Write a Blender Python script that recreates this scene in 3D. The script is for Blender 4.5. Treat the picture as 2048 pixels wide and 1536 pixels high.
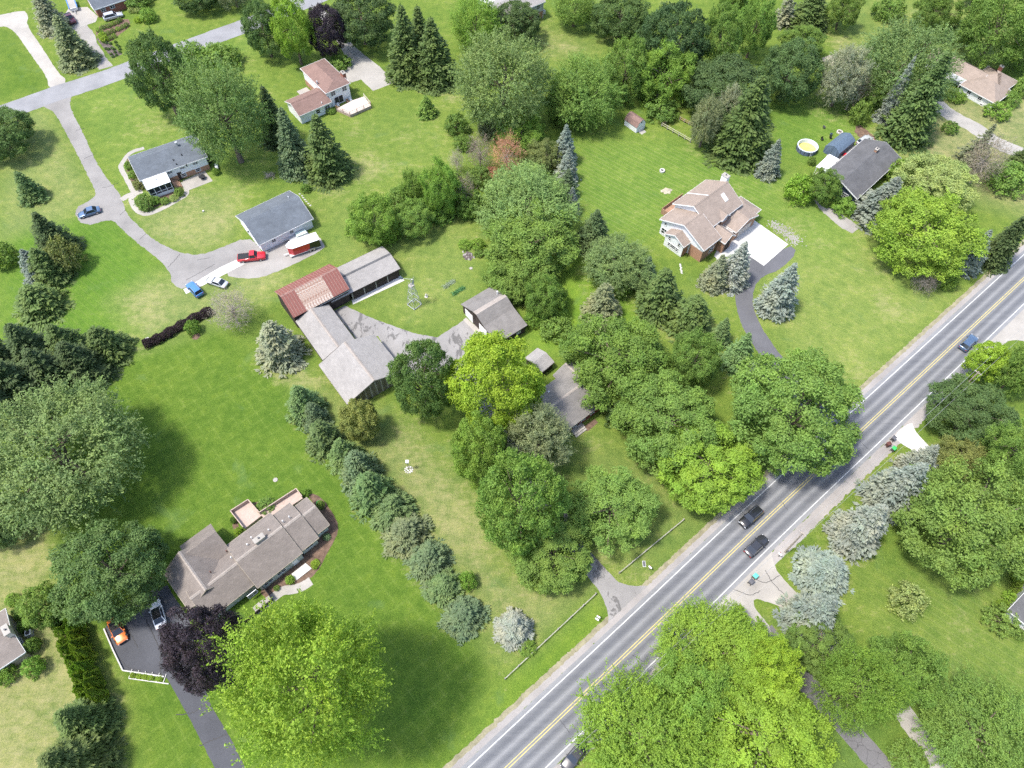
import bpy, math, random
import numpy as np
from mathutils import Vector, Matrix
from mathutils.geometry import tessellate_polygon

for o in list(bpy.data.objects):
    bpy.data.objects.remove(o)
sc = bpy.context.scene
col = sc.collection
rnd = random.Random(7)

# ---------------------------------------------------------------- camera, sky, sun, exposure
CAM_H, PITCH, ROLL, FPX = 115.0, math.radians(57.5), math.radians(0.9), 1440.0
cam_data = bpy.data.cameras.new('camera')
cam_data.sensor_width = 36.0
cam_data.lens = FPX / 2048.0 * 36.0
cam_data.clip_start = 1.0
cam_data.clip_end = 6000.0
cam = bpy.data.objects.new('camera', cam_data)
col.objects.link(cam)
cam.matrix_world = (Matrix.Translation((0, 0, CAM_H)) @ Matrix.Rotation(math.pi / 2 - PITCH, 4, 'X')
                    @ Matrix.Rotation(ROLL, 4, 'Z'))
sc.camera = cam

SUN_EL, SUN_AZ = math.radians(65), math.radians(254)     # azimuth clockwise from +Y
sun_dir = Vector((math.sin(SUN_AZ) * math.cos(SUN_EL), math.cos(SUN_AZ) * math.cos(SUN_EL), math.sin(SUN_EL)))
world = bpy.data.worlds.new('World')
sc.world = world
world.use_nodes = True
wn = world.node_tree
sky = wn.nodes.new('ShaderNodeTexSky')
sky.sky_type = 'NISHITA'
sky.sun_disc = False
sky.sun_elevation = SUN_EL
sky.sun_rotation = SUN_AZ
sky.altitude = 250
sky.air_density = 1.0
sky.dust_density = 2.5
bg = wn.nodes['Background']
bg.inputs['Strength'].default_value = 0.15
wn.links.new(sky.outputs['Color'], bg.inputs['Color'])
sun_data = bpy.data.lights.new('sun', 'SUN')
sun_data.energy = 2.2
sun_data.angle = math.radians(7.0)
sun_data.color = (1.0, 0.955, 0.88)
sun = bpy.data.objects.new('sun', sun_data)
col.objects.link(sun)
sun.rotation_euler = (-sun_dir).to_track_quat('-Z', 'Y').to_euler()
sun.location = (0, 0, 200)
vs = sc.view_settings
vs.view_transform = 'Standard'
vs.look = 'None'
vs.exposure = 1.48
vs.gamma = 1.0
vs.use_curve_mapping = False
sc.cycles.max_bounces = 4
sc.cycles.diffuse_bounces = 3
sc.cycles.transmission_bounces = 2
sc.cycles.use_adaptive_sampling = True
sc.cycles.adaptive_threshold = 0.02
sc.cycles.use_denoising = False
sc.render.filter_size = 1.25
sc.cycles.transparent_max_bounces = 4

# ---------------------------------------------------------------- survey: photo point -> ground metres
def G(px, py, z=0.0):
    """Metres on the plane at height z of a point surveyed in the 2048 x 1536 photograph."""
    x = (px - 1024.0) / FPX
    y = (768.0 - py) / FPX
    c, s = math.cos(ROLL), math.sin(ROLL)
    x, y = c * x - s * y, s * x + c * y
    rx, ry, rz = x, math.cos(PITCH) + y * math.sin(PITCH), -math.sin(PITCH) + y * math.cos(PITCH)
    t = (CAM_H - z) / -rz
    return rx * t, ry * t

def proj(X, Y, Z):
    """Inverse of G: photo point of a place in the yard, its scale (px per metre) and the view's dip."""
    dx, dy, dz = X, Y, Z - CAM_H
    depth = dy * math.cos(PITCH) - dz * math.sin(PITCH)
    up = dy * math.sin(PITCH) + dz * math.cos(PITCH)
    x, y = dx / depth, up / depth
    c, s = math.cos(-ROLL), math.sin(-ROLL)
    x, y = c * x - s * y, s * x + c * y
    return 1024 + x * FPX, 768 - y * FPX, FPX / depth, math.atan2(-dz, math.hypot(dx, dy))

# ---------------------------------------------------------------- object helpers
def tag(o, label=None, cat=None, group=None, kind=None):
    if label: o['label'] = label
    if cat: o['category'] = cat
    if group: o['group'] = group
    if kind: o['kind'] = kind
    return o

def link(o, parent=None):
    col.objects.link(o)
    if parent is not None:
        o.parent = parent
    return o

def empty(name, loc=(0, 0, 0), rz=0.0, label=None, cat=None, group=None):
    o = bpy.data.objects.new(name, None)
    o.empty_display_size = 0.5
    o.location = loc
    o.rotation_euler = (0, 0, rz)
    link(o)
    return tag(o, label, cat, group)

class MB:
    """collects verts and faces, then links them as ONE mesh object"""
    def __init__(s):
        s.v, s.f = [], []
    def add(s, v, f):
        n = len(s.v)
        s.v += [tuple(p) for p in v]
        s.f += [tuple(i + n for i in q) for q in f]
        return s
    def box(s, x0, x1, y0, y1, z0, z1):
        return s.add([(x0, y0, z0), (x1, y0, z0), (x1, y1, z0), (x0, y1, z0), (x0, y0, z1), (x1, y0, z1), (x1, y1, z1), (x0, y1, z1)],
                     [(0, 3, 2, 1), (4, 5, 6, 7), (0, 1, 5, 4), (1, 2, 6, 5), (2, 3, 7, 6), (3, 0, 4, 7)])
    def prism(s, prof, a, b, axis='x'):
        """closed profile [(u,z)...] extruded from a to b along axis"""
        n = len(prof)
        if axis == 'x':
            v = [(a, u, z) for u, z in prof] + [(b, u, z) for u, z in prof]
        else:
            v = [(u, a, z) for u, z in prof] + [(u, b, z) for u, z in prof]
        f = [(i, (i + 1) % n, n + (i + 1) % n, n + i) for i in range(n)]
        f += [tuple(range(n - 1, -1, -1)), tuple(range(n, 2 * n))]
        return s.add(v, f)
    def tube(s, p, q, r0, r1=None, n=8, caps=True):
        p, q = Vector(p), Vector(q)
        r1 = r0 if r1 is None else r1
        d = (q - p).normalized()
        a = d.orthogonal().normalized()
        b = d.cross(a)
        v = []
        for c, r in ((p, r0), (q, r1)):
            for i in range(n):
                t = 2 * math.pi * i / n
                v.append(c + a * (r * math.cos(t)) + b * (r * math.sin(t)))
        f = [(i, (i + 1) % n, n + (i + 1) % n, n + i) for i in range(n)]
        if caps:
            f += [tuple(range(n - 1, -1, -1)), tuple(range(n, 2 * n))]
        return s.add(v, f)
    def lathe(s, prof, n=20, cx=0, cy=0, caps=True):
        """profile [(r,z)...] spun about z"""
        v = []
        for r, z in prof:
            for i in range(n):
                t = 2 * math.pi * i / n
                v.append((cx + r * math.cos(t), cy + r * math.sin(t), z))
        f = []
        for k in range(len(prof) - 1):
            for i in range(n):
                j = (i + 1) % n
                f.append((k * n + i, k * n + j, (k + 1) * n + j, (k + 1) * n + i))
        m = (len(prof) - 1) * n
        if caps:
            f.append(tuple(range(n - 1, -1, -1)))
            f.append(tuple(range(m, m + n)))
        return s.add(v, f)
    def poly(s, pts, z):
        """flat polygon [(x,y)...] at height z"""
        P = [Vector((x, y, 0)) for x, y in pts]
        tris = tessellate_polygon([P])
        out = []
        for t in tris:
            a, b, c = (P[i] for i in t)
            out.append(t if (b - a).cross(c - a).z > 0 else (t[0], t[2], t[1]))
        return s.add([(x, y, z) for x, y in pts], out)
    def mesh(s, name):
        m = bpy.data.meshes.new(name)
        m.from_pydata(s.v, [], s.f)
        m.update()
        return m
    def build(s, name, mat, parent=None, smooth=False):
        m = s.mesh(name)
        if mat: m.materials.append(mat)
        if smooth:
            m.polygons.foreach_set('use_smooth', [True] * len(m.polygons))
        return link(bpy.data.objects.new(name, m), parent)

def copy_tree(o, parent=None):
    c = o.copy()
    link(c, parent)
    for ch in list(o.children):
        copy_tree(ch, c)
    return c

# ---------------------------------------------------------------- materials
def nodes_of(name):
    m = bpy.data.materials.new(name)
    m.use_nodes = True
    nt = m.node_tree
    return m, nt, nt.nodes['Principled BSDF']

def ramp(nt, src, stops):
    r = nt.nodes.new('ShaderNodeValToRGB')
    while len(r.color_ramp.elements) < len(stops):
        r.color_ramp.elements.new(0.5)
    for e, (p, c) in zip(r.color_ramp.elements, stops):
        e.position = p
        e.color = (c[0], c[1], c[2], 1) if not isinstance(c, (int, float)) else (c, c, c, 1)
    nt.links.new(src, r.inputs[0])
    return r.outputs[0]

def noise(nt, scale, detail=4.0, vec=None, rough=0.55, dist=0.0):
    n = nt.nodes.new('ShaderNodeTexNoise')
    n.inputs['Scale'].default_value = scale
    n.inputs['Detail'].default_value = detail
    n.inputs['Roughness'].default_value = rough
    n.inputs['Distortion'].default_value = dist
    if vec is not None: nt.links.new(vec, n.inputs['Vector'])
    return n.outputs['Fac']

def mixc(nt, fac, a, b, mode='MIX'):
    m = nt.nodes.new('ShaderNodeMix')
    m.data_type = 'RGBA'
    m.blend_type = mode
    for s, v in ((m.inputs[0], fac), (m.inputs[6], a), (m.inputs[7], b)):
        if isinstance(v, (int, float)): s.default_value = v
        elif isinstance(v, tuple): s.default_value = (v[0], v[1], v[2], 1)
        else: nt.links.new(v, s)
    return m.outputs[2]

def mathn(nt, op, a, b=None, clamp=False):
    m = nt.nodes.new('ShaderNodeMath')
    m.operation = op
    m.use_clamp = clamp
    for s, v in ((m.inputs[0], a), (m.inputs[1], b)):
        if v is None: continue
        if isinstance(v, (int, float)): s.default_value = v
        else: nt.links.new(v, s)
    return m.outputs[0]

def objvec(nt, scale=(1, 1, 1), rz=0.0):
    t = nt.nodes.new('ShaderNodeTexCoord')
    mp = nt.nodes.new('ShaderNodeMapping')
    mp.inputs['Scale'].default_value = scale
    mp.inputs['Rotation'].default_value = (0, 0, rz)
    nt.links.new(t.outputs['Object'], mp.inputs['Vector'])
    return mp.outputs['Vector']

def bump(nt, bsdf, h, strength=0.3, dist=0.05):
    b = nt.nodes.new('ShaderNodeBump')
    b.inputs['Strength'].default_value = strength
    b.inputs['Distance'].default_value = dist
    nt.links.new(h, b.inputs['Height'])
    nt.links.new(b.outputs[0], bsdf.inputs['Normal'])

def mat(name, c, rough=0.8, var=0.18, scale=2.0, fine=18.0, metal=0.0, spec=0.3, c2=None, bumpy=0.0):
    """painted / mottled surface: base colour wandering between two tones in object space"""
    m, nt, b = nodes_of(name)
    v = objvec(nt)
    n1 = noise(nt, scale, 5, v)
    n2 = noise(nt, fine, 3, v)
    lo = tuple(max(0, x * (1 - var)) for x in c)
    hi = c2 if c2 else tuple(min(1, x * (1 + var)) for x in c)
    a = ramp(nt, n1, [(0.3, lo), (0.7, hi)])
    f = ramp(nt, n2, [(0.25, 1 - var * 0.8), (0.75, 1 + var * 0.5)])
    nt.links.new(mixc(nt, 1.0, a, f, 'MULTIPLY'), b.inputs['Base Color'])
    b.inputs['Roughness'].default_value = rough
    b.inputs['Metallic'].default_value = metal
    b.inputs['Specular IOR Level'].default_value = spec
    if bumpy: bump(nt, b, n2, bumpy, 0.03)
    return m

def shingle(name, c, var=0.22):
    """asphalt shingles: courses, speckle and weather streaks"""
    m, nt, b = nodes_of(name)
    v = objvec(nt)
    n1 = noise(nt, 0.45, 7, v, 0.7)
    n2 = noise(nt, 7.0, 4, v, 0.75)
    br = nt.nodes.new('ShaderNodeTexBrick')
    br.inputs['Scale'].default_value = 1.0
    br.inputs['Brick Width'].default_value = 0.6
    br.inputs['Row Height'].default_value = 0.28
    br.inputs['Mortar Size'].default_value = 0.02
    br.inputs['Color1'].default_value = (1.12, 1.12, 1.12, 1)
    br.inputs['Color2'].default_value = (0.86, 0.86, 0.86, 1)
    br.inputs['Mortar'].default_value = (0.8, 0.8, 0.8, 1)
    nt.links.new(v, br.inputs['Vector'])
    a = ramp(nt, n1, [(0.3, tuple(x * (1 - var) for x in c)), (0.7, tuple(x * (1 + var * .7) for x in c))])
    f = ramp(nt, n2, [(0.25, 1 - var), (0.75, 1 + var * 0.6)])
    a = mixc(nt, 1.0, a, f, 'MULTIPLY')
    nt.links.new(mixc(nt, 0.6, a, mixc(nt, 1.0, a, br.outputs['Color'], 'MULTIPLY')), b.inputs['Base Color'])
    b.inputs['Roughness'].default_value = 0.9
    b.inputs['Specular IOR Level'].default_value = 0.2
    bump(nt, b, n2, 0.5, 0.03)
    return m

def siding(name, c, pitch=0.2, axis='z', depth=0.35):
    """lapped boards: narrow shadow-casting laps as relief"""
    m, nt, b = nodes_of(name)
    v = objvec(nt)
    w = nt.nodes.new('ShaderNodeTexWave')
    w.wave_type = 'BANDS'
    w.bands_direction = axis.upper()
    w.wave_profile = 'SAW'
    w.inputs['Scale'].default_value = 0.314 / pitch
    nt.links.new(v, w.inputs['Vector'])
    n1 = noise(nt, 1.3, 4, v)
    nt.links.new(ramp(nt, n1, [(0.3, tuple(x * 0.9 for x in c)), (0.7, c)]), b.inputs['Base Color'])
    b.inputs['Roughness'].default_value = 0.65
    bump(nt, b, w.outputs['Fac'], depth, 0.03)
    return m

def brickmat(name, c):
    m, nt, b = nodes_of(name)
    v = objvec(nt)
    n1 = noise(nt, 3.5, 4, v, 0.7)
    n2 = noise(nt, 12, 2, v)
    a = ramp(nt, n1, [(0.25, tuple(x * 0.65 for x in c)), (0.75, tuple(x * 1.3 for x in c))])
    nt.links.new(mixc(nt, 1.0, a, ramp(nt, n2, [(0.3, 0.75), (0.7, 1.2)]), 'MULTIPLY'), b.inputs['Base Color'])
    b.inputs['Roughness'].default_value = 0.9
    bump(nt, b, n2, 0.3, 0.02)
    return m

def asphalt(name, c, crack=0.0, track_rz=None, patch=0.0, pscale=0.25, width=None):
    """worn asphalt or concrete, with optional cracks, wheel polish and tar patches"""
    m, nt, b = nodes_of(name)
    v = objvec(nt)
    n1 = noise(nt, 0.16, 6, v, 0.65)
    n2 = noise(nt, 9, 3, v, 0.7)
    a = ramp(nt, n1, [(0.3, tuple(x * 0.8 for x in c)), (0.72, tuple(x * 1.18 for x in c))])
    a = mixc(nt, 1.0, a, ramp(nt, n2, [(0.25, 0.82), (0.75, 1.15)]), 'MULTIPLY')
    if patch:
        n3 = noise(nt, pscale, 5, objvec(nt, (1, 0.45, 1), 0.7), 0.72, 0.6)
        a = mixc(nt, ramp(nt, n3, [(0.535, 0.0), (0.56, patch)]), a, tuple(x * 0.32 for x in c))
    if crack:
        vo = nt.nodes.new('ShaderNodeTexVoronoi')
        vo.feature = 'DISTANCE_TO_EDGE'
        vo.inputs['Scale'].default_value = 0.5
        nz = nt.nodes.new('ShaderNodeTexNoise')
        nz.inputs['Scale'].default_value = 0.9
        nz.inputs['Detail'].default_value = 5
        nt.links.new(v, nz.inputs['Vector'])
        wv = mixc(nt, 1.4, v, nz.outputs['Color'], 'ADD')
        nt.links.new(wv, vo.inputs['Vector'])
        a = mixc(nt, ramp(nt, vo.outputs['Distance'], [(0.006, crack), (0.022, 0.0)]), a, tuple(x * 0.3 for x in c))
    nt.links.new(a, b.inputs['Base Color'])
    b.inputs['Roughness'].default_value = 0.9
    b.inputs['Specular IOR Level'].default_value = 0.25
    bump(nt, b, n2, 0.35, 0.02)
    return m

def glossy(name, c, rough=0.25, metal=0.0, coat=0.0):
    m, nt, b = nodes_of(name)
    n = noise(nt, 6, 2, objvec(nt))
    nt.links.new(ramp(nt, n, [(0.3, tuple(x * 0.92 for x in c)), (0.7, c)]), b.inputs['Base Color'])
    b.inputs['Roughness'].default_value = rough
    b.inputs['Metallic'].default_value = metal
    b.inputs['Coat Weight'].default_value = coat
    b.inputs['Coat Roughness'].default_value = 0.08
    return m

M = {}
M['glass'] = glossy('window_glass', (0.02, 0.025, 0.035), 0.07)
M['white'] = mat('white_paint', (0.66, 0.66, 0.65), 0.5, 0.06)
M['white_roof'] = mat('white_sheet', (0.72, 0.72, 0.72), 0.45, 0.04)
M['white_siding'] = siding('white_siding', (0.70, 0.71, 0.72))
M['grey_siding'] = siding('grey_siding', (0.42, 0.44, 0.45))
M['sage_siding'] = siding('grey_green_siding', (0.40, 0.42, 0.38))
M['navy_siding'] = siding('navy_siding', (0.035, 0.05, 0.085))
M['tan_siding'] = siding('tan_siding', (0.36, 0.31, 0.24))
M['red_siding'] = siding('dark_red_siding', (0.20, 0.045, 0.05))
M['brick'] = brickmat('red_brick', (0.26, 0.10, 0.065))
M['brick_tan'] = brickmat('tan_brick', (0.34, 0.19, 0.12))
M['barn_dark'] = mat('dark_stained_boards', (0.045, 0.033, 0.03), 0.8, 0.35, 2, 9)
M['barn_grey'] = mat('weathered_boards', (0.17, 0.15, 0.11), 0.9, 0.4, 1.5, 7)
M['wood'] = mat('grey_timber', (0.30, 0.28, 0.25), 0.85, 0.25)
M['deck_pink'] = mat('pale_deck_boards', (0.37, 0.285, 0.24), 0.8, 0.1)
M['deck_white'] = mat('bleached_deck_boards', (0.50, 0.44, 0.39), 0.8, 0.08)
M['rail_brown'] = mat('brown_rail', (0.30, 0.18, 0.12), 0.8, 0.2)
M['sh_blue'] = shingle('blue_grey_shingles', (0.115, 0.130, 0.148))
M['sh_dark'] = shingle('dark_grey_shingles', (0.105, 0.105, 0.108))
M['sh_grey'] = shingle('pale_grey_shingles', (0.265, 0.25, 0.235), 0.14)
M['sh_taupe'] = shingle('taupe_shingles', (0.185, 0.160, 0.142), 0.16)
M['sh_tan'] = shingle('tan_shingles', (0.255, 0.205, 0.17), 0.12)
M['sh_brown'] = shingle('red_brown_shingles', (0.20, 0.13, 0.11), 0.14)
M['sh_greybrown'] = shingle('grey_brown_shingles', (0.185, 0.172, 0.16), 0.18)
M['sh_ridge'] = shingle('pale_ridge_shingles', (0.29, 0.255, 0.225), 0.12)
M['concrete'] = asphalt('pale_concrete', (0.31, 0.29, 0.26))
M['concrete_white'] = asphalt('bright_concrete', (0.50, 0.485, 0.455))
M['concrete_grey'] = asphalt('grey_concrete', (0.30, 0.285, 0.26))
M['gravel'] = asphalt('pale_gravel', (0.255, 0.24, 0.22))
M['drive_old'] = asphalt('old_pale_asphalt', (0.215, 0.205, 0.195), 0.12)
M['drive_patched'] = asphalt('patched_asphalt', (0.225, 0.215, 0.205), 0.0, None, 0.7, 0.42)
M['drive_black'] = asphalt('sealed_asphalt', (0.068, 0.070, 0.078), 0.12)
M['drive_new'] = asphalt('dark_asphalt', (0.105, 0.105, 0.112), 0.1)
M['drive_crack'] = asphalt('cracked_asphalt', (0.125, 0.12, 0.12), 0.6)
M['street'] = asphalt('street_asphalt', (0.215, 0.215, 0.222), 0.06)
M['mulch'] = mat('brown_mulch', (0.13, 0.085, 0.06), 0.95, 0.4, 1.5, 8, bumpy=0.6)
M['soil'] = mat('dark_soil', (0.10, 0.08, 0.075), 0.95, 0.4, 1.5, 8, bumpy=0.6)
M['sand'] = mat('pale_sand', (0.36, 0.32, 0.24), 0.95, 0.2, 1.0, 6)
M['stone'] = mat('pale_stone', (0.45, 0.42, 0.39), 0.9, 0.3, 3, 9)
M['black'] = mat('black_plastic', (0.02, 0.02, 0.022), 0.5, 0.1)
M['rubber'] = mat('tyre_rubber', (0.02, 0.02, 0.02), 0.85, 0.1)
M['chrome'] = glossy('wheel_alloy', (0.5, 0.5, 0.52), 0.3, 0.8)
M['steel'] = mat('galvanised_steel', (0.42, 0.43, 0.44), 0.5, 0.12, metal=0.4)
M['lamp'] = glossy('lamp_glass', (0.65, 0.67, 0.7), 0.15)
M['tail'] = glossy('tail_lamp', (0.35, 0.02, 0.02), 0.2)
M['bark'] = mat('grey_bark', (0.16, 0.125, 0.095), 0.95, 0.3, 3, 10, bumpy=0.5)
M['bark_pale'] = mat('pale_bark', (0.32, 0.28, 0.23), 0.95, 0.3, 3, 10)
M['tarp_blue'] = mat('slate_tarpaulin', (0.09, 0.125, 0.17), 0.55, 0.15)
M['tarp_orange'] = mat('orange_tarpaulin', (0.50, 0.24, 0.09), 0.6, 0.1)
M['pole'] = mat('pole_timber', (0.30, 0.26, 0.21), 0.9, 0.2)
M['wire'] = mat('wire_sheath', (0.28, 0.28, 0.28), 0.6, 0.05)
M['mint'] = mat('mint_green_plastic', (0.10, 0.50, 0.36), 0.5, 0.08)
M['green_plastic'] = mat('green_plastic', (0.04, 0.36, 0.09), 0.5, 0.08)
M['brown_plastic'] = mat('dark_brown_plastic', (0.10, 0.04, 0.03), 0.5, 0.1)
M['grey_plastic'] = mat('charcoal_plastic', (0.09, 0.09, 0.10), 0.5, 0.1)
M['pool_floor'] = mat('algae_pool_water', (0.52, 0.47, 0.13), 0.25, 0.15, 0.9, 4)
M['pool_wall'] = mat('pool_liner', (0.62, 0.68, 0.74), 0.45, 0.1)

def car_paint(name, c, metal=0.25):
    m = glossy(name, c, 0.3, metal, 0.6)
    return m

# leaf material: the tree's own colour (object colour) times a per-leaf tone
m, nt, b = nodes_of('leaf')
oi = nt.nodes.new('ShaderNodeObjectInfo')
at = nt.nodes.new('ShaderNodeAttribute')
at.attribute_name = 'tone'
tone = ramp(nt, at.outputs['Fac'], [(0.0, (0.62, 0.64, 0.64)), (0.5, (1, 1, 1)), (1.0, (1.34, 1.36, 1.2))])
patchy = ramp(nt, noise(nt, 1.9, 3, objvec(nt), 0.6), [(0.32, (0.84, 0.91, 0.93)), (0.5, (1, 1, 1)), (0.68, (1.15, 1.08, 0.97))])
lc = mixc(nt, 1.0, mixc(nt, 1.0, oi.outputs['Color'], patchy, 'MULTIPLY'), tone, 'MULTIPLY')
nt.links.new(lc, b.inputs['Base Color'])
b.inputs['Roughness'].default_value = 0.62
b.inputs['Specular IOR Level'].default_value = 0.25
tr = nt.nodes.new('ShaderNodeBsdfTranslucent')
nt.links.new(mixc(nt, 1.0, lc, (1.05, 1.15, 0.6), 'MULTIPLY'), tr.inputs['Color'])
mx = nt.nodes.new('ShaderNodeMixShader')
mx.inputs[0].default_value = 0.36
nt.links.new(b.outputs[0], mx.inputs[1])
nt.links.new(tr.outputs[0], mx.inputs[2])
nt.links.new(mx.outputs[0], nt.nodes['Material Output'].inputs['Surface'])
M['leaf'] = m

# ---------------------------------------------------------------- ground sheet
def W(pts, z=0.0):
    return [G(x, y, z) for x, y in pts]

def inside_soft(X, Y, poly, soft):
    """0..1 mask of a polygon in metres with a soft border"""
    n = len(poly)
    ins = np.zeros(X.shape, bool)
    dist = np.full(X.shape, 1e9)
    for i in range(n):
        x0, y0 = poly[i]
        x1, y1 = poly[(i + 1) % n]
        c = ((y0 > Y) != (y1 > Y)) & (X < (x1 - x0) * (Y - y0) / ((y1 - y0) if abs(y1 - y0) > 1e-9 else 1e-9) + x0)
        ins ^= c
        dx, dy = x1 - x0, y1 - y0
        t = np.clip(((X - x0) * dx + (Y - y0) * dy) / (dx * dx + dy * dy + 1e-9), 0, 1)
        dist = np.minimum(dist, np.hypot(X - x0 - t * dx, Y - y0 - t * dy))
    sd = np.where(ins, dist, -dist)
    return np.clip(sd / soft * 0.5 + 0.5, 0, 1)

def axis_lines(a, b, step):
    mid = list(np.arange(a, b + step, step))
    return np.array([a - d for d in (2200, 1000, 420, 160, 60, 20)] + mid + [mid[-1] + d for d in (20, 60, 160, 420, 1000, 2200)])

gx, gy = axis_lines(-165, 165, 1.0), axis_lines(-25, 225, 1.0)
X, Y = np.meshgrid(gx, gy)
DEEP, MID, LIGHT, OLIVE = (0.078, 0.134, 0.018), (0.108, 0.160, 0.028), (0.150, 0.188, 0.058), (0.116, 0.156, 0.038)
LAWN_TRIM = np.array([0.97, 0.94, 1.0])     # sun-bleached cast of the surveyed lawn tones
RGB = np.empty(X.shape + (3,))
RGB[:] = MID
DRY = np.full(X.shape, 0.30)
MA, MBK = np.zeros(X.shape), np.zeros(X.shape)
zones = [   # outline in the photo, colour, border softness, dryness, mow pattern a (stripes), b (cross grid)
    ([(283, 705), (430, 640), (575, 770), (640, 870), (730, 1010), (830, 1120), (905, 1240), (985, 1330), (900, 1560), (300, 1600), (260, 1360), (60, 1000), (140, 810)], DEEP, 2.0, 0.06, 0.0, 1.0),
    ([(60, 420), (250, 440), (350, 580), (430, 620), (280, 700), (0, 720), (0, 440)], (0.088, 0.170, 0.022), 5, 0.2, 0.3, 0),
    ([(0, 240), (95, 215), (185, 390), (130, 440), (0, 480)], LIGHT, 3, 0.38, 0.5, 0),
    ([(140, 200), (270, 150), (500, 70), (560, 300), (480, 440), (380, 500), (260, 410), (190, 290)], (0.125, 0.19, 0.035), 3, 0.45, 0, 0),
    ([(250, 400), (470, 380), (470, 470), (400, 510), (300, 480)], LIGHT, 3, 0.62, 0, 0),
    ([(290, 560), (520, 520), (590, 560), (450, 640), (290, 690), (230, 600)], LIGHT, 4, 0.55, 0, 0),
    ([(690, 220), (900, 200), (930, 330), (700, 420), (620, 480), (560, 400)], (0.125, 0.185, 0.035), 6, 0.45, 0, 0),
    ([(660, 400), (960, 430), (960, 640), (820, 660), (640, 520)], (0.135, 0.19, 0.042), 5, 0.4, 0, 0),
    ([(600, 760), (760, 830), (920, 960), (1010, 1150), (1180, 1180), (1060, 1320), (1000, 1300), (840, 1080)], (0.155, 0.195, 0.058), 4, 0.55, 0, 0),
    ([(1150, 280), (1330, 280), (1560, 340), (1560, 440), (1300, 480), (1190, 470), (1140, 350)], (0.112, 0.185, 0.03), 4, 0.3, 1.0, 0),
    ([(1580, 470), (1720, 470), (1860, 560), (1940, 590), (1700, 800), (1560, 700), (1500, 600), (1380, 590), (1540, 540)], (0.150, 0.205, 0.046), 4, 0.42, 0.45, 0),
    ([(1520, 320), (1640, 380), (1760, 470), (1640, 520), (1560, 440)], (0.125, 0.195, 0.036), 4, 0.4, 0.4, 0),
    ([(1540, 200), (1700, 210), (1720, 260), (1620, 330), (1520, 290)], (0.095, 0.17, 0.025), 4, 0.25, 0.4, 0),
    ([(1800, 200), (2100, 180), (2100, 440), (1960, 400), (1830, 330), (1790, 260)], (0.165, 0.195, 0.07), 5, 0.72, 0, 0),
    ([(1660, 0), (2048, 0), (2048, 120), (1700, 120)], (0.14, 0.19, 0.045), 6, 0.5, 0, 0),
    ([(1700, 1140), (2100, 1140), (2100, 1420), (1900, 1420), (1800, 1300)], (0.112, 0.168, 0.032), 5, 0.25, 0.5, 0),
    ([(1480, 1420), (1760, 1420), (1760, 1600), (1480, 1600)], (0.085, 0.145, 0.028), 5, 0.12, 0, 0),
    ([(-60, 1040), (90, 1060), (110, 1170), (230, 1420), (220, 1600), (-60, 1600)], (0.16, 0.19, 0.055), 3, 0.8, 0, 0),
    ([(1010, 1360), (1190, 1200), (1215, 1235), (1205, 1270), (930, 1540), (900, 1540)], (0.105, 0.178, 0.022), 2, 0.15, 0, 0),
    ([(1150, 870), (1290, 900), (1440, 1040), (1280, 1170), (1200, 1110), (1130, 960)], (0.13, 0.18, 0.042), 4, 0.45, 0, 0),
    ([(1160, 500), (1300, 560), (1260, 700), (1060, 700), (1060, 640)], (0.125, 0.215, 0.025), 4, 0.1, 0, 0),
    ([(1070, 40), (1200, 90), (1160, 130), (1060, 110)], (0.135, 0.18, 0.045), 5, 0.6, 0, 0),
    ([(0, 60), (90, 170), (0, 200)], DEEP, 3, 0.12, 0, 0),
]
for pts, c, soft, dry, ma, mb in zones:
    w = inside_soft(X, Y, W(pts), soft)
    c = np.array(c) * (LAWN_TRIM if c not in (DEEP, MID, LIGHT, OLIVE) else 1.0)
    RGB += (c - RGB) * w[..., None]
    DRY += (dry - DRY) * w
    MA += (ma - MA) * w
    MBK += (mb - MBK) * w
# worn and sunburnt spots: photo point, radius along x and y (metres), amount
spots = [(300, 250, 7, 4, .35), (130, 340, 4, 4, .35), (440, 440, 5, 3, .35), (300, 460, 4, 2, .4), (380, 400, 3, 2, .4), (700, 270, 3, 2, .5), (730, 330, 4, 5, .45),
         (720, 350, 5, 3, .45), (810, 270, 4, 3, .3), (905, 195, 3, 2, .6), (665, 385, 4, 2, .5), (560, 745, 3, 2.5, .9), (590, 755, 3, 2, .8), (640, 765, 2, 1.5, .5),
         (815, 870, 3, 5, .6), (850, 950, 4, 6, .5), (905, 1010, 4, 6, .45), (940, 1080, 4, 5, .5), (1000, 1180, 5, 4, .3), (290, 600, 6, 3, .35), (300, 640, 4, 3, .4),
         (1770, 610, 2.2, 4, .55), (1760, 545, 6, 1.2, .45), (1735, 750, 4, 2, .4), (1330, 660, 3, 1.2, .4), (1680, 85, 4, 3, .9), (1690, 115, 4, 2.4, .9), (1740, 270, 4, 3, .9),
         (1860, 270, 7, 6, .55), (2010, 230, 8, 4, .6), (1950, 330, 6, 5, .5), (30, 1100, 5, 4, .6), (60, 1130, 3, 2, .6), (45, 1450, 6, 5, .6), (100, 1380, 5, 3, .5), (90, 1300, 3, 4, .6),
         (1430, 370, 7, 3, .3), (1640, 490, 3, 1.2, .5), (1590, 450, 4, 3, .45), (1205, 1110, 1.8, 1.5, .9), (1300, 1150, 3, 1.5, .4), (1470, 290, 6, 3, .3), (1230, 80, 4, 2, .6), (1130, 95, 4, 1.5, .5),
         (1240, 820, 5, 3, .4), (1160, 880, 4, 2, .3), (1560, 540, 2, 2, .3), (1800, 620, 3, 2, .3), (290, 700, 3, 1.5, .5), (1640, 1100, 3, 3, .4), (1690, 1260, 4, 2, .2), (1930, 1250, 3, 3, .4), (2000, 1380, 4, 4, .3)]
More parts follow.
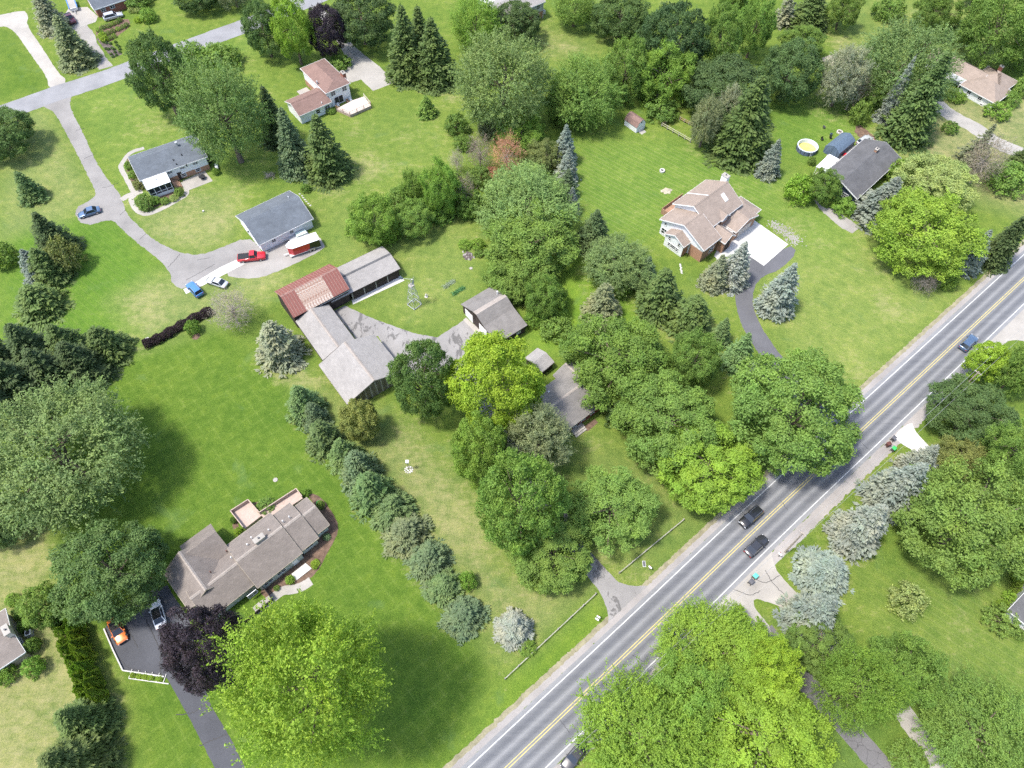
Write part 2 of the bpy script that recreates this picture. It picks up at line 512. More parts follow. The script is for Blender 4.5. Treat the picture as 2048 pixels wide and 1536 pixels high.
for px, py, rx, ry, amt in spots:
    cx, cy = G(px, py)
    d = ((X - cx) / rx) ** 2 + ((Y - cy) / ry) ** 2
    DRY = np.maximum(DRY, np.minimum(1, DRY + amt * np.exp(-d)))

ny, nx = X.shape
gm = bpy.data.meshes.new('ground')
verts = np.stack([X.ravel(), Y.ravel(), np.zeros(X.size)], 1)
ii = (np.arange(ny - 1)[:, None] * nx + np.arange(nx - 1)[None]).ravel()
faces = np.stack([ii, ii + 1, ii + nx + 1, ii + nx], 1)
def fast_mesh(me, verts, faces):
    k = faces.shape[1]
    me.vertices.add(len(verts))
    me.vertices.foreach_set('co', np.ascontiguousarray(verts, np.float32).ravel())
    me.loops.add(faces.size)
    me.loops.foreach_set('vertex_index', np.ascontiguousarray(faces, np.int32).ravel())
    me.polygons.add(len(faces))
    me.polygons.foreach_set('loop_start', np.arange(0, faces.size, k, dtype=np.int32))
    me.polygons.foreach_set('loop_total', np.full(len(faces), k, np.int32))
    me.update(calc_edges=True)
fast_mesh(gm, verts, faces)
ca = gm.attributes.new('grass', 'FLOAT_COLOR', 'POINT')
ca.data.foreach_set('color', np.concatenate([RGB.reshape(-1, 3), np.ones((X.size, 1))], 1).astype(np.float32).ravel())
for nm, arr in (('dry', DRY), ('mowa', MA), ('mowb', MBK)):
    gm.attributes.new(nm, 'FLOAT', 'POINT').data.foreach_set('value', arr.astype(np.float32).ravel())
ground = tag(link(bpy.data.objects.new('ground', gm)), 'green lawns and yards covering the whole neighbourhood', None, None, 'structure')

m, nt, b = nodes_of('lawn')
def attr(nm, out='Fac'):
    a = nt.nodes.new('ShaderNodeAttribute')
    a.attribute_name = nm
    return a.outputs[out]
v = objvec(nt)
n_big = noise(nt, 0.085, 6, v, 0.62)
n_mid = noise(nt, 0.55, 5, v, 0.65)
n_fine = noise(nt, 4.5, 4, v, 0.75)
vfib = objvec(nt, (2.2, 0.5, 1), math.radians(40))
n_fib = noise(nt, 1.6, 4, vfib, 0.7)
base = attr('grass', 'Color')
base = mixc(nt, 1.0, base, ramp(nt, n_mid, [(0.28, (0.72, 0.80, 0.75)), (0.5, (1, 1, 1)), (0.74, (1.28, 1.16, 1.1))]), 'MULTIPLY')
base = mixc(nt, 1.0, base, ramp(nt, n_fine, [(0.25, (0.5, 0.55, 0.52)), (0.52, (1.0, 1.0, 1.0)), (0.8, (1.55, 1.42, 1.4))]), 'MULTIPLY')
base = mixc(nt, 1.0, base, ramp(nt, n_big, [(0.3, (0.78, 0.86, 0.8)), (0.7, (1.18, 1.1, 1.1))]), 'MULTIPLY')
# clover and weeds: bluish green islands
n_cl = noise(nt, 0.16, 5, objvec(nt, (1, 1, 1), 0.9), 0.6, 0.5)
base = mixc(nt, ramp(nt, n_cl, [(0.6, 0.0), (0.7, 0.35)]), base, (0.085, 0.145, 0.05))
# dry straw-coloured grass where it is worn
n_str = noise(nt, 0.75, 6, objvec(nt, (0.55, 1.6, 1), math.radians(-48)), 0.72, 0.3)
def dev(n_, k_): return mathn(nt, 'MULTIPLY', mathn(nt, 'SUBTRACT', n_, 0.5), k_)
dsum = mathn(nt, 'ADD', mathn(nt, 'MULTIPLY', attr('dry'), 0.48), mathn(nt, 'ADD', mathn(nt, 'ADD', dev(n_mid, 0.7), dev(n_big, 0.8)), mathn(nt, 'ADD', dev(n_str, 1.3), dev(n_fib, 0.7))))
base = mixc(nt, ramp(nt, dsum, [(0.28, 0.0), (0.9, 0.78)]), base, (0.275, 0.245, 0.125))
def stripes(rz, period, mask, thin):
    w = nt.nodes.new('ShaderNodeTexWave')
    w.wave_type = 'BANDS'
    w.bands_direction = 'X'
    w.wave_profile = 'SIN'
    w.inputs['Scale'].default_value = 0.314 / period
    w.inputs['Distortion'].default_value = 0.6
    w.inputs['Detail'].default_value = 2
    w.inputs['Detail Scale'].default_value = 0.4
    nt.links.new(objvec(nt, (1, 1, 1), rz), w.inputs['Vector'])
    if thin:
        f = ramp(nt, w.outputs['Fac'], [(0.90, 0.0), (0.99, 1.0)])
    else:
        f = w.outputs['Fac']
    return mathn(nt, 'MULTIPLY', f, mask)
grid_dir = math.atan2(*reversed([q - p for p, q in zip(G(300, 690), G(420, 625))]))
mA, mB = attr('mowa'), attr('mowb')
base = mixc(nt, mathn(nt, 'MULTIPLY', stripes(-math.radians(52), 1.15, mA, True), mathn(nt, 'MULTIPLY', n_mid, 0.85)), base, (0.20, 0.22, 0.085))
base = mixc(nt, mathn(nt, 'MULTIPLY', stripes(-math.radians(52), 2.3, mA, False), 0.16), base, (0.05, 0.12, 0.015))
base = mixc(nt, mathn(nt, 'MULTIPLY', stripes(-grid_dir, 1.9, mB, True), mathn(nt, 'MULTIPLY', ramp(nt, n_mid, [(0.40, 0.0), (0.66, 1.0)]), 0.32)), base, (0.15, 0.205, 0.045))
base = mixc(nt, mathn(nt, 'MULTIPLY', stripes(-grid_dir + math.pi / 2, 1.9, mB, True), mathn(nt, 'MULTIPLY', ramp(nt, n_mid, [(0.40, 0.0), (0.66, 1.0)]), 0.32)), base, (0.15, 0.205, 0.045))
nt.links.new(base, b.inputs['Base Color'])
b.inputs['Roughness'].default_value = 0.95
b.inputs['Specular IOR Level'].default_value = 0.1
hsum = mathn(nt, 'ADD', n_fine, mathn(nt, 'MULTIPLY', n_mid, 0.8))
bump(nt, b, hsum, 0.7, 0.12)
gm.materials.append(m)
M['lawn'] = m

# ---------------------------------------------------------------- roads, drives, paths
def spline(pts, k=8):
    """Catmull-Rom through metre points"""
    P = [np.array(p, float) for p in pts]
    P = [2 * P[0] - P[1]] + P + [2 * P[-1] - P[-2]]
    out = []
    for i in range(1, len(P) - 2):
        for j in range(k):
            t = j / k
            a, b2, c, d = P[i - 1], P[i], P[i + 1], P[i + 2]
            out.append(0.5 * ((2 * b2) + (c - a) * t + (2 * a - 5 * b2 + 4 * c - d) * t * t + (3 * b2 - a - 3 * c + d) * t ** 3))
    out.append(P[-2])
    return [(float(p[0]), float(p[1])) for p in out]

def ragged(pts, amp=0.12, step=0.6, seed=0):
    """densify a closed outline and let the grass eat into it unevenly"""
    r = random.Random(seed)
    out = []
    n = len(pts)
    for i in range(n):
        x0, y0 = pts[i]
        x1, y1 = pts[(i + 1) % n]
        L = math.hypot(x1 - x0, y1 - y0)
        k = max(1, int(L / step))
        nx_, ny_ = -(y1 - y0) / (L + 1e-9), (x1 - x0) / (L + 1e-9)
        for j in range(k):
            t = j / k
            a = r.gauss(0, amp)
            out.append((x0 + (x1 - x0) * t + nx_ * a, y0 + (y1 - y0) * t + ny_ * a))
    return out

def chaikin(pts, it=2):
    for _ in range(it):
        out = []
        n = len(pts)
        for i in range(n):
            a, b2 = pts[i], pts[(i + 1) % n]
            out += [(a[0] * .75 + b2[0] * .25, a[1] * .75 + b2[1] * .25), (a[0] * .25 + b2[0] * .75, a[1] * .25 + b2[1] * .75)]
        pts = out
    return pts

def sheet(name, px_pts, mt, z, label, smooth=1, amp=0.1, seed=1):
    pts = W(px_pts)
    if smooth: pts = chaikin(pts, smooth)
    if amp: pts = ragged(pts, amp * .55, 0.5, seed)
    return tag(MB().poly(pts, z).build(name, mt), label, None, None, 'structure')

def offset(line, d):
    out = []
    for i, p in enumerate(line):
        a, c = line[max(0, i - 1)], line[min(len(line) - 1, i + 1)]
        tx, ty = c[0] - a[0], c[1] - a[1]
        L = math.hypot(tx, ty)
        out.append((p[0] - ty / L * d, p[1] + tx / L * d))
    return out

def ribbon(name, line, d0, d1, z, mt, parent=None, label=None, amp=0.0, kind='structure', seed=3):
    r = random.Random(seed)
    A = [(x + r.gauss(0, amp), y + r.gauss(0, amp)) for x, y in offset(line, d0)]
    B = [(x + r.gauss(0, amp), y + r.gauss(0, amp)) for x, y in offset(line, d1)]
    mb = MB()
    n = len(A)
    mb.add([(x, y, z) for x, y in A] + [(x, y, z) for x, y in B], [(i, i + 1, n + i + 1, n + i) if d0 > d1 else (i, n + i, n + i + 1, i + 1) for i in range(n - 1)])
    mb.f = [tuple(reversed(f)) for f in mb.f] if d0 > d1 else mb.f
    o = mb.build(name, mt, parent)
    # face upwards
    if len(o.data.polygons) and o.data.polygons[0].normal.z < 0:
        o.data.flip_normals()
    if label: tag(o, label, None, None, kind)
    return o

# main road: two lanes, centre double yellow, white edge lines, worn shoulders
cl = W([(1024, 1526), (1280, 1281), (1540, 1031), (1800, 789), (2048, 557)])
d0 = (cl[0][0] - cl[1][0], cl[0][1] - cl[1][1])
d1 = (cl[-1][0] - cl[-2][0], cl[-1][1] - cl[-2][1])
cl = [(cl[0][0] + d0[0] * 2.2, cl[0][1] + d0[1] * 2.2)] + cl + [(cl[-1][0] + d1[0] * 3, cl[-1][1] + d1[1] * 3)]
road_line = spline(cl, 90)
ROAD_RZ = math.atan2(d1[1], d1[0])
# road surface material with the polished wheel paths running along it
m, nt, b = nodes_of('main_road_asphalt')
uv = nt.nodes.new('ShaderNodeAttribute'); uv.attribute_name = 'across'
v = objvec(nt, (1, 1, 1), -ROAD_RZ)
vlong = objvec(nt, (0.06, 1.0, 1), -ROAD_RZ)
n1 = noise(nt, 1.1, 5, vlong, 0.7)
n2 = noise(nt, 7, 4, v, 0.75)
n3 = noise(nt, 0.12, 4, v, 0.6)
a = ramp(nt, mathn(nt, 'ADD', mathn(nt, 'MULTIPLY', uv.outputs['Fac'], 0.75), mathn(nt, 'MULTIPLY', n1, 0.45)), [(0.22, (0.082, 0.086, 0.096)), (0.88, (0.200, 0.201, 0.204))])
a = mixc(nt, 1.0, a, ramp(nt, n2, [(0.25, 0.8), (0.75, 1.16)]), 'MULTIPLY')
a = mixc(nt, 1.0, a, ramp(nt, n3, [(0.3, 0.9), (0.7, 1.08)]), 'MULTIPLY')
nt.links.new(a, b.inputs['Base Color'])
b.inputs['Roughness'].default_value = 0.85
bump(nt, b, n2, 0.3, 0.02)
M['road'] = m
def worn_paint(name, c):
    """road paint rubbed through to the asphalt in places"""
    m, nt, b = nodes_of(name)
    v = objvec(nt)
    n1, n2 = noise(nt, 1.4, 5, v, 0.7), noise(nt, 11, 3, v, 0.7)
    f = ramp(nt, mathn(nt, 'ADD', mathn(nt, 'MULTIPLY', n1, 0.6), mathn(nt, 'MULTIPLY', n2, 0.4)), [(0.50, 0.0), (0.64, 0.75)])
    nt.links.new(mixc(nt, f, c, (0.15, 0.15, 0.155)), b.inputs['Base Color'])
    b.inputs['Roughness'].default_value = 0.75
    return m
M['line_white'] = worn_paint('road_line_white', (0.50, 0.50, 0.49))
M['line_yellow'] = worn_paint('road_line_yellow', (0.43, 0.36, 0.13))
M['shoulder'] = asphalt('shoulder_gravel', (0.27, 0.25, 0.235), 0.05)
M['verge'] = mat('sandy_verge', (0.225, 0.205, 0.13), 0.95, 0.25, 0.8, 5)

prof = [(-4.25, .85), (-3.55, .75), (-3.1, .35), (-2.7, .12), (-2.3, .2), (-1.75, .8), (-1.2, .25), (-.85, .1), (-.5, .45), (0, .55), (.5, .4), (.85, .12), (1.2, .25), (1.75, .85), (2.3, .2), (2.7, .1), (3.1, .3), (3.55, .7), (4.25, .85)]
lines = [offset(road_line, d) for d, _ in prof]
nL = len(road_line)
vv = [(x, y, 0.020) for ln in lines for x, y in ln]
ff = [(k * nL + i, k * nL + i + 1, (k + 1) * nL + i + 1, (k + 1) * nL + i) for k in range(len(prof) - 1) for i in range(nL - 1)]
me = bpy.data.meshes.new('main_road')
me.from_pydata(vv, [], ff)
me.attributes.new('across', 'FLOAT', 'POINT').data.foreach_set('value', np.repeat(np.array([p[1] for p in prof], np.float32), nL))
me.update()
if me.polygons[0].normal.z < 0: me.flip_normals()
me.materials.append(M['road'])
road = tag(link(bpy.data.objects.new('road', me)), 'two-lane asphalt road running diagonally with worn wheel tracks', None, None, 'structure')
ribbon('edge_line', road_line, 3.62, 3.47, 0.024, M['line_white'], road)
ribbon('edge_line', road_line, -3.47, -3.62, 0.024, M['line_white'], road)
ribbon('centre_line', road_line, 0.26, 0.12, 0.024, M['line_yellow'], road)
ribbon('centre_line', road_line, -0.12, -0.26, 0.024, M['line_yellow'], road)
ribbon('road_shoulder', road_line, 5.15, 4.2, 0.016, M['shoulder'], None, 'pale paved shoulder on the lawn side of the road', 0.06)
ribbon('road_shoulder', road_line, -4.2, -6.1, 0.016, M['shoulder'], None, 'wide pale gravel shoulder on the utility-pole side of the road', 0.12)
ribbon('road_verge', road_line, 5.9, 4.6, 0.010, M['verge'], None, 'sandy dry strip where the lawn meets the road shoulder', 0.07)

# upper street
st = W([(-120, 268), (16, 222), (110, 188), (200, 159), (300, 122), (420, 77), (495, 50), (570, 20), (640, -8), (760, -60)])
ribbon('street', spline(st, 8), 3.3, -3.3, 0.018, M['street'], None, 'pale grey side street crossing the top left corner', 0.05)

sheet('driveway', [(100, 219), (113, 230), (130, 263), (157, 313), (180, 360), (192, 383), (190, 395), (145, 419), (167, 454), (220, 438), (233, 447), (267, 480), (300, 505), (325, 526), (342, 548), (343, 569), (370, 580),
      (475, 522), (524, 506), (519, 493), (494, 474), (440, 496), (400, 511), (360, 506), (310, 482), (277, 452), (253, 428), (245, 400), (237, 383), (213, 356), (190, 320), (167, 267), (142, 220), (139, 200), (150, 185), (80, 210)],
      M['drive_old'], 0.012, 'long pale driveway curving from the side street to the white garage', 1, 0.12)
sheet('concrete_strip', [(367, 579), (440, 534.7), (473, 519.6), (490, 527.5), (440, 553.5), (416, 566), (372, 588)], M['concrete_white'], 0.022, 'white concrete strip between the driveway and the parked blue car', 0, 0.02)
sheet('gravel_lot', [(446, 552), (490, 557), (520, 556), (569, 538), (652, 497), (646, 484), (626, 458), (525, 503), (480, 526)], M['gravel'], 0.008, 'gravel lot in front of the white garage with trailer', 1, 0.1)
sheet('driveway', [(-30, 52), (0, 54), (10, 52), (30, 63), (60, 107), (95, 155), (97, 176), (120, 182), (134, 160), (117, 147), (83, 93), (53, 50), (57, 30), (47, 20), (0, 30), (-30, 34)], M['concrete'], 0.012, 'sandy concrete driveway in the top left corner', 1, 0.08)
sheet('driveway', [(138, 16), (175, 14), (196, 33), (191, 44), (146, 59), (126, 34)], M['concrete_grey'], 0.012, 'concrete parking pad beside the brick house', 0, 0.05)
ribbon('driveway', spline(W([(160, 52), (176, 74), (186, 96), (200, 118), (212, 136)]), 5), 1.7, -1.7, 0.010, M['gravel'], None, 'narrow worn gravel drive from the pad to the side street', 0.15)
sheet('driveway', [(746.3, 182), (790.3, 164.4), (759, 133), (733, 113), (712, 96), (690, 72), (676, 50), (640, 10), (618, 10), (660, 60), (684, 100), (698, 128), (694, 139), (680, 144), (690, 158), (703, 165), (722, 159)], M['concrete_grey'], 0.012, 'concrete driveway and turning pad beside the white two-storey house', 0, 0.05)
sheet('driveway', [(1440, 487), (1508, 440), (1576.5, 488.7), (1527.6, 531.8), (1482, 501), (1436, 520), (1428, 512)], M['concrete_white'], 0.016, 'bright white concrete pad in front of the tan-roofed garage', 0, 0.02)
sheet('driveway', [(1478, 498), (1527.6, 532), (1576.5, 488.5), (1596, 504), (1560, 540), (1525, 552), (1507, 575), (1505, 612), (1521, 652), (1540, 680), (1562, 712), (1610, 765), (1690, 850), (1705, 868), (1670, 890), (1650, 870), (1585, 800), (1540, 738), (1514, 702), (1484, 655), (1472, 612), (1469, 575), (1474, 535)],
      M['drive_new'], 0.012, 'dark asphalt driveway curving between blue spruces', 1, 0.06)
sheet('driveway', [(1147, 1114), (1181, 1160), (1198.5, 1181), (1212, 1210), (1216, 1230), (1216, 1250), (1210, 1278), (1200, 1290), (1225, 1290), (1330, 1190), (1325, 1168), (1304, 1172), (1263, 1172), (1240, 1166), (1230, 1158), (1201, 1127), (1167, 1087), (1130, 1040), (1090, 990), (1060, 1010)],
      M['drive_patched'], 0.012, 'pale driveway with dark tar patches opening onto the road', 1, 0.07)
ribbon('driveway', spline(W([(1140, 1090), (1080, 985), (1000, 880), (950, 790), (905, 705)]), 6), 2.2, -2.2, 0.010, M['drive_patched'], None, 'shaded drive running under the trees to the barns', 0.08)
sheet('barn_yard', [(668, 622), (690, 611), (745, 637), (826, 666), (874, 675), (927, 641), (957, 668), (905, 715), (860, 765), (800, 750), (756, 672), (714, 680)], M['drive_patched'], 0.014, 'worn asphalt barn yard between the sheds and the garage', 0, 0.08)
sheet('driveway', [(209, 1259), (247, 1341), (332, 1353), (350, 1385), (383, 1444), (427, 1531), (480, 1640), (545, 1640), (490, 1536), (467, 1487), (420, 1407), (400, 1340), (379, 1240), (345, 1188), (335, 1170), (280, 1190), (225, 1225)], M['drive_black'], 0.012, 'black sealed driveway and parking court by the taupe ranch house', 0, 0.04)
sheet('driveway', [(1790, 869), (1822.7, 842), (1829, 860), (1843, 877), (1862.5, 896), (1900, 935), (1870, 950), (1834.5, 904), (1821.6, 899), (1791.6, 879.5)], M['concrete_white'], 0.018, 'white concrete drive apron behind the dark trash carts', 1, 0.04)
sheet('driveway', [(1541, 1092), (1546, 1120), (1556, 1147), (1608, 1201), (1650, 1250), (1620, 1262), (1569, 1217), (1536, 1204), (1506, 1195), (1509, 1217), (1548, 1262), (1522, 1280), (1485, 1228), (1440, 1215), (1395, 1262), (1360, 1294), (1335, 1300), (1440, 1190)], M['concrete'], 0.018, 'pale cracked drive entrance with a green-lidded trash cart', 1, 0.08)
ribbon('driveway', spline(W([(1528, 1262), (1600, 1350), (1690, 1450), (1760, 1530), (1830, 1620)]), 6), 1.65, -1.65, 0.014, M['drive_crack'], None, 'cracked dark asphalt drive at the bottom right', 0.05)
ribbon('driveway', spline(W([(1625, 1240), (1700, 1320), (1790, 1405), (1835, 1465), (1905, 1570)]), 6), 1.5, -1.5, 0.014, M['concrete'], None, 'narrow pale concrete drive at the bottom right', 0.05)
sheet('gravel_lot', [(2080, 580), (1968, 684), (1985, 702), (2006, 690), (2015, 682), (2035, 680), (2090, 690)], M['concrete'], 0.018, 'pale cracked drive entrance at the right edge by the yellow tree', 0, 0.08)
ribbon('driveway', spline(W([(1850, 190), (1878, 212), (1905, 232), (1945, 253), (1985, 280), (2040, 305), (2120, 330)]), 6), 2.3, -2.3, 0.010, M['concrete_grey'], None, 'pale drive curving past the hip-roofed house at the right', 0.12)
# garden path, patio and beds of the ranch with the sunroom
ribbon('garden_path', spline(W([(288, 296), (262, 305), (247, 322), (242, 335), (252, 355), (264, 378), (269, 390), (262, 398), (270, 416), (282, 426), (300, 427), (330, 414), (355, 400), (371, 390), (373, 378), (366, 364)]), 6), 0.55, -0.55, 0.014, M['concrete'], None, 'pale curved garden path around the sunroom ranch house', 0.03)
ribbon('garden_path', spline(W([(243, 400), (255, 392), (272, 386), (285, 382)]), 5), 0.75, -0.75, 0.017, M['concrete'], None, 'short front walk from the driveway to the sunroom', 0.03)
sheet('patio', [(365, 362), (409, 341), (425.5, 362), (377, 381)], M['concrete'], 0.02, 'small concrete patio with a round black table', 0, 0.02)
sheet('flower_bed', [(256, 312), (250, 335), (262, 362), (276, 384), (296, 372), (283, 345), (268, 322)], M['mulch'], 0.008, 'planted mulch bed at the end of the sunroom ranch', 1, 0.08)
sheet('flower_bed', [(273, 392), (277, 412), (288, 421), (330, 408), (366, 391), (366, 372), (345, 378), (320, 392), (300, 398)], M['mulch'], 0.008, 'planted bed below the sunroom', 1, 0.08)
# the taupe ranch: walk, beds
ribbon('garden_path', spline(W([(622, 1162), (606, 1172), (590, 1178), (565, 1182), (548, 1194), (525, 1210), (510, 1222)]), 6), 0.75, -0.75, 0.014, M['concrete'], None, 'pale front walk curving to the taupe ranch house', 0.02)
sheet('flower_bed', [(618, 985), (645, 995), (668, 1030), (678, 1052), (672, 1075), (655, 1105), (632, 1150), (600, 1166), (570, 1178), (535, 1200), (515, 1180), (605, 1110), (658, 1050), (620, 1000)], M['mulch'], 0.008, 'brown mulch bed wrapping the end of the taupe ranch', 1, 0.06)
sheet('flower_bed', [(462, 1045), (470, 1070), (480, 1060), (470, 1030), (510, 1000), (560, 1005), (530, 1025), (500, 1002)], M['mulch'], 0.006, 'planted bed tucked between the deck wings', 1, 0.06)
sheet('garden_bed', [(193, 78), (203, 72), (240, 105), (245, 108), (225, 117), (215, 105)], M['soil'], 0.010, 'dark vegetable bed with rows of small plants', 0, 0.08)
sheet('garden_bed', [(192, 58), (205, 50), (255, 34), (262, 52), (235, 72), (222, 84), (205, 82), (192, 72)], M['mulch'], 0.008, 'mulched shrub bed beside the silver SUV', 1, 0.1)
sheet('dirt_patch', [(1640, 120), (1660, 108), (1700, 112), (1705, 128), (1670, 135)], M['sand'], 0.006, 'bare orange sandy patch behind the grey spruce', 1, 0.25)
rg = random.Random(21)
mb = MB()
for i in range(420):
    t_ = rg.random()
    px_, py_ = 1545 + 50 * t_ + rg.gauss(0, 7), 446 + 38 * t_ + rg.gauss(0, 4.5)
    x_, y_ = G(px_, py_)
    r_ = rg.uniform(.06, .22)
    k_ = rg.randint(5, 7)
    mb.poly([(x_ + r_ * rg.uniform(.6, 1.2) * math.cos(6.2832 * j / k_), y_ + r_ * rg.uniform(.6, 1.2) * math.sin(6.2832 * j / k_)) for j in range(k_)], .008 + .00004 * i)
tag(mb.build('gravel', M['gravel']), 'loose gravel spilled beside the white pad', 'gravel', None, 'stuff')
sheet('dirt_patch', [(1712, 248), (1730, 255), (1765, 290), (1810, 330), (1800, 338), (1745, 290), (1708, 268)], M['mulch'], 0.006, 'bare ground along the back of the dark-roofed ranch', 1, 0.2)
sheet('flower_bed', [(1625, 395), (1650, 418), (1662, 414), (1700, 440), (1720, 455), (1700, 470), (1640, 420)], M['gravel'], 0.006, 'gravel edge strip below the navy gable', 1, 0.15)
sheet('concrete_apron', [(706, 609), (703, 598), (801, 551.5), (809, 561)], M['concrete_white'], 0.018, 'white concrete apron along the long shed', 0, 0.0)
sheet('concrete_apron', [(926, 640), (932, 635), (962, 661), (953, 668)], M['concrete'], 0.020, 'tan concrete apron of the grey saltbox garage', 0, 0.0)
sheet('patio', [(1630, 350), (1660, 300), (1690, 300), (1745, 275), (1752, 285), (1660, 350)], M['concrete'], 0.010, 'concrete terrace behind the dark-roofed ranch', 0, 0.08)

# sealed cracks: thin meandering tar lines lying on the drives
M['tar'] = mat('tar_seal', (0.025, 0.025, 0.027), 0.6, 0.2)
def crack(px_pts, w, parent, seed):
    r = random.Random(seed)
    ln = [(x + r.gauss(0, .06), y + r.gauss(0, .06)) for x, y in spline(W(px_pts), 10)]
    A, B = offset(ln, w / 2), offset(ln, -w / 2)
    n = len(ln)
    o = MB().add([(x, y, .026) for x, y in B] + [(x, y, .026) for x, y in A], [(i, i + 1, n + i + 1, n + i) for i in range(n - 1)]).build('sealed_crack', M['tar'], parent)
drv = {o['label']: o for o in bpy.data.objects if o.name.startswith(('driveway', 'street', 'road', 'barn_yard')) and 'label' in o}
def D_(word): return next(o for l, o in drv.items() if word in l)
court, longd = D_('black sealed driveway'), D_('long pale driveway')
crack([(292, 1240), (304, 1265), (318, 1295), (322, 1308), (320, 1328), (322, 1350)], .13, court, 1)
crack([(258, 1262), (266, 1275), (276, 1294)], .11, court, 2)
crack([(240, 1318), (256, 1334), (280, 1341)], .09, court, 3)
crack([(352, 1430), (385, 1425), (412, 1408)], .12, court, 4)
crack([(400, 1490), (430, 1478), (455, 1468)], .12, court, 5)
for i, q in enumerate([[(150, 262), (170, 256)], [(168, 318), (180, 312), (190, 309)], [(205, 375), (220, 372), (236, 366)], [(240, 430), (252, 420)], [(280, 478), (292, 468)], [(335, 535), (350, 520), (360, 508)], [(372, 560), (400, 545), (430, 528)], [(395, 520), (420, 515)]]):
    crack(q, .07, longd, 20 + i)
apron = D_('pale cracked drive entrance with')
for i, q in enumerate([[(1470, 1180), (1500, 1190), (1520, 1182)], [(1455, 1205), (1480, 1212)], [(1530, 1140), (1545, 1165), (1570, 1190)], [(1500, 1150), (1530, 1165), (1560, 1150)]]):
    crack(q, .08, apron, 40 + i)
mainr = D_('two-lane asphalt')
for i, q in enumerate([[(1225, 1330), (1232, 1345), (1240, 1360)], [(1265, 1310), (1290, 1325)], [(1560, 1000), (1575, 1020)], [(1700, 870), (1722, 885), (1740, 900)], [(1850, 760), (1862, 772)], [(1120, 1440), (1140, 1465)]]):
    crack(q, .06, mainr, 60 + i)

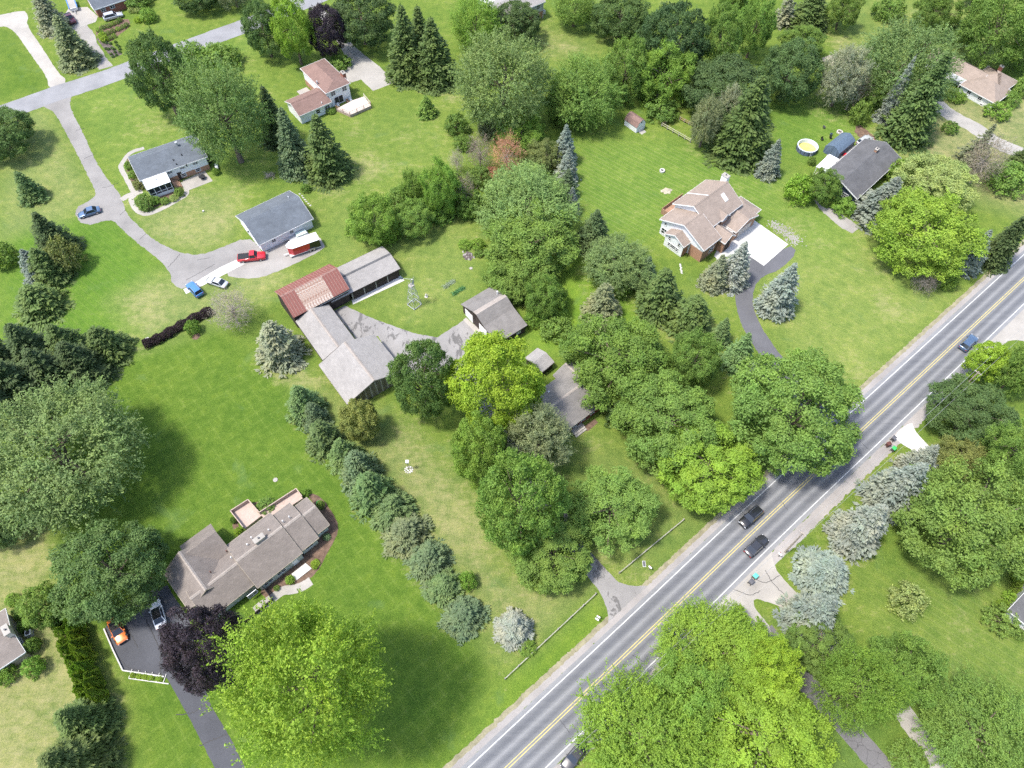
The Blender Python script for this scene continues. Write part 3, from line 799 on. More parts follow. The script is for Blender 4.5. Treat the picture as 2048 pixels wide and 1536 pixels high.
# ---------------------------------------------------------------- buildings
class House:
    """Empty at the building's corner; x runs along the surveyed eave a->b, y to its left, z up"""
    def __init__(s, name, label, a, b, z=0.0, cat='house', group=None):
        s.o = np.array(G(*a, z)); e = np.array(G(*b, z)) - s.o
        s.rz = math.atan2(e[1], e[0])
        s.len = float(np.hypot(*e))
        s.root = empty(name, (s.o[0], s.o[1], 0), s.rz, label, cat, group)
    def L(s, p, z=0.0):
        d = np.array(G(*p, z)) - s.o
        c, n = math.cos(s.rz), math.sin(s.rz)
        return float(c * d[0] + n * d[1]), float(-n * d[0] + c * d[1])
    def zfor(s, p, y=None, x=None):
        """height at which the surveyed point lies at local y (or x)"""
        lo, hi = 0.0, 25.0
        f = (lambda z: s.L(p, z)[1] - y) if y is not None else (lambda z: s.L(p, z)[0] - x)
        flo = f(lo)
        for _ in range(50):
            md = (lo + hi) / 2
            if (f(md) > 0) == (flo > 0): lo = md
            else: hi = md
        return (lo + hi) / 2
    def part(s, name, mb, mt, parent=None, smooth=False):
        return mb.build(name, mt, parent or s.root, smooth)
    # gable volume: eave rectangle x0..x1, y0..y1 at ze, ridge along axis at zr
    def gable(s, x0, x1, y0, y1, ze, zr, roofm, wallm, axis='x', oh=0.35, t=0.16, ridge=None, wall_parts=True, ym=None, z0=0.0, fascia=True, trim=None):
        if axis == 'x': u0, u1, a, b = y0, y1, x0, x1
        else: u0, u1, a, b = x0, x1, y0, y1
        um = (u0 + u1) / 2 if ym is None else ym
        rf = MB().prism([(u0, ze), (u1, ze), (u1, ze + t), (um, zr + t), (u0, ze + t)], a, b, axis)
        # open the underside: replace flat soffit by thin slopes
        rf = MB()
        for (p, q) in (((u0, ze), (um, zr)), ((um, zr), (u1, ze))):
            rf.prism([p, q, (q[0], q[1] + t), (p[0], p[1] + t)], a, b, axis)
        roof = s.part('roof', rf, roofm)
        if ridge:
            w = 0.26; k1 = (zr - ze) / max(0.01, um - u0); k2 = (zr - ze) / max(0.01, u1 - um)
            s.part('ridge_cap', MB().prism([(um - w, zr + t - w * k1 + .01), (um, zr + t + .01), (um + w, zr + t - w * k2 + .01), (um + w, zr + t - w * k2 + .04), (um, zr + t + .05), (um - w, zr + t - w * k1 + .04)], a + .02, b - .02, axis), ridge, roof)
        if fascia:
            tm = trim or M['white']
            for u, d in ((u0, -1), (u1, 1)):
                lo, hi = sorted((u + d * .005, u + d * .06))
                fb = MB().box(a, b, lo, hi, ze - .12, ze + t * .8) if axis == 'x' else MB().box(lo, hi, a, b, ze - .12, ze + t * .8)
                s.part('gutter', fb, tm, roof)
            for c, d in ((a, -1), (b, 1)):
                lo, hi = sorted((c + d * .005, c + d * .05))
                rb = MB().prism([(u0, ze - .12), (um, zr - .12), (u1, ze - .12), (u1, ze + t * .9), (um, zr + t * .9), (u0, ze + t * .9)], lo, hi, axis)
                s.part('bargeboard', rb, tm, roof)
        if wallm:
            k = (zr - ze) / max(.01, um - u0)
            k2 = (zr - ze) / max(.01, u1 - um)
            wb = MB().prism([(u0 + oh, z0), (u1 - oh, z0), (u1 - oh, ze + oh * k2 - .02), (um, zr - .02), (u0 + oh, ze + oh * k - .02)], a + oh, b - oh, axis)
            s.part('wall', wb, wallm)
        return roof
    def hip(s, x0, x1, y0, y1, ze, zr, roofm, wallm, oh=0.4, t=0.15, r0=None, r1=None, axis='x', z0=0.0, trim=None):
        """hip roof; r0, r1 = ridge end positions along the axis"""
        if axis == 'x':
            h = (y1 - y0) / 2; ym = (y0 + y1) / 2
            r0 = x0 + h if r0 is None else r0; r1 = x1 - h if r1 is None else r1
            R0, R1 = (r0, ym, zr), (r1, ym, zr)
        else:
            h = (x1 - x0) / 2; xm = (x0 + x1) / 2
            r0 = y0 + h if r0 is None else r0; r1 = y1 - h if r1 is None else r1
            R0, R1 = (xm, r0, zr), (xm, r1, zr)
        v = [(x0, y0, ze), (x1, y0, ze), (x1, y1, ze), (x0, y1, ze), R0, R1, (x0, y0, ze - t), (x1, y0, ze - t), (x1, y1, ze - t), (x0, y1, ze - t)]
        if axis == 'x': f = [(0, 1, 5, 4), (1, 2, 5), (2, 3, 4, 5), (3, 0, 4)]
        else: f = [(0, 1, 4), (1, 2, 5, 4), (2, 3, 5), (3, 0, 4, 5)]
        f += [(9, 8, 7, 6)]
        roof = s.part('roof', MB().add(v, f), roofm)
        tm = trim or M['white']
        g = MB()
        g.box(x0, x1, y0 - .06, y0, ze - t, ze + .01).box(x0, x1, y1, y1 + .06, ze - t, ze + .01)
        g.box(x0 - .06, x0, y0 - .06, y1 + .06, ze - t, ze + .01).box(x1, x1 + .06, y0 - .06, y1 + .06, ze - t, ze + .01)
        s.part('gutter', g, tm, roof)
        if wallm:
            s.part('wall', MB().box(x0 + oh, x1 - oh, y0 + oh, y1 - oh, z0, ze - t - .01), wallm)
        return roof
    def face(s, side, u, z, w, h, d, at):
        """box of size w x h sunk/proud d on the wall plane 'at' of a side"""
        m = MB()
        if side == 'front': m.box(u - w / 2, u + w / 2, at - d, at + .05, z, z + h)
        elif side == 'back': m.box(u - w / 2, u + w / 2, at - .05, at + d, z, z + h)
        elif side == 'left': m.box(at - d, at + .05, u - w / 2, u + w / 2, z, z + h)
        else: m.box(at - .05, at + d, u - w / 2, u + w / 2, z, z + h)
        return m
    def window(s, side, at, u, z, w, h, mull=1, fm=None, bars=True):
        """frame of four bars with glazing behind, mullions between the panes"""
        fm = fm or M['white']
        fr = MB()
        fw = 0.09
        def bar(ua, ub, za, zb, dd):
            if side == 'front': fr.box(ua, ub, at - dd, at + .03, za, zb)
            elif side == 'back': fr.box(ua, ub, at - .03, at + dd, za, zb)
            elif side == 'left': fr.box(at - dd, at + .03, ua, ub, za, zb)
            else: fr.box(at - .03, at + dd, ua, ub, za, zb)
        bar(u - w / 2 - fw, u - w / 2, z - fw, z + h + fw, .07)
        bar(u + w / 2, u + w / 2 + fw, z - fw, z + h + fw, .07)
        bar(u - w / 2, u + w / 2, z + h, z + h + fw, .068)
        bar(u - w / 2, u + w / 2, z - fw, z, .09)
        for i in range(mull):
            uu = u - w / 2 + w * (i + 1) / (mull + 1)
            bar(uu - .03, uu + .03, z, z + h, .06)
        if bars: bar(u - w / 2, u + w / 2, z + h / 2 - .025, z + h / 2 + .025, .055)
        win = s.part('window', fr, fm)
        s.part('pane', s.face(side, u, z, w, h, .02, at), M['glass'], win)
        return win
    def door(s, side, at, u, z, w, h, mt, panels=0):
        d = s.part('door', s.face(side, u, z, w, h, .05, at), mt)
        if panels:
            for i in range(panels):
                s.part('panel', s.face(side, u, z + .06 + i * (h - .06) / panels, w - .16, (h - .06) / panels - .07, .075, at), mt, d)
        return d
    def chimney(s, x, y, z0, z1, w, d, mt, cap=None):
        c = s.part('chimney', MB().box(x - w / 2, x + w / 2, y - d / 2, y + d / 2, z0, z1), mt)
        s.part('chimney_cap', MB().box(x - w / 2 - .08, x + w / 2 + .08, y - d / 2 - .08, y + d / 2 + .08, z1, z1 + .12), cap or M['concrete'], c)
        s.part('flue', MB().tube((x, y, z1 + .12), (x, y, z1 + .4), .14, .14, 10), M['grey_plastic'], c)
        return c
    def vent(s, x, y, z, r=.09, h=.5, mt=None):
        return s.part('vent_pipe', MB().tube((x, y, z - .3), (x, y, z + h), r, r, 8), mt or M['white'])

def quad_house(name, label, a, b, c, ze, ridge_px, roofm, wallm, d=None, oh=.4, ridge=None, cat='house', group=None, trim=None):
    """plain gable building surveyed from three eave corners and a ridge end"""
    H = House(name, label, a, b, ze, cat, group)
    if d is not None:
        Wd = abs(H.L(d, ze)[1])
    else:
        Wd = abs(H.L(c, ze)[1])
    H.W = Wd
    H.ze = ze
    H.zr = H.zfor(ridge_px, y=Wd / 2)
    H.zr = min(max(H.zr, ze + 0.12 * Wd), ze + 0.42 * Wd)
    H.oh = oh
    H.gable(0, H.len, 0, Wd, ze, H.zr, roofm, wallm, 'x', oh, ridge=ridge, trim=trim)
    return H

# --- white garage with blue-grey roof
H = quad_house('garage_building', 'white detached garage with blue-grey shingle roof beside the red trailer', (518, 491.7), (626.9, 438), (469.1, 433.7), 2.5, (488, 445.2), M['sh_blue'], M['white_siding'], cat='garage')
for px in (753, 1000):
    u, _ = H.L((440 + px / 6.983, 370 + (780 if px < 800 else 655) / 6.983), 1.6)
    H.window('front', H.oh, u, 1.25, 0.8, 0.75, 1)
H.door('left', H.oh, H.W * .33, 0, 2.6, 2.1, M['white'], 4)
H.door('left', H.oh, H.W * .68, 0, 2.6, 2.1, M['white'], 4)
H.part('door_lamp', MB().box(-.02, .25, H.W * .5 - .1, H.W * .5 + .1, 2.0, 2.3), M['black'])
H.vent(H.len * .86, H.W * .62, H.zr - .5, .1, .6)

# --- ranch with sunroom
H = quad_house('ranch_house', 'white and brick ranch house with blue-grey roof and white sunroom', (279.5, 362.5), (414.9, 314.3), (254.1, 315.5), 3.5, (260.7, 324.2), M['sh_blue'], M['white_siding'])
H.part('brick_base', MB().box(.38, H.len - .38, .37, H.W - .37, 0, 1.35), M['brick_tan'])
for cx, cy in ((885, 760), (1085, 685), (1295, 612)):
    u, _ = H.L((230 + cx / 8.086, 250 + cy / 8.086), 2.9)
    H.window('front', .4, u, 2.55, 1.0, .45, 1)
for cx, cy in ((1125, 830), (1350, 735)):
    u, _ = H.L((230 + cx / 8.086, 250 + cy / 8.086), 1.0)
    H.window('front', .37, u, .55, 1.0, .8, 0)
H.door('front', .37, H.L((230 + 1080 / 8.086, 250 + 865 / 8.086), 1)[0], 0, .95, 2.0, M['barn_dark'])
zc = H.zr + .1
x, y = H.L((354.5, 291), zc)
H.part('flue', MB().tube((x, y, H.zr - .4), (x, y, zc + .7), .22, .22, 10).tube((x, y, zc + .7), (x, y, zc + .95), .32, .32, 10), M['steel'])
for cx, cy in ((945, 570), (1085, 500), (985, 612), (1135, 605)):
    x, y = H.L((230 + cx / 8.086, 250 + cy / 8.086), 4.4)
    zz = 3.66 + (y / (H.W / 2)) * (H.zr - 3.5)
    H.vent(x, y, zz, .13, .3, M['black'])
# sunroom: white low-slope roof on posts, glazed front, brick-coloured lower storey
x0, _ = H.L((230 + 445 / 8.086, 250 + 905 / 8.086), 3.4); x1, _ = H.L((230 + 825 / 8.086, 250 + 770 / 8.086), 3.4)
yf = H.L((230 + 715 / 8.086, 250 + 985 / 8.086), 2.9)[1]
sun_roof = H.part('sunroom_roof', MB().prism([(yf, 2.85), (.2, 3.45), (.2, 3.57), (yf, 2.97)], x0, x1, 'x'), M['white_roof'])
H.part('roof_vent', MB().box((x0 + x1) / 2 - .3, (x0 + x1) / 2 + .3, yf * .45, yf * .35, 3.2, 3.5), M['steel'], sun_roof)
yw = yf + .3
fr = MB()
nb = 4
for i in range(nb + 1):
    xx = x0 + .15 + (x1 - x0 - .3) * i / nb
    fr.box(xx - .06, xx + .06, yw - .06, yw + .06, .2, 2.85)
for z in (.75, 1.35, 2.75): fr.box(x0 + .15, x1 - .15, yw - .05, yw + .05, z - .06, z + .06)
frame = H.part('sunroom_frame', fr, M['white'])
for i in range(nb):
    xa = x0 + .15 + (x1 - x0 - .3) * i / nb + .07; xb = x0 + .15 + (x1 - x0 - .3) * (i + 1) / nb - .07
    H.part('pane', MB().box(xa, xb, yw - .02, yw + .02, 1.42, 2.68), M['glass'], frame)
    H.part('pane', MB().box(xa, xb, yw - .02, yw + .02, .82, 1.28), M['glass'], frame)
H.part('sunroom_wall', MB().box(x0 + .15, x0 + .25, yw, .4, 0, 2.85).box(x1 - .25, x1 - .15, yw, .4, 0, 2.85).box(x0 + .15, x1 - .15, yw - .03, yw + .05, 0, .68), M['white_siding'])
# side steps
for i in range(5):
    H.part('step', MB().box(x1 + .2 + i * .32, x1 + .52 + i * .32, yf + .6, -.1, 0, 1.3 - i * .26), M['rail_brown'])
H.part('handrail', MB().tube((x1 + .1, yf + .6, 2.2), (x1 + 1.8, yf + .6, 1.0), .04).tube((x1 + 1.8, yf + .6, 0), (x1 + 1.8, yf + .6, 1.0), .04), M['rail_brown'])
H.part('downspout', MB().tube((-.1, .1, 3.4), (.35, .3, 3.1), .05).tube((.35, .3, 3.1), (.35, .3, .2), .05), M['white'])

# --- barn with the rusty red roof
H = House('barn', 'dark barn with rusty red standing-seam metal roof', (586.7, 636), (698.8, 577.9), 3.7, 'barn')
Wd = H.L((549.1, 583.6), 3.7)[1]; Ln = H.len; ze = 3.7
zr = min(H.zfor((560.5, 592.8), y=Wd * .5), ze + .34 * Wd)
H.part('wall', MB().prism([(.3, 0), (Wd - .3, 0), (Wd - .3, ze + .05), (Wd / 2, zr - .04), (.3, ze + .05)], .25, Ln - .25, 'x'), M['barn_dark'])
M['metal_red'] = mat('faded_red_metal', (0.205, 0.080, 0.064), 0.55, 0.2, 1.2, 9, 0.1)
m, nt, b = nodes_of('rusted_white_metal')
v = objvec(nt)
n1 = noise(nt, 0.9, 7, objvec(nt, (1.6, 0.7, 1), 0.1), 0.8, 0.8)
n2 = noise(nt, 4.0, 4, v, 0.7)
a = ramp(nt, n1, [(0.36, (0.46, 0.43, 0.40)), (0.47, (0.40, 0.32, 0.26)), (0.54, (0.24, 0.125, 0.085)), (0.66, (0.17, 0.075, 0.055))])
nt.links.new(mixc(nt, 1.0, a, ramp(nt, n2, [(0.3, 0.8), (0.7, 1.15)]), 'MULTIPLY'), b.inputs['Base Color'])
b.inputs['Roughness'].default_value = 0.6
M['metal_rust'] = m
M['metal_pink'] = mat('pale_seam_metal', (0.29, 0.165, 0.135), 0.5, 0.25, 2, 9)
npan = 21
roof = H.part('roof', MB().prism([(-.05, ze - .02), (Wd / 2, zr - .02), (Wd + .05, ze - .02), (Wd + .05, ze + .03), (Wd / 2, zr + .03), (-.05, ze + .03)], 0.02, Ln - .02, 'x'), M['barn_dark'])
pw = Ln / npan
slope = math.hypot(Wd / 2, zr - ze)
pan = MB().box(0.02, pw - .09, 0, slope + .08, 0, .02).mesh('roof_panel')
rib = MB().box(pw - .08, pw + .01, 0, slope + .08, 0, .07).mesh('seam')
ang = math.atan2(zr - ze, Wd / 2)
rr = random.Random(4)
for side in (0, 1):
    for i in range(npan):
        for me0, nm in ((pan, 'roof_panel'), (rib, 'seam')):
            rusty = side == 0 and 5 <= i <= 14
            mt = (M['metal_rust'] if rusty else M['metal_red']) if nm == 'roof_panel' else (M['metal_rust'] if rusty else M['metal_pink'])
            me1 = me0 if False else me0.copy() if (me0.name + mt.name) not in H.__dict__ else H.__dict__[me0.name + mt.name]
            if (me0.name + mt.name) not in H.__dict__:
                me1.materials.append(mt)
                H.__dict__[me0.name + mt.name] = me1
            o = link(bpy.data.objects.new(nm, me1), roof)
            if side == 0:
                o.matrix_local = Matrix.Translation((i * pw, -.06, ze + .04)) @ Matrix.Rotation(ang, 4, 'X')
            else:
                o.matrix_local = Matrix.Translation(((i + 1) * pw, Wd + .06, ze + .04)) @ Matrix.Rotation(math.pi, 4, 'Z') @ Matrix.Rotation(ang, 4, 'X')
H.part('ridge_cap', MB().prism([(Wd / 2 - .2, zr - .02), (Wd / 2, zr + .14), (Wd / 2 + .2, zr - .02)], -.02, Ln + .02, 'x'), M['metal_pink'], roof)
H.part('sliding_door', H.face('front', Ln * .78, 0, Ln * .36, 3.0, .08, .3), M['barn_dark'])
H.part('door_track', MB().box(Ln * .45, Ln * .99, .1, .2, 3.1, 3.28), M['steel'])
for i in range(9):
    H.part('board', MB().box(.19, .24, .5 + i * (Wd - 1) / 9, .5 + (i + .86) * (Wd - 1) / 9, 0, ze), M['barn_dark'])

# --- long shed
H = quad_house('machine_shed', 'long dark shed with pale grey roof and white apron beside the windmill', (699.5, 588.2), (800.8, 538.1), None, 2.4, (781.5, 507.8), M['sh_grey'], M['barn_dark'], d=(764.4, 493.2), oh=.3, ridge=M['sh_dark'], cat='shed', trim=M['barn_dark'])
xs0 = -2.0
for i in range(4):
    xa = .5 + i * (H.len - .9) / 4; xb = .5 + (i + 1) * (H.len - .9) / 4
    d = H.part('sliding_door', MB().box(xa + .12, xb - .12, .2, .29, .05, 2.2), M['barn_dark'])
    for k in range(5):
        H.part('board', MB().box(xa + .16 + k * (xb - xa - .32) / 5, xa + .10 + (k + 1) * (xb - xa - .32) / 5, .17, .2, .08, 2.18), M['barn_dark'], d)
    H.part('post', MB().box(xa - .1, xa + .1, .08, .26, 0, 2.4), M['wood'])
# its western end runs on behind the red barn
wx = -4.0
H.part('roof', MB().prism([(0.01, H.ze), (H.W / 2, H.zr), (H.W / 2, H.zr + .155), (0.01, H.ze + .155)], wx, -.001, 'x').prism([(H.W / 2, H.zr), (H.W - .01, H.ze), (H.W - .01, H.ze + .155), (H.W / 2, H.zr + .155)], wx, -.001, 'x'), M['sh_grey'])

# --- low shed linking the barns
H = quad_house('linking_shed', 'low grey-roofed shed joining the red-roofed barn and the large barn', (591.3, 643.6), (645.9, 721.5), (659.6, 612.1), 2.3, (624.3, 621.2), M['sh_grey'], M['barn_dark'], oh=.25, ridge=M['sh_ridge'], cat='shed', trim=M['barn_dark'])
H.door('back', H.W - .25, H.len * .3, 0, 2.4, 2.1, M['barn_dark'], 3)
H.door('back', H.W - .25, H.len * .65, 0, 2.4, 2.1, M['barn_dark'], 3)

# --- large lower barn with board gable
H = quad_house('pole_barn', 'large barn with pale grey shingle roof and weathered board gable', (638, 730.6), (694.9, 809.2), (749.6, 670.2), 2.7, (691.5, 687.3), M['sh_grey'], M['barn_grey'], oh=.3, ridge=M['sh_ridge'], cat='barn', trim=M['wood'])
nb = 30
for i in range(nb):
    u0 = .35 + i * (H.W - .7) / nb; u1 = .35 + (i + .8) * (H.W - .7) / nb
    um = (u0 + u1) / 2
    top = H.ze + (H.zr - H.ze) * (1 - abs(um - H.W / 2) / (H.W / 2)) - .1
    H.part('board', MB().box(H.len - .3, H.len - .24 - .03 * (i % 2), u0, u1, .05, top), M['barn_grey'] if i % 3 else M['wood'])
H.door('back', H.W - .3, H.len * .5, 0, 3, 2.3, M['barn_dark'], 3)

# --- grey saltbox garage: four roof planes
H = House('saltbox_garage', 'dark garage with stepped grey saltbox roof and white doors', (955.3, 628.6), (1016.2, 592.1), 4.6, 'garage')
c8 = lambda x, y: (900 + x / 4.519, 560 + y / 4.519)
yl = H.L(c8(85, 230), 2.5)[1]; ylb = H.L(c8(195, 300), 4.45)[1]; yrb = H.L(c8(298, 430), 3.2)[1]; yre = H.L(c8(575, 490), 2.2)[1]
xb = (H.L(c8(350, 65), 2.5)[0] + H.L(c8(525, 145), 4.6)[0]) / 2
xf = (H.L(c8(85, 230), 2.5)[0]) * .5
yrt = 0.0
prof_ = [(yl, 2.5), (ylb, 4.45), (yrt, 4.6), (yrb, 3.3), (yre, 2.2)]
plane_m = [M['sh_greybrown'], M['sh_ridge'], M['sh_greybrown'], M['sh_greybrown']]
for i in range(4):
    (ya, za), (yb2, zb) = prof_[i], prof_[i + 1]
    H.part('roof', MB().prism([(ya, za), (yb2, zb), (yb2, zb + .15), (ya, za + .15)], xf, xb, 'x'), plane_m[i])
wprof = [(yl - .3, 0), (yre + .3, 0), (yre + .3, 2.25)] + [(yrb, 3.28), (yrt, 4.58), (ylb, 4.43)] + [(yl - .3, 2.6)]
H.part('wall', MB().prism(wprof, xf + .3, xb - .3, 'x'), M['barn_dark'])
H.door('left', xf + .3, (yl + ylb) / 2 - .2, 0, 2.5, 2.2, M['white'], 4)
H.door('left', xf + .3, (ylb + yrb) / 2 - 1.0, 0, 2.5, 2.2, M['white'], 4)
H.part('bargeboard', MB().box(xf - .02, xf + .06, ylb - .1, ylb + .1, 2.3, 4.4), M['barn_dark'])
x, y = H.L(c8(428, 120), 4.4)
H.part('flue', MB().tube((x, y, 3.6), (x, y, 5.0), .14, .14, 10), M['white'])
H.window('front', yre + .3, xb - 2.0, 1.0, .8, .8, 1)

# --- red house under the trees
H = House('farmhouse', 'dark red farmhouse with grey shingle roof half hidden by trees', (1142.3, 855.4), (1209.8, 804.5), 2.5, 'house')
Wd = H.L(c8(925, 920), 2.5)[1]
xl = H.L(c8(800, 1000), 2.6)[0]
zr = min(max(H.zfor(c8(985, 1092), y=Wd * .5), 3.8), 2.5 + .3 * Wd)
H.gable(min(xl, -2.2), H.len, 0, Wd, 2.5, zr, M['sh_greybrown'], M['red_siding'], 'x', .35, ridge=M['sh_ridge'], trim=M['wood'])
xa = H.L(c8(915, 845), 2.5)[0]; xc = H.L(c8(1040, 800), 2.5)[0]; yb = H.L(c8(1025, 795), 2.5)[1]
H.gable(max(xa, min(xl, -2.2) + .5), max(xc, xa + 6), Wd * .55, yb, 2.45, 3.7, M['sh_greybrown'], M['red_siding'], 'y', .3, ridge=M['sh_ridge'], trim=M['wood'])
for cx, cy in ((1145, 1325), (1215, 1262), (1300, 1206)):
    u, _ = H.L(c8(cx, cy), 1.4)
    H.window('front', .35, u, .95, .95, 1.1, 1)
H.part('brick_base', MB().box(min(xl, -2.2) + .3, H.len - .3, .33, Wd - .4, 0, .3), M['brick'])
for i in range(3):
    H.part('step', MB().box(.4, 3.0, -.45 - i * .4, .3 - i * .0, 0, .6 - i * .2), M['wood'])
x, y = H.L(c8(893, 1015), 3.3); H.vent(x, y, 3.2, .2, .35, M['steel'])
for cx, cy in ((995, 1048), (940, 1088)):
    x, y = H.L(c8(cx, cy), 3.8); H.part('skylight', MB().box(x - .2, x + .2, y - .2, y + .2, 3.6, 4.0), M['white'])
sheet('flower_bed', [c8(1200, 1330), c8(1310, 1255), c8(1340, 1290), c8(1240, 1370)], M['mulch'], 0.008, 'brown bed beside the farmhouse steps', 0, 0.05)

# --- small grey-roofed shed beside the farmhouse
H = House('garden_shed', 'tiny dark shed with grey roof behind the yellow-green maple', c8(880, 790), c8(935, 745), 1.7, 'shed')
H.gable(-1.6, H.len + .1, -.1, 4.4, 1.7, 2.5, M['sh_grey'], M['barn_dark'], 'x', .2, trim=M['wood'])
H.door('right', H.len - .1, 2.0, 0, .9, 1.6, M['wood'])

# --- gambrel garden shed
c12 = lambda x, y: (1230 + x / 8.083, 210 + y / 8.083)
H = House('gambrel_shed', 'white gambrel shed with brown roof at the wood edge', c12(245, 110), c12(440, 245), 3.0, 'shed')
w = 1.5
pr = [(-w - .1, 1.45), (-w * .62, 2.55), (0, 3.0), (w * .62, 2.55), (w + .1, 1.45)]
for i in range(4):
    H.part('roof', MB().prism([pr[i], pr[i + 1], (pr[i + 1][0], pr[i + 1][1] + .08), (pr[i][0], pr[i][1] + .08)], -.1, H.len + .1, 'x'), M['sh_brown'])
H.part('wall', MB().prism([(-w, 0), (w, 0), (w, 1.5), (w * .6, 2.52), (0, 2.96), (-w * .6, 2.52), (-w, 1.5)], 0, H.len, 'x'), M['white_siding'])
for s_ in (-1, 1):
    d = H.part('door', H.face('right', s_ * .42, .1, .8, 1.75, .05, H.len), M['white'])
    H.part('brace', H.face('right', s_ * .42, .9, .7, .12, .08, H.len), M['steel'], d)
H.part('gable_vent', H.face('right', 0, 2.2, .4, .35, .05, H.len), M['black'])
H.part('ramp', MB().prism([(H.len, 0), (H.len + 1.3, 0), (H.len, .15)], -.8, .8, 'y'), M['concrete'])

# --- dark-roofed ranch at the right
c6 = lambda x, y: (1560 + x / 7.314, 230 + y / 7.314)
H = quad_house('ranch_house', 'navy ranch house with plain dark grey roof near the pool', (1714.5, 398.9), (1802, 317.5), (1642, 353.7), 2.5, (1683, 364.7), M['sh_dark'], M['navy_siding'], oh=.5)
u = H.L(c6(970, 1160), 1.3)[1]
H.window('left', .5, min(max(u, 2), H.W - 2), .9, 1.3, 1.0, 2)
x, y = H.L(c6(1430, 550), H.zr)
H.chimney(x, H.W / 2, H.zr - .5, H.zr + .7, .9, .6, M['brick_tan'])
H.window('back', H.W - .5, H.len * .3, 1.0, 1.4, 1.1, 1)
H.window('back', H.W - .5, H.len * .6, 1.0, 1.4, 1.1, 1)
H.door('back', H.W - .5, H.len * .45, 0, 1.8, 2.0, M['glass'])
# white flat canopy on posts
K = House('patio_canopy', 'bright white flat patio canopy behind the navy ranch', c6(670, 832), c6(860, 650), 2.6, 'canopy')
yk = K.L(c6(520, 780), 2.6)[1]
K.part('roof', MB().box(0, K.len, 0, max(yk, 2.5), 2.6, 2.72), M['white_roof'])
for xx in (.15, K.len - .15):
    for yy in (.15, max(yk, 2.5) - .15): K.part('post', MB().box(xx - .06, xx + .06, yy - .06, yy + .06, 0, 2.6), M['white'])
K.part('beam', MB().box(0, K.len, .02, .12, 2.42, 2.59).box(0, K.len, max(yk, 2.5) - .12, max(yk, 2.5) - .02, 2.42, 2.59), M['white'])
# slate-blue fabric garage tent
K = House('garage_tent', 'slate-blue fabric storage tent between the pool and the silver SUV', c6(860, 590), c6(1090, 400), 1.2, 'tent')
yk = K.L(c6(690, 430), 1.8)[1]; yk = min(max(yk, 3.2), 4.5)
pr = [(0, 0), (yk, 0), (yk, 1.7), (yk * .82, 2.2), (yk / 2, 2.75), (yk * .18, 2.2), (0, 1.7)]
K.part('cover', MB().prism(pr, 0, K.len, 'x'), M['tarp_blue'])
for xa_, xb_ in ((-.05, .06), (K.len - .06, K.len + .05)):
    K.part('rib', MB().prism([(p[0] * 1.02 - yk * .01, p[1] * 1.01) for p in pr], xa_, xb_, 'x'), M['tarp_blue'])
for s_ in (-1, 1):
    K.part('door_flap', MB().add([(-.07, yk / 2 + s_ * .05, 2.5), (-.07, yk / 2 + s_ * 1.2, 2.0), (-.35, yk / 2 + s_ * 1.5, 0.02), (-.12, yk / 2 + s_ * .1, 0.02)], [(0, 1, 2, 3)]), M['tarp_blue'])

# --- white split-level house
c7 = lambda x, y: (560 + x / 8.533, 90 + y / 8.533)
H = House('split_level_house', 'white two-storey house with red-brown hip roof and pale deck', c7(780, 830), c7(1200, 648), 4.5, 'house')
yb = (H.L(c7(790, 220), 4.5)[1] + H.L(c7(330, 400), 4.5)[1]) / 2
zr = min(max(H.zfor(c7(905, 600), x=H.len / 2), 5.6), 7.2)
r0 = H.L(c7(905, 600), zr)[1]; r1 = H.L(c7(615, 315), zr)[1]
H.hip(0, H.len, 0, yb, 4.5, zr, M['sh_brown'], M['white_siding'], .35, r0=max(1.2, r0), r1=min(yb - 1.5, r1), axis='y')
for cx, cy in ((900, 825), (1090, 742)):
    u, _ = H.L(c7(cx, cy), 3.4); H.window('front', .35, u, 2.95, 1.15, 1.1, 1)
u, _ = H.L(c7(1040, 965), 1.2)
H.window('front', .35, u, .3, 2.3, 1.9, 1, bars=False)
# side wing
yw0 = H.L(c7(870, 985), 2.5)[1]; yw1 = yw0 + 7.2
zrw = 4.0
H.gable(-8.5, .6, yw0, yw1, 2.5, zrw, M['sh_brown'], M['white_siding'], 'x', .35, ridge=M['sh_brown'])
u, _ = H.L(c7(790, 1050), 1.4); H.window('front', yw0 + .35, u, .95, 1.3, 1.0, 1)
H.window('front', yw0 + .35, u - 2.6, .95, 1.0, 1.0, 0)
x, y = H.L(c7(1120, 490), 4.8); H.chimney(H.len + .15, max(2.5, y), 0, 5.4, .8, 1.4, M['brick'])
x, y = H.L(c7(632, 640), 5.0); H.part('flue', MB().tube((x, y, 4.2), (x, y, 5.4), .2, .2, 10), M['steel'])
x, y = H.L(c7(715, 995), 3.0); H.vent(x, max(y, yw0 + .6), 2.8, .12, .5)
H.part('brick_base', MB().box(.32, .36, yw1, yb - .4, 0, 1.6), M['brick_tan'])
H.part('front_step', MB().box(-3, -.2, yw1 + .5, yb - 1.5, 0, .12), M['concrete'])
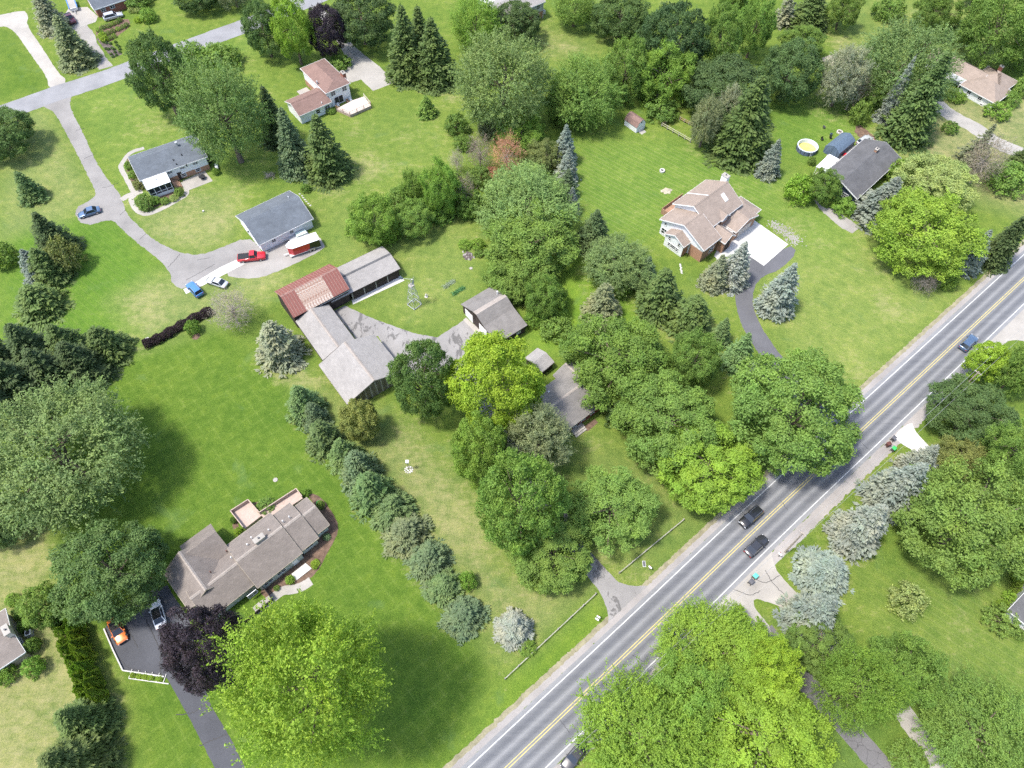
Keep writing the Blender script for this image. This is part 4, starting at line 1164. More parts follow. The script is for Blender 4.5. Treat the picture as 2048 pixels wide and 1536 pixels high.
# deck
D = House('deck', 'pale raised deck with brown railings behind the white two-storey house', c7(960, 1080), c7(1230, 940), .7, 'deck')
pts = [D.L(c7(*p), .7) for p in ((960, 1090), (1195, 1195), (1555, 1035), (1430, 880), (1240, 945))]
D.part('deck_floor', MB().poly(pts, .72), M['deck_white'])
sk = MB()
for (xa, ya), (xb2, yb2) in zip(pts, pts[1:] + pts[:1]):
    sk.add([(xa, ya, 0), (xb2, yb2, 0), (xb2, yb2, .71), (xa, ya, .71)], [(0, 1, 2, 3)])
D.part('skirt', sk, M['deck_pink'])
for k in range(3):
    (xa, ya), (xb2, yb2) = pts[k], pts[k + 1]
    L_ = math.hypot(xb2 - xa, yb2 - ya); n_ = max(2, int(L_ / 1.6))
    D.part('railing', MB().tube((xa, ya, 1.62), (xb2, yb2, 1.62), .05).tube((xa, ya, 1.0), (xb2, yb2, 1.0), .035).tube((xa, ya, 1.3), (xb2, yb2, 1.3), .025), M['rail_brown'] if k < 2 else M['deck_white'])
    for i in range(n_):
        t_ = i / n_
        D.part('post', MB().box(xa + (xb2 - xa) * t_ - .05, xa + (xb2 - xa) * t_ + .05, ya + (yb2 - ya) * t_ - .05, ya + (yb2 - ya) * t_ + .05, .7, 1.66), M['rail_brown'])

# --- hip-roofed house at the right edge
c11 = lambda x, y: (1880 + x / 9.6, 100 + y / 9.6)
H = House('hip_roof_house', 'white house with tan hip roof and brick chimney near the right edge', c11(385, 665), c11(1070, 1035), 2.3, 'house')
ya = H.L(c11(1390, 790), 2.3)[1]
H.hip(0, H.len, 0, ya, 2.3, 2.3 + ya * .27, M['sh_tan'], M['white_siding'], .4)
xq0, yq1 = H.L(c11(910, 295), 2.3); xq1 = H.L(c11(1525, 595), 2.3)[0]
xq0 = min(xq0, H.L(c11(650, 465), 2.3)[0])
H.hip(xq0 + .5, xq1, ya * .4, yq1, 2.32, 2.35 + ya * .34, M['sh_tan'], M['white_siding'], .4)
H.gable(-12, 3.0, ya * .35, ya * .35 + 7, 2.28, 3.9, M['sh_tan'], M['white_siding'], 'x', .35, ridge=M['sh_tan'])
for cx, cy in ((570, 805), (780, 915)):
    u, _ = H.L(c11(cx, cy), 1.5); H.window('front', .4, u, 1.0, .9, .85, 1)
for cx, cy in ((480, 905), (780, 1062)):
    u, _ = H.L(c11(cx, cy), .2); H.window('front', .4, u, .12, .7, .28, 0, bars=False)
x, y = H.L(c11(1130, 410), 3.2); H.chimney(x, y, 2.4, 4.6, .9, .7, M['brick'])
H.part('porch_roof', MB().box(-4.2, -.1, ya * .12, ya * .36, 2.1, 2.2), M['steel'])
for xx in (-4.0, -.4): H.part('porch_post', MB().box(xx - .06, xx + .06, ya * .13, ya * .13 + .12, 0, 2.1), M['white'])
for i in range(4): H.part('step', MB().box(-4.6 - i * .35, -4.25 - i * .35, -.4, 1.4, 0, .8 - i * .2), M['concrete_white'])
K = House('shade_canopy', 'small orange fabric canopy behind the tan hip-roofed house', c11(505, 400), c11(600, 440), 2.2, 'canopy')
K.part('cover', MB().add([(-.2, -.2, 2.2), (2.4, -.2, 2.2), (2.4, 2.4, 2.2), (-.2, 2.4, 2.2), (1.1, 1.1, 2.75)], [(0, 1, 4), (1, 2, 4), (2, 3, 4), (3, 0, 4), (3, 2, 1, 0)]), M['tarp_orange'])
for xx in (0, 2.2):
    for yy in (0, 2.2): K.part('post', MB().tube((xx, yy, 0), (xx, yy, 2.2), .04), M['steel'])

# --- large tan-roofed two-storey house
c4 = lambda x, y: (1290 + x / 6.144, 330 + y / 6.144)
H = House('two_storey_house', 'large two-storey house with tan cross-gabled roofs and white gables', c4(725, 1060), c4(880, 940), 4.0, 'house')
zA = 4.0
yA = H.L(c4(145, 695), zA)[1]
zrA = min(max(H.zfor(c4(510, 725), y=yA / 2), 5.8), 7.4)
zB = 4.9
xB0 = (H.L(c4(805, 785), zB)[0] + H.L(c4(325, 490), zB)[0]) / 2
yB0 = H.L(c4(805, 785), zB)[1]; yB1 = H.L(c4(325, 490), zB)[1]
zrB = min(max(H.zfor(c4(600, 512), y=(yB0 + yB1) / 2), zB + 1.6), zB + 3.6)
xB1 = H.L(c4(735, 175), zB)[0]
roofA = H.gable(0, xB0 + .9, 0, yA, zA, zrA, M['sh_tan'], M['white_siding'], 'x', .45, ridge=M['sh_tan'])
H.part('brick_base', MB().box(.42, xB0 + .5, .42, 2.4, 0, 3.0), M['brick_tan'])
H.part('brick_base', MB().box(.415, .46, .42, yA * .30, 0, 3.0), M['brick_tan'])
H.gable(xB0, xB1, yB0, yB1, zB, zrB, M['sh_tan'], M['white_siding'], 'x', .45, ridge=M['sh_tan'])
xs = H.L(c4(765, 375), zrB)[0]
# stepped ridge trim
H.part('trim', MB().prism([((yB0 + yB1) / 2, zrB + .2), (yB1, zB + .2), (yB1, zB + .28), ((yB0 + yB1) / 2, zrB + .28)], xs - .1, xs + .1, 'x'), M['white'])
# projecting bay on the gable front
yb0 = H.L(c4(485, 1015), 3.2)[1]; yb1 = H.L(c4(240, 845), 3.2)[1]; xb0 = H.L(c4(380, 862), 3.8)[0]
yb0, yb1 = max(yb0, 1.6), min(yb1, yA - 1.0)
xb0 = min(xb0, -1.2)
H.gable(xb0 - .6, .5, yb0, yb1, 3.3, 4.7, M['sh_tan'], M['white_siding'], 'x', .3, ridge=M['sh_tan'])
H.part('brick_base', MB().box(xb0 - .2, .44, yb0 + .28, yb0 + .32, 0, 3.2), M['brick_tan'])
yc = (yb0 + yb1) / 2
at = xb0 - .3
H.window('left', at, yc - 1.3, 2.35, .55, .9, 0); H.window('left', at, yc + 1.3, 2.35, .55, .9, 0)
H.window('left', at, yc, .8, 1.2, .9, 0); H.window('left', at, yc - 1.1, .8, .5, .9, 0); H.window('left', at, yc + 1.1, .8, .5, .9, 0)
H.window('left', .45, yA - 1.6, .6, 1.4, 1.5, 1); H.window('left', .45, yA - 1.5, 3.2, .5, .6, 0)
# front: entry gable and brick wall
xe = H.L(c4(960, 850), 3.6)[0]
H.gable(xe - 1.7, xe + 1.9, -1.4, yB0 + 2.4, 3.3, 4.7, M['sh_tan'], M['brick_tan'], 'y', .35, ridge=M['sh_tan'])
H.part('entry_arch', MB().prism([(xe - .7, 0), (xe + .9, 0), (xe + .9, 2.3), (xe + .5, 2.9), (xe - .3, 2.9), (xe - .7, 2.3)], -1.12, -1.02, 'y'), M['barn_dark'])
H.window('front', .42, xe - 3.4, 1.0, 1.4, 1.2, 1)
# dormer window above the entry
H.gable(xe + 1.5, xe + 4.2, yB0 - .3, yB0 + 3.2, 4.9, 5.9, M['sh_tan'], M['brick_tan'], 'y', .25, ridge=M['sh_tan'])
H.window('front', yB0 - .05, xe + 2.85, 4.2, 1.2, .7, 1)
# garage wing: lower, with two doors facing the white pad
xg0 = H.L(c4(1075, 825), 2.7)[0]; yg0 = H.L(c4(1075, 825), 2.7)[1]; xg1 = H.L(c4(1410, 540), 2.7)[0]; yg1 = H.L(c4(1270, 315), 2.7)[1]
H.hip(xg0, xg1, yg0, yg1, 2.75, 2.75 + (yg1 - yg0) * .27, M['sh_tan'], M['brick_tan'], .4)
xgd = xg0 + (xg1 - xg0) * .42
H.gable(xg0 + .2, xgd + (xgd - xg0) - .4, yg0 - .8, yg0 + 4.5, 2.85, 4.3, M['sh_tan'], M['brick_tan'], 'y', .35, ridge=M['sh_tan'])
H.door('front', yg0 - .45, xgd - .1, 0, 4.6, 2.15, M['deck_white'], 4)
H.door('front', yg0 + .4, xg1 - 2.0, 0, 2.5, 2.15, M['white'], 4)
x, y = H.L(c4(970, 120), 7)
H.chimney(xB1 + .35, (yB0 + yB1) / 2 + 1.0, 0, zrB + .9, 1.0, 1.5, M['white'])
sx, sy = H.L(c4(968, 425), 6.2)
k = (zrB - zB) / ((yB1 - yB0) / 2)
sy = min(max(sy, yB0 + 1), (yB0 + yB1) / 2 - .8)
zz = zB + .2 + (sy - yB0) * k
H.part('skylight', MB().add([(sx - .5, sy - .8, zz - .8 * k), (sx + .5, sy - .8, zz - .8 * k), (sx + .5, sy + .8, zz + .8 * k), (sx - .5, sy + .8, zz + .8 * k),
        (sx - .5, sy - .8, zz - .8 * k + .12), (sx + .5, sy - .8, zz - .8 * k + .12), (sx + .5, sy + .8, zz + .8 * k + .12), (sx - .5, sy + .8, zz + .8 * k + .12)],
        [(4, 5, 6, 7), (0, 1, 5, 4), (1, 2, 6, 5), (2, 3, 7, 6), (3, 0, 4, 7)]), M['white'])
# timber deck behind
H.part('deck', MB().box(xB0 + .4, xB0 + 7.5, yB1 - .4, yB1 + 2.6, 0, .7), M['rail_brown'])
H.part('deck_railing', MB().box(xB0 + .4, xB0 + 7.5, yB1 + 2.5, yB1 + 2.6, .7, 1.6).box(xB0 + .4, xB0 + .5, yB1 - .4, yB1 + 2.6, .7, 1.6), M['rail_brown'])

# --- taupe ranch at the lower left
c5 = lambda x, y: (320 + x / 5.119, 960 + y / 5.119)
ze = 2.4
H = House('ranch_house', 'long taupe-roofed ranch house with stepped gables and pink deck', c5(1000, 1110), c5(1460, 748), ze, 'house')
Lm = H.len
yb = (H.L(c5(750, 590), ze)[1] + H.L(c5(1330, 220), ze)[1]) / 2
zr = min(max(H.zfor(c5(1040, 640), y=yb / 2), 3.8), 2.4 + .33 * yb)
xl0 = H.L(c5(750, 590), ze)[0]
H.gable(0, Lm, 0, yb, ze, zr, M['sh_taupe'], M['sage_siding'], 'x', .25, ridge=M['sh_ridge'], trim=M['tan_siding'])
# right-hand steps down
x2 = H.L(c5(1650, 622), ze)[0]; x3 = H.L(c5(1735, 455), ze)[0]
y3 = H.L(c5(1735, 455), ze)[1]; y3b = H.L(c5(1525, 155), ze)[1]
H.gable(Lm - .3, max(x2, Lm + 2.5), .35, yb - .6, ze - .12, zr - .35, M['sh_taupe'], M['sage_siding'], 'x', .4, ridge=M['sh_ridge'], trim=M['tan_siding'])
H.gable(max(x2, Lm + 2.5) - .5, max(x3, x2 + 1.5), y3, min(y3b, yb - .3), ze - .25, zr - .75, M['sh_taupe'], M['sage_siding'], 'x', .4, ridge=M['sh_ridge'], trim=M['tan_siding'])
# left body and hipped garage
xg = H.L(c5(320, 1085), 3.6)[0]
yl1 = H.L(c5(565, 770), ze)[1]
H.gable(xg - 1.0, .3, .9, min(yl1, yb - 1.2), ze - .1, zr - .30, M['sh_taupe'], M['sage_siding'], 'x', .4, ridge=M['sh_ridge'], trim=M['tan_siding'])
gx0 = H.L(c5(120, 1030), ze)[0]; gy1 = H.L(c5(270, 790), ze)[1]; gx1 = H.L(c5(555, 745), ze)[0]; gy0 = H.L(c5(290, 1370), ze)[1]
gx0 = min(gx0, H.L(c5(290, 1370), ze)[0] + .3)
H.gable(gx0, min(max(gx1, gx0 + 7), gx0 + 9.5), gy0, gy1, ze, zr + .12, M['sh_taupe'], M['sage_siding'], 'y', .4, ridge=M['sh_ridge'], trim=M['tan_siding'])
H.gable(min(max(gx1, gx0 + 7), gx0 + 9.5) - 3.5, 0.2, gy0 + 4.2, gy0 + 10.5, ze - .02, zr - .25, M['sh_taupe'], M['sage_siding'], 'x', .4, fascia=False)
H.door('left', gx0 + .4, (gy0 + gy1) / 2 - 1.5, 0, 5.0, 2.1, M['white'], 4)
for cx, cy in ((1120, 1055), (1258, 958), (920, 1130)):
    u, _ = H.L(c5(cx, cy), 1.4); H.window('front', .25, u, .85, 1.5, 1.1, 1)
u, _ = H.L(c5(1560, 715), 1.4); H.window('front', .75, min(u, max(x2, Lm + 2.5) - 1.3), .85, 1.4, 1.1, 1)
u, _ = H.L(c5(1660, 520), 1.4); H.window('front', y3 + .4, min(max(u, max(x2, Lm + 2.5) + .6), max(x3, x2 + 1.5) - .8), .85, .9, 1.1, 1)
u, _ = H.L(c5(1410, 870), 1.0); H.door('front', .25, min(u, Lm - 1.6), 0, 1.0, 2.05, M['white'])
x, y = H.L(c5(1025, 615), zr); H.chimney(x, yb / 2 + .5, zr - .5, zr + .75, 1.7, .8, M['deck_white'])
for cx, cy in ((1260, 425), (1325, 382), (1115, 515), (935, 588), (895, 662), (675, 722), (730, 795), (515, 940)):
    x, y = H.L(c5(cx, cy), zr - .3); H.vent(x, max(y, yb / 2 + .3), zr - .05 - abs(y - yb / 2) * .2, .1, .35, M['white'] if cx > 700 else M['brown_plastic'])
H.part('porch', MB().add([(*H.L(c5(1345, 962), .15), .02), (*H.L(c5(1490, 850), .15), .02), (*H.L(c5(1552, 905), .15), .02), (*H.L(c5(1398, 1025), .15), .02),
       (*H.L(c5(1345, 962), .15), .16), (*H.L(c5(1490, 850), .15), .16), (*H.L(c5(1552, 905), .15), .16), (*H.L(c5(1398, 1025), .15), .16)], [(4, 7, 6, 5), (0, 4, 5, 1), (1, 5, 6, 2), (2, 6, 7, 3), (3, 7, 4, 0)]), M['concrete_white'])
H.part('entry_fence', MB().box(0.6, 0.7, -2.2, .4, 0, 1.5).box(-6.0, .6, -2.3, -2.2, 0, .9), M['barn_dark'])
# deck in two wings
K = House('deck', 'pinkish timber deck with built-in benches behind the taupe ranch', c5(870, 495), c5(1035, 365), .6, 'deck')
def dk(p): return K.L(c5(*p), .6)
for nm, P4 in (('deck_floor', ((735, 335), (915, 220), (1040, 365), (865, 500))), ('deck_floor', ((1030, 350), (1405, 108), (1465, 185), (1090, 430)))):
    q = [dk(p) for p in P4]
    K.part(nm, MB().add([(x, y, .05) for x, y in q] + [(x, y, .62) for x, y in q], [(4, 7, 6, 5), (0, 4, 5, 1), (1, 5, 6, 2), (2, 6, 7, 3), (3, 7, 4, 0)]), M['deck_pink'])
for pa, pb in (((865, 500), (735, 335)), ((735, 335), (915, 220)), ((915, 220), (1030, 350)), ((1030, 350), (1405, 108)), ((1405, 108), (1465, 185))):
    (xa, ya), (xb2, yb2) = dk(pa), dk(pb)
    L_ = math.hypot(xb2 - xa, yb2 - ya); ux, uy = (xb2 - xa) / L_ * .07, (yb2 - ya) / L_ * .07
    K.part('railing', MB().add([(xa - uy, ya + ux, .63), (xb2 - uy, yb2 + ux, .63), (xb2 + uy, yb2 - ux, .63), (xa + uy, ya - ux, .63), (xa - uy, ya + ux, 1.5), (xb2 - uy, yb2 + ux, 1.5), (xb2 + uy, yb2 - ux, 1.5), (xa + uy, ya - ux, 1.5)],
           [(4, 5, 6, 7), (0, 1, 5, 4), (1, 2, 6, 5), (2, 3, 7, 6), (3, 0, 4, 7)]), M['deck_pink'])

# --- partial houses at the frame edges
H = House('brick_house', 'red brick house with pale grey roof in the top left corner', (190.5, 19.8), (241, 3.1), 2.5, 'house')
H.gable(-.3, 17, 0, 9.5, 2.5, 4.6, M['sh_blue'], M['brick'], 'x', .45, ridge=M['sh_blue'])
c1 = lambda x, y: (90 + x / 9.6, y / 9.6)
for cx, cy in ((1110, 170), (1285, 112)):
    u, _ = H.L(c1(cx, cy), 1.9); H.window('front', .45, u, 1.3, 1.1, .85, 1)
H.door('left', .15, 5.0, 0, 4.6, 2.1, M['white'], 4)
H = House('grey_house', 'grey and brick house at the top edge beside the dark maple', (1056, 18), (1090, 4), 4.6, 'house')
H.gable(-9, H.len + .2, 0, 8.5, 4.6, 6.4, M['sh_grey'], M['grey_siding'], 'x', .4)
H.part('brick_base', MB().box(-8.6, H.len - .18, .38, 8, 0, 2.1), M['brick_tan'])
H.window('front', .38, H.len - 2.2, .5, 1.1, 1.3, 1); H.window('front', .4, H.len - 2.0, 3.1, 1.1, 1.0, 1)
H.part('downspout', MB().tube((H.len - .3, .3, 0), (H.len - .3, .3, 4.5), .06), M['white'])
H = House('white_outbuilding', 'bright white roof showing between trees at the top edge', (968, 8), (982, 18), 2.5, 'shed')
H.gable(-4, H.len, 0, 6, 2.5, 3.6, M['white_roof'], M['white_siding'], 'x', .3)
H = House('tan_house', 'brown-roofed house with tan gable at the lower left edge', (0, 1338.8), (51.6, 1304.4), 2.5, 'house')
wd = H.L((10.9, 1217.7), 2.5)[1]
H.gable(-14, H.len, 0, wd, 2.5, min(max(H.zfor((20.3, 1259.8), y=wd / 2), 3.8), 5.5), M['sh_taupe'], M['tan_siding'], 'x', .4, ridge=M['sh_taupe'])
x, y = H.L((20.3, 1270), 4.2); H.chimney(x, wd * .44, 3.5, 4.9, .8, 1.6, M['deck_white'])
H.window('right', H.len - .4, wd * .35, 1.0, 1.0, 1.0, 1)
H = House('white_house', 'white house with dark grey roof corner at the right edge', (2014.7, 1221.2), (2048, 1248), 2.6, 'house')
H.gable(0, 16, 0, 9.5, 2.6, 4.6, M['sh_dark'], M['white_siding'], 'x', .4)
H.window('front', .4, 4.0, 1.0, 1.4, 1.1, 1)
H = House('grey_roof_house', 'grey-roofed house corner under the trees at the bottom edge', (1489, 1536), (1512.4, 1515), 2.6, 'house')
xr = H.len
H.gable(xr - 13, xr, -9.5, 0, 2.6, 4.4, M['sh_grey'], M['sage_siding'], 'x', .4)
H.window('back', -.4, xr - 3, 1.0, 1.3, 1.0, 1)

# ---------------------------------------------------------------- trees and shrubs
rng = np.random.default_rng(11)

def unit(a):
    return a / (np.linalg.norm(a, axis=1, keepdims=True) + 1e-9)

def leaf_mesh(name, C, D, N, ln, wd, tone, mt=None):
    """pointed leaf sprays: centre C, axis D, facing N, half length ln, half width wd"""
    S = unit(np.cross(D, N))
    D2 = unit(D)
    ln = np.asarray(ln).reshape(-1, 1); wd = np.asarray(wd).reshape(-1, 1)
    V = np.stack([C - D2 * ln, C + S * wd - D2 * ln * .1, C + D2 * ln, C - S * wd - D2 * ln * .1], 1).reshape(-1, 3)
    F = np.arange(len(V)).reshape(-1, 4)
    me = bpy.data.meshes.new(name)
    fast_mesh(me, V, F)
    me.attributes.new('tone', 'FLOAT', 'FACE').data.foreach_set('value', np.clip(tone, 0, 1).astype(np.float32))
    me.materials.append(mt or M['leaf'])
    return me

def crown(seed, nclump, shoots, leaves, rl, spread=0.30, leaf=0.034, zmin=-0.75, flat=0.75, lobes=0.16, upb=0.45, center=1.05, gap=0.0, asp=0.6, dome=0.0):
    """broadleaf crown of unit radius: boughs on an uneven shell, shoots from each bough, leaves along each shoot"""
    r = np.random.default_rng(seed)
    i = np.arange(nclump) + .5
    ph = i * 2.39996 + r.normal(0, .25, nclump)
    zz = 1 - (1 - zmin) * i / nclump
    zz = np.clip(zz + r.normal(0, .05, nclump), -1, 1)
    d = np.stack([np.sqrt(1 - zz ** 2) * np.cos(ph), np.sqrt(1 - zz ** 2) * np.sin(ph), zz], 1)
    k = r.uniform(1.5, 3.0, (4, 3)); p0 = r.uniform(0, 6.28, 4)
    lob = sum(np.sin(d @ k[j] * 2 + p0[j]) for j in range(4)) / 4
    rad = np.clip(rl + lobes * lob + r.normal(0, .05, nclump), .4, .98)
    if gap:
        keep = r.random(nclump) > gap
        d, rad = d[keep], rad[keep]
        nclump = len(d)
    bc = d * rad[:, None]
    ctone = r.normal(.5, .10, nclump)
    # shoots
    if dome < 1:
        sh2 = max(2, int(shoots * (1 - dome)))
        sd = unit(np.repeat(d, sh2, 0) * 1.05 + r.normal(0, .75, (nclump * sh2, 3)) + np.array([0, 0, upb]))
        sl = spread * r.uniform(.55, 1.1, nclump * sh2)
        bc2 = np.repeat(bc, sh2, 0) + r.normal(0, spread * .22, (nclump * sh2, 3))
        st = np.repeat(ctone, sh2) + r.normal(0, .07, nclump * sh2)
        t = r.uniform(.05, 1.0, (nclump * sh2, leaves))
        C = (bc2[:, None] + sd[:, None] * (sl[:, None] * t)[..., None]).reshape(-1, 3)
        C += r.normal(0, leaf * .9, C.shape)
        n = len(C)
        D = unit(np.repeat(sd, leaves, 0) * .8 + r.normal(0, .8, (n, 3)))
        out = unit(C + np.array([0, 0, .25]))
        N = unit(out * .9 + np.array([0, 0, .5]) + r.normal(0, .55, (n, 3)))
        tone = np.repeat(st, leaves) + r.normal(0, .12, n)
    if dome > 0:
        # leafy domes: each bough carries a rounded cushion of leaves that face outwards
        per = int(shoots * leaves * dome)
        m = nclump * per
        u = unit(r.normal(0, 1, (m, 3)) + np.repeat(d, per, 0) * .9 + np.array([0, 0, .35]))
        cr = np.repeat(spread * r.uniform(.62, 1.0, nclump), per)
        sub = np.repeat(r.normal(0, 1, (nclump, 3)) * 5, per, 0)
        bump_ = 1 + .20 * np.sin(u[:, 0] * 7 + sub[:, 0]) * np.sin(u[:, 1] * 7 + sub[:, 1]) + .10 * np.sin(u[:, 2] * 13 + sub[:, 2])
        C2 = np.repeat(bc, per, 0) + u * (cr * bump_ * r.uniform(.78, 1.03, m))[:, None] * np.array([1, 1, .85])
        N2 = unit(u + np.array([0, 0, .25]) + r.normal(0, .32, (m, 3)))
        D2 = unit(r.normal(0, 1, (m, 3)) + np.array([0, 0, -.3]))
        T2 = np.repeat(ctone, per) + r.normal(0, .11, m)
        if dome < 1:
            C, D, N, tone = np.concatenate([C, C2]), np.concatenate([D, D2]), np.concatenate([N, N2]), np.concatenate([tone, T2])
        else:
            C, D, N, tone = C2, D2, N2, T2
        n = len(C)
    C = C * np.array([1, 1, 1.0])
    C[:, 2] += center
    ok = C[:, 2] > .03
    s = leaf * r.uniform(.7, 1.35, n)
    return (C[ok], D[ok], N[ok], s[ok], (s * asp)[ok], tone[ok]), bc

def trunk_mesh(seed, bc, center, r0=.075, nl=9, mt=None):
    r = random.Random(seed)
    mb = MB()
    pts = [(0, 0, 0), (r.gauss(0, .02), r.gauss(0, .02), center * .35), (r.gauss(0, .04), r.gauss(0, .04), center * .75), (r.gauss(0, .05), r.gauss(0, .05), center * 1.25)]
    rr_ = [r0, r0 * .72, r0 * .5, r0 * .25]
    for i in range(3):
        mb.tube(pts[i], pts[i + 1], rr_[i], rr_[i + 1], 9, False)
    idx = list(range(len(bc)))
    r.shuffle(idx)
    for j in idx[:nl]:
        a = Vector(pts[1]).lerp(Vector(pts[3]), r.uniform(.1, .8))
        e = Vector((bc[j][0], bc[j][1], bc[j][2] + center)) * .96
        md = a.lerp(e, .5) + Vector((0, 0, .07))
        mb.tube(a, md, r0 * .34, r0 * .22, 6, False)
        mb.tube(md, e, r0 * .22, r0 * .08, 6, False)
    me = mb.mesh('trunk')
    me.materials.append(mt or M['bark'])
    return me

PROTO = {}
def add_proto(kind, me, tm): PROTO.setdefault(kind, []).append((me, tm))
# big, medium, small crowns of several habits (leaf sizes shrink relative to the crown as it grows)
def inner(a, seed, n, center, leaf):
    """shaded leaves deep inside the crown, so that it is not hollow"""
    r = np.random.default_rng(seed)
    d = unit(r.normal(0, 1, (n, 3)))
    C = d * r.uniform(.35, .66, (n, 1)) + np.array([0, 0, center])
    ok = C[:, 2] > .05
    C = C[ok]; n = len(C)
    return tuple(np.concatenate([p, q]) for p, q in zip(a, (C, r.normal(0, 1, (n, 3)), r.normal(0, 1, (n, 3)), np.full(n, leaf * 1.5), np.full(n, leaf), r.normal(.5, .1, n))))
def tree_proto(kind, seeds, nl, center=1.05, nin=2600, part='crown', r0=.075, limbs=9, tmat=None, **kw):
    for s in seeds:
        a, bc = crown(s, center=center, **kw)
        if nin: a = inner(a, s + 5, nin, center, kw['leaf'])
        add_proto(kind, leaf_mesh(part, *a), trunk_mesh(s, bc, center, r0, limbs, tmat))
tree_proto('mL', (100, 101, 102), 0, nclump=135, shoots=14, leaves=32, rl=.79, spread=.19, leaf=.0165, lobes=.15, asp=.66, dome=.72)
tree_proto('mM', (130, 131, 132), 0, nclump=90, shoots=12, leaves=22, rl=.77, spread=.22, leaf=.0255, lobes=.15, asp=.66, dome=.7)
tree_proto('oL', (160, 161, 162), 0, nclump=120, shoots=13, leaves=34, rl=.75, spread=.215, leaf=.017, lobes=.24, gap=.13, asp=.62, dome=.6)
tree_proto('sL', (190, 191, 192), 0, nclump=140, shoots=10, leaves=40, rl=.68, spread=.32, leaf=.0155, lobes=.2, upb=.75, asp=.5, dome=.25)
tree_proto('sM', (210, 211), 0, nclump=90, shoots=9, leaves=28, rl=.67, spread=.34, leaf=.0245, lobes=.2, upb=.7, asp=.52)
tree_proto('b', (230, 231, 232), 0, center=.55, nin=300, part='foliage', r0=.05, limbs=6, nclump=46, shoots=7, leaves=11, rl=.72, spread=.30, leaf=.052, zmin=-.5, lobes=.12, dome=.5)
tree_proto('k', (250, 251), 0, center=.6, nin=200, part='foliage', r0=.05, limbs=6, nclump=60, shoots=5, leaves=9, rl=.84, spread=.14, leaf=.055, zmin=-.5, lobes=.03)
tree_proto('n', (270, 271), 0, nin=1500, nclump=130, shoots=10, leaves=22, rl=.72, spread=.26, leaf=.030, lobes=.2, upb=.5, asp=.26)
tree_proto('d', (300, 301), 0, center=1.0, nin=0, r0=.05, limbs=34, tmat=M['bark_pale'], nclump=60, shoots=8, leaves=7, rl=.55, spread=.5, leaf=.07, upb=.6, asp=.09)

def conifer(seed, R, Hh, levels, per, sprays, droop, top=1.0, fill=1.0, wid=.16, up=.25, power=1.0):
    """whorled conifer in metres, returned in unit radius and unit height"""
    r = np.random.default_rng(seed)
    Cs, Ds, Ns, Ls, Ws, Ts = [], [], [], [], [], []
    for lv in range(levels):
        f = (lv + r.uniform(-.25, .25)) / levels
        f = min(max(f, 0.0), .985)
        z = Hh * (.05 + .95 * f)
        rad = R * (1 - f) ** power * r.uniform(.86, 1.1) + .12
        nb = max(4, int(per * (1 - f * .6)))
        off = r.uniform(0, 6.28)
        for j in range(nb):
            a = off + 6.283 * j / nb + r.normal(0, .12)
            L = rad * r.uniform(.78, 1.12)
            dv = np.array([math.cos(a), math.sin(a), 0])
            sv = np.array([-math.sin(a), math.cos(a), 0])
            ns = max(4, int(sprays * L / R + 3))
            t = np.sort(r.uniform(.12, 1, ns))
            dr = droop * L
            zc = z - dr * t ** 1.2 + up * dr * np.maximum(0, t - .6) * 2 + (1 - f) * 0.0
            wloc = wid * L * (1 - t * .62) + .12
            bt = r.normal(.46, .09)
            for sgn in (-1, 0, 1):
                c = dv * (L * t)[:, None] + sv * (sgn * wloc * r.uniform(.4, 1.0, ns))[:, None]
                c[:, 2] = zc - np.abs(sgn) * wloc * .25 + r.normal(0, .05, ns)
                dd = dv * (.9 if sgn else 1.1) + sv * sgn * .75 + r.normal(0, .22, (ns, 3)) + np.array([0, 0, -.15 + .3 * (sgn == 0)])
                nn = np.array([0, 0, 1.0]) + dv * .55 + r.normal(0, .35, (ns, 3))
                ln = (.26 + .17 * (1 - t)) * r.uniform(.8, 1.25, ns) * fill * (.55 + .45 * L / R)
                Cs.append(c); Ds.append(dd); Ns.append(nn); Ls.append(ln); Ws.append(ln * .42)
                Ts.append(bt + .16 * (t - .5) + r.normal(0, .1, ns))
    # leader
    c = np.zeros((14, 3)); c[:, 2] = np.linspace(Hh * .9, Hh * 1.0, 14)
    dd = r.normal(0, .4, (14, 3)) + np.array([0, 0, 1]); nn = r.normal(0, 1, (14, 3))
    Cs.append(c); Ds.append(dd); Ns.append(nn); Ls.append(np.full(14, .22)); Ws.append(np.full(14, .07)); Ts.append(np.full(14, .6))
    C, D, N = np.concatenate(Cs), np.concatenate(Ds), np.concatenate(Ns)
    ln, wd, ts = np.concatenate(Ls), np.concatenate(Ws), np.concatenate(Ts)
    C[:, 2] = np.maximum(C[:, 2], .08)
    me = leaf_mesh('crown', C, D, N, ln, wd, ts)
    co = np.empty(len(me.vertices) * 3, np.float32)
    me.vertices.foreach_get('co', co)
    co = co.reshape(-1, 3) * np.array([1 / R, 1 / R, 1 / Hh], np.float32)
    me.vertices.foreach_set('co', co.ravel())
    me.update()
    tm = MB().tube((0, 0, 0), (0, 0, .5), .22 / R, .14 / R, 8, False).tube((0, 0, .5), (0, 0, .96), .14 / R, .02 / R, 8, False).mesh('trunk')
    tm.materials.append(M['bark'])
    return me, tm
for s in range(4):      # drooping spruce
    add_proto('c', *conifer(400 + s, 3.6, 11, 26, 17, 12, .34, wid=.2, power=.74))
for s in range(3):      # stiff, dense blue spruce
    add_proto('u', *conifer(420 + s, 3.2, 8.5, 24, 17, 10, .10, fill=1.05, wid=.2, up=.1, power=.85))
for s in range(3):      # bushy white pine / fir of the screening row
    add_proto('w', *conifer(440 + s, 3.4, 7.0, 18, 15, 11, .04, fill=1.1, wid=.22, up=-.6, power=.7))
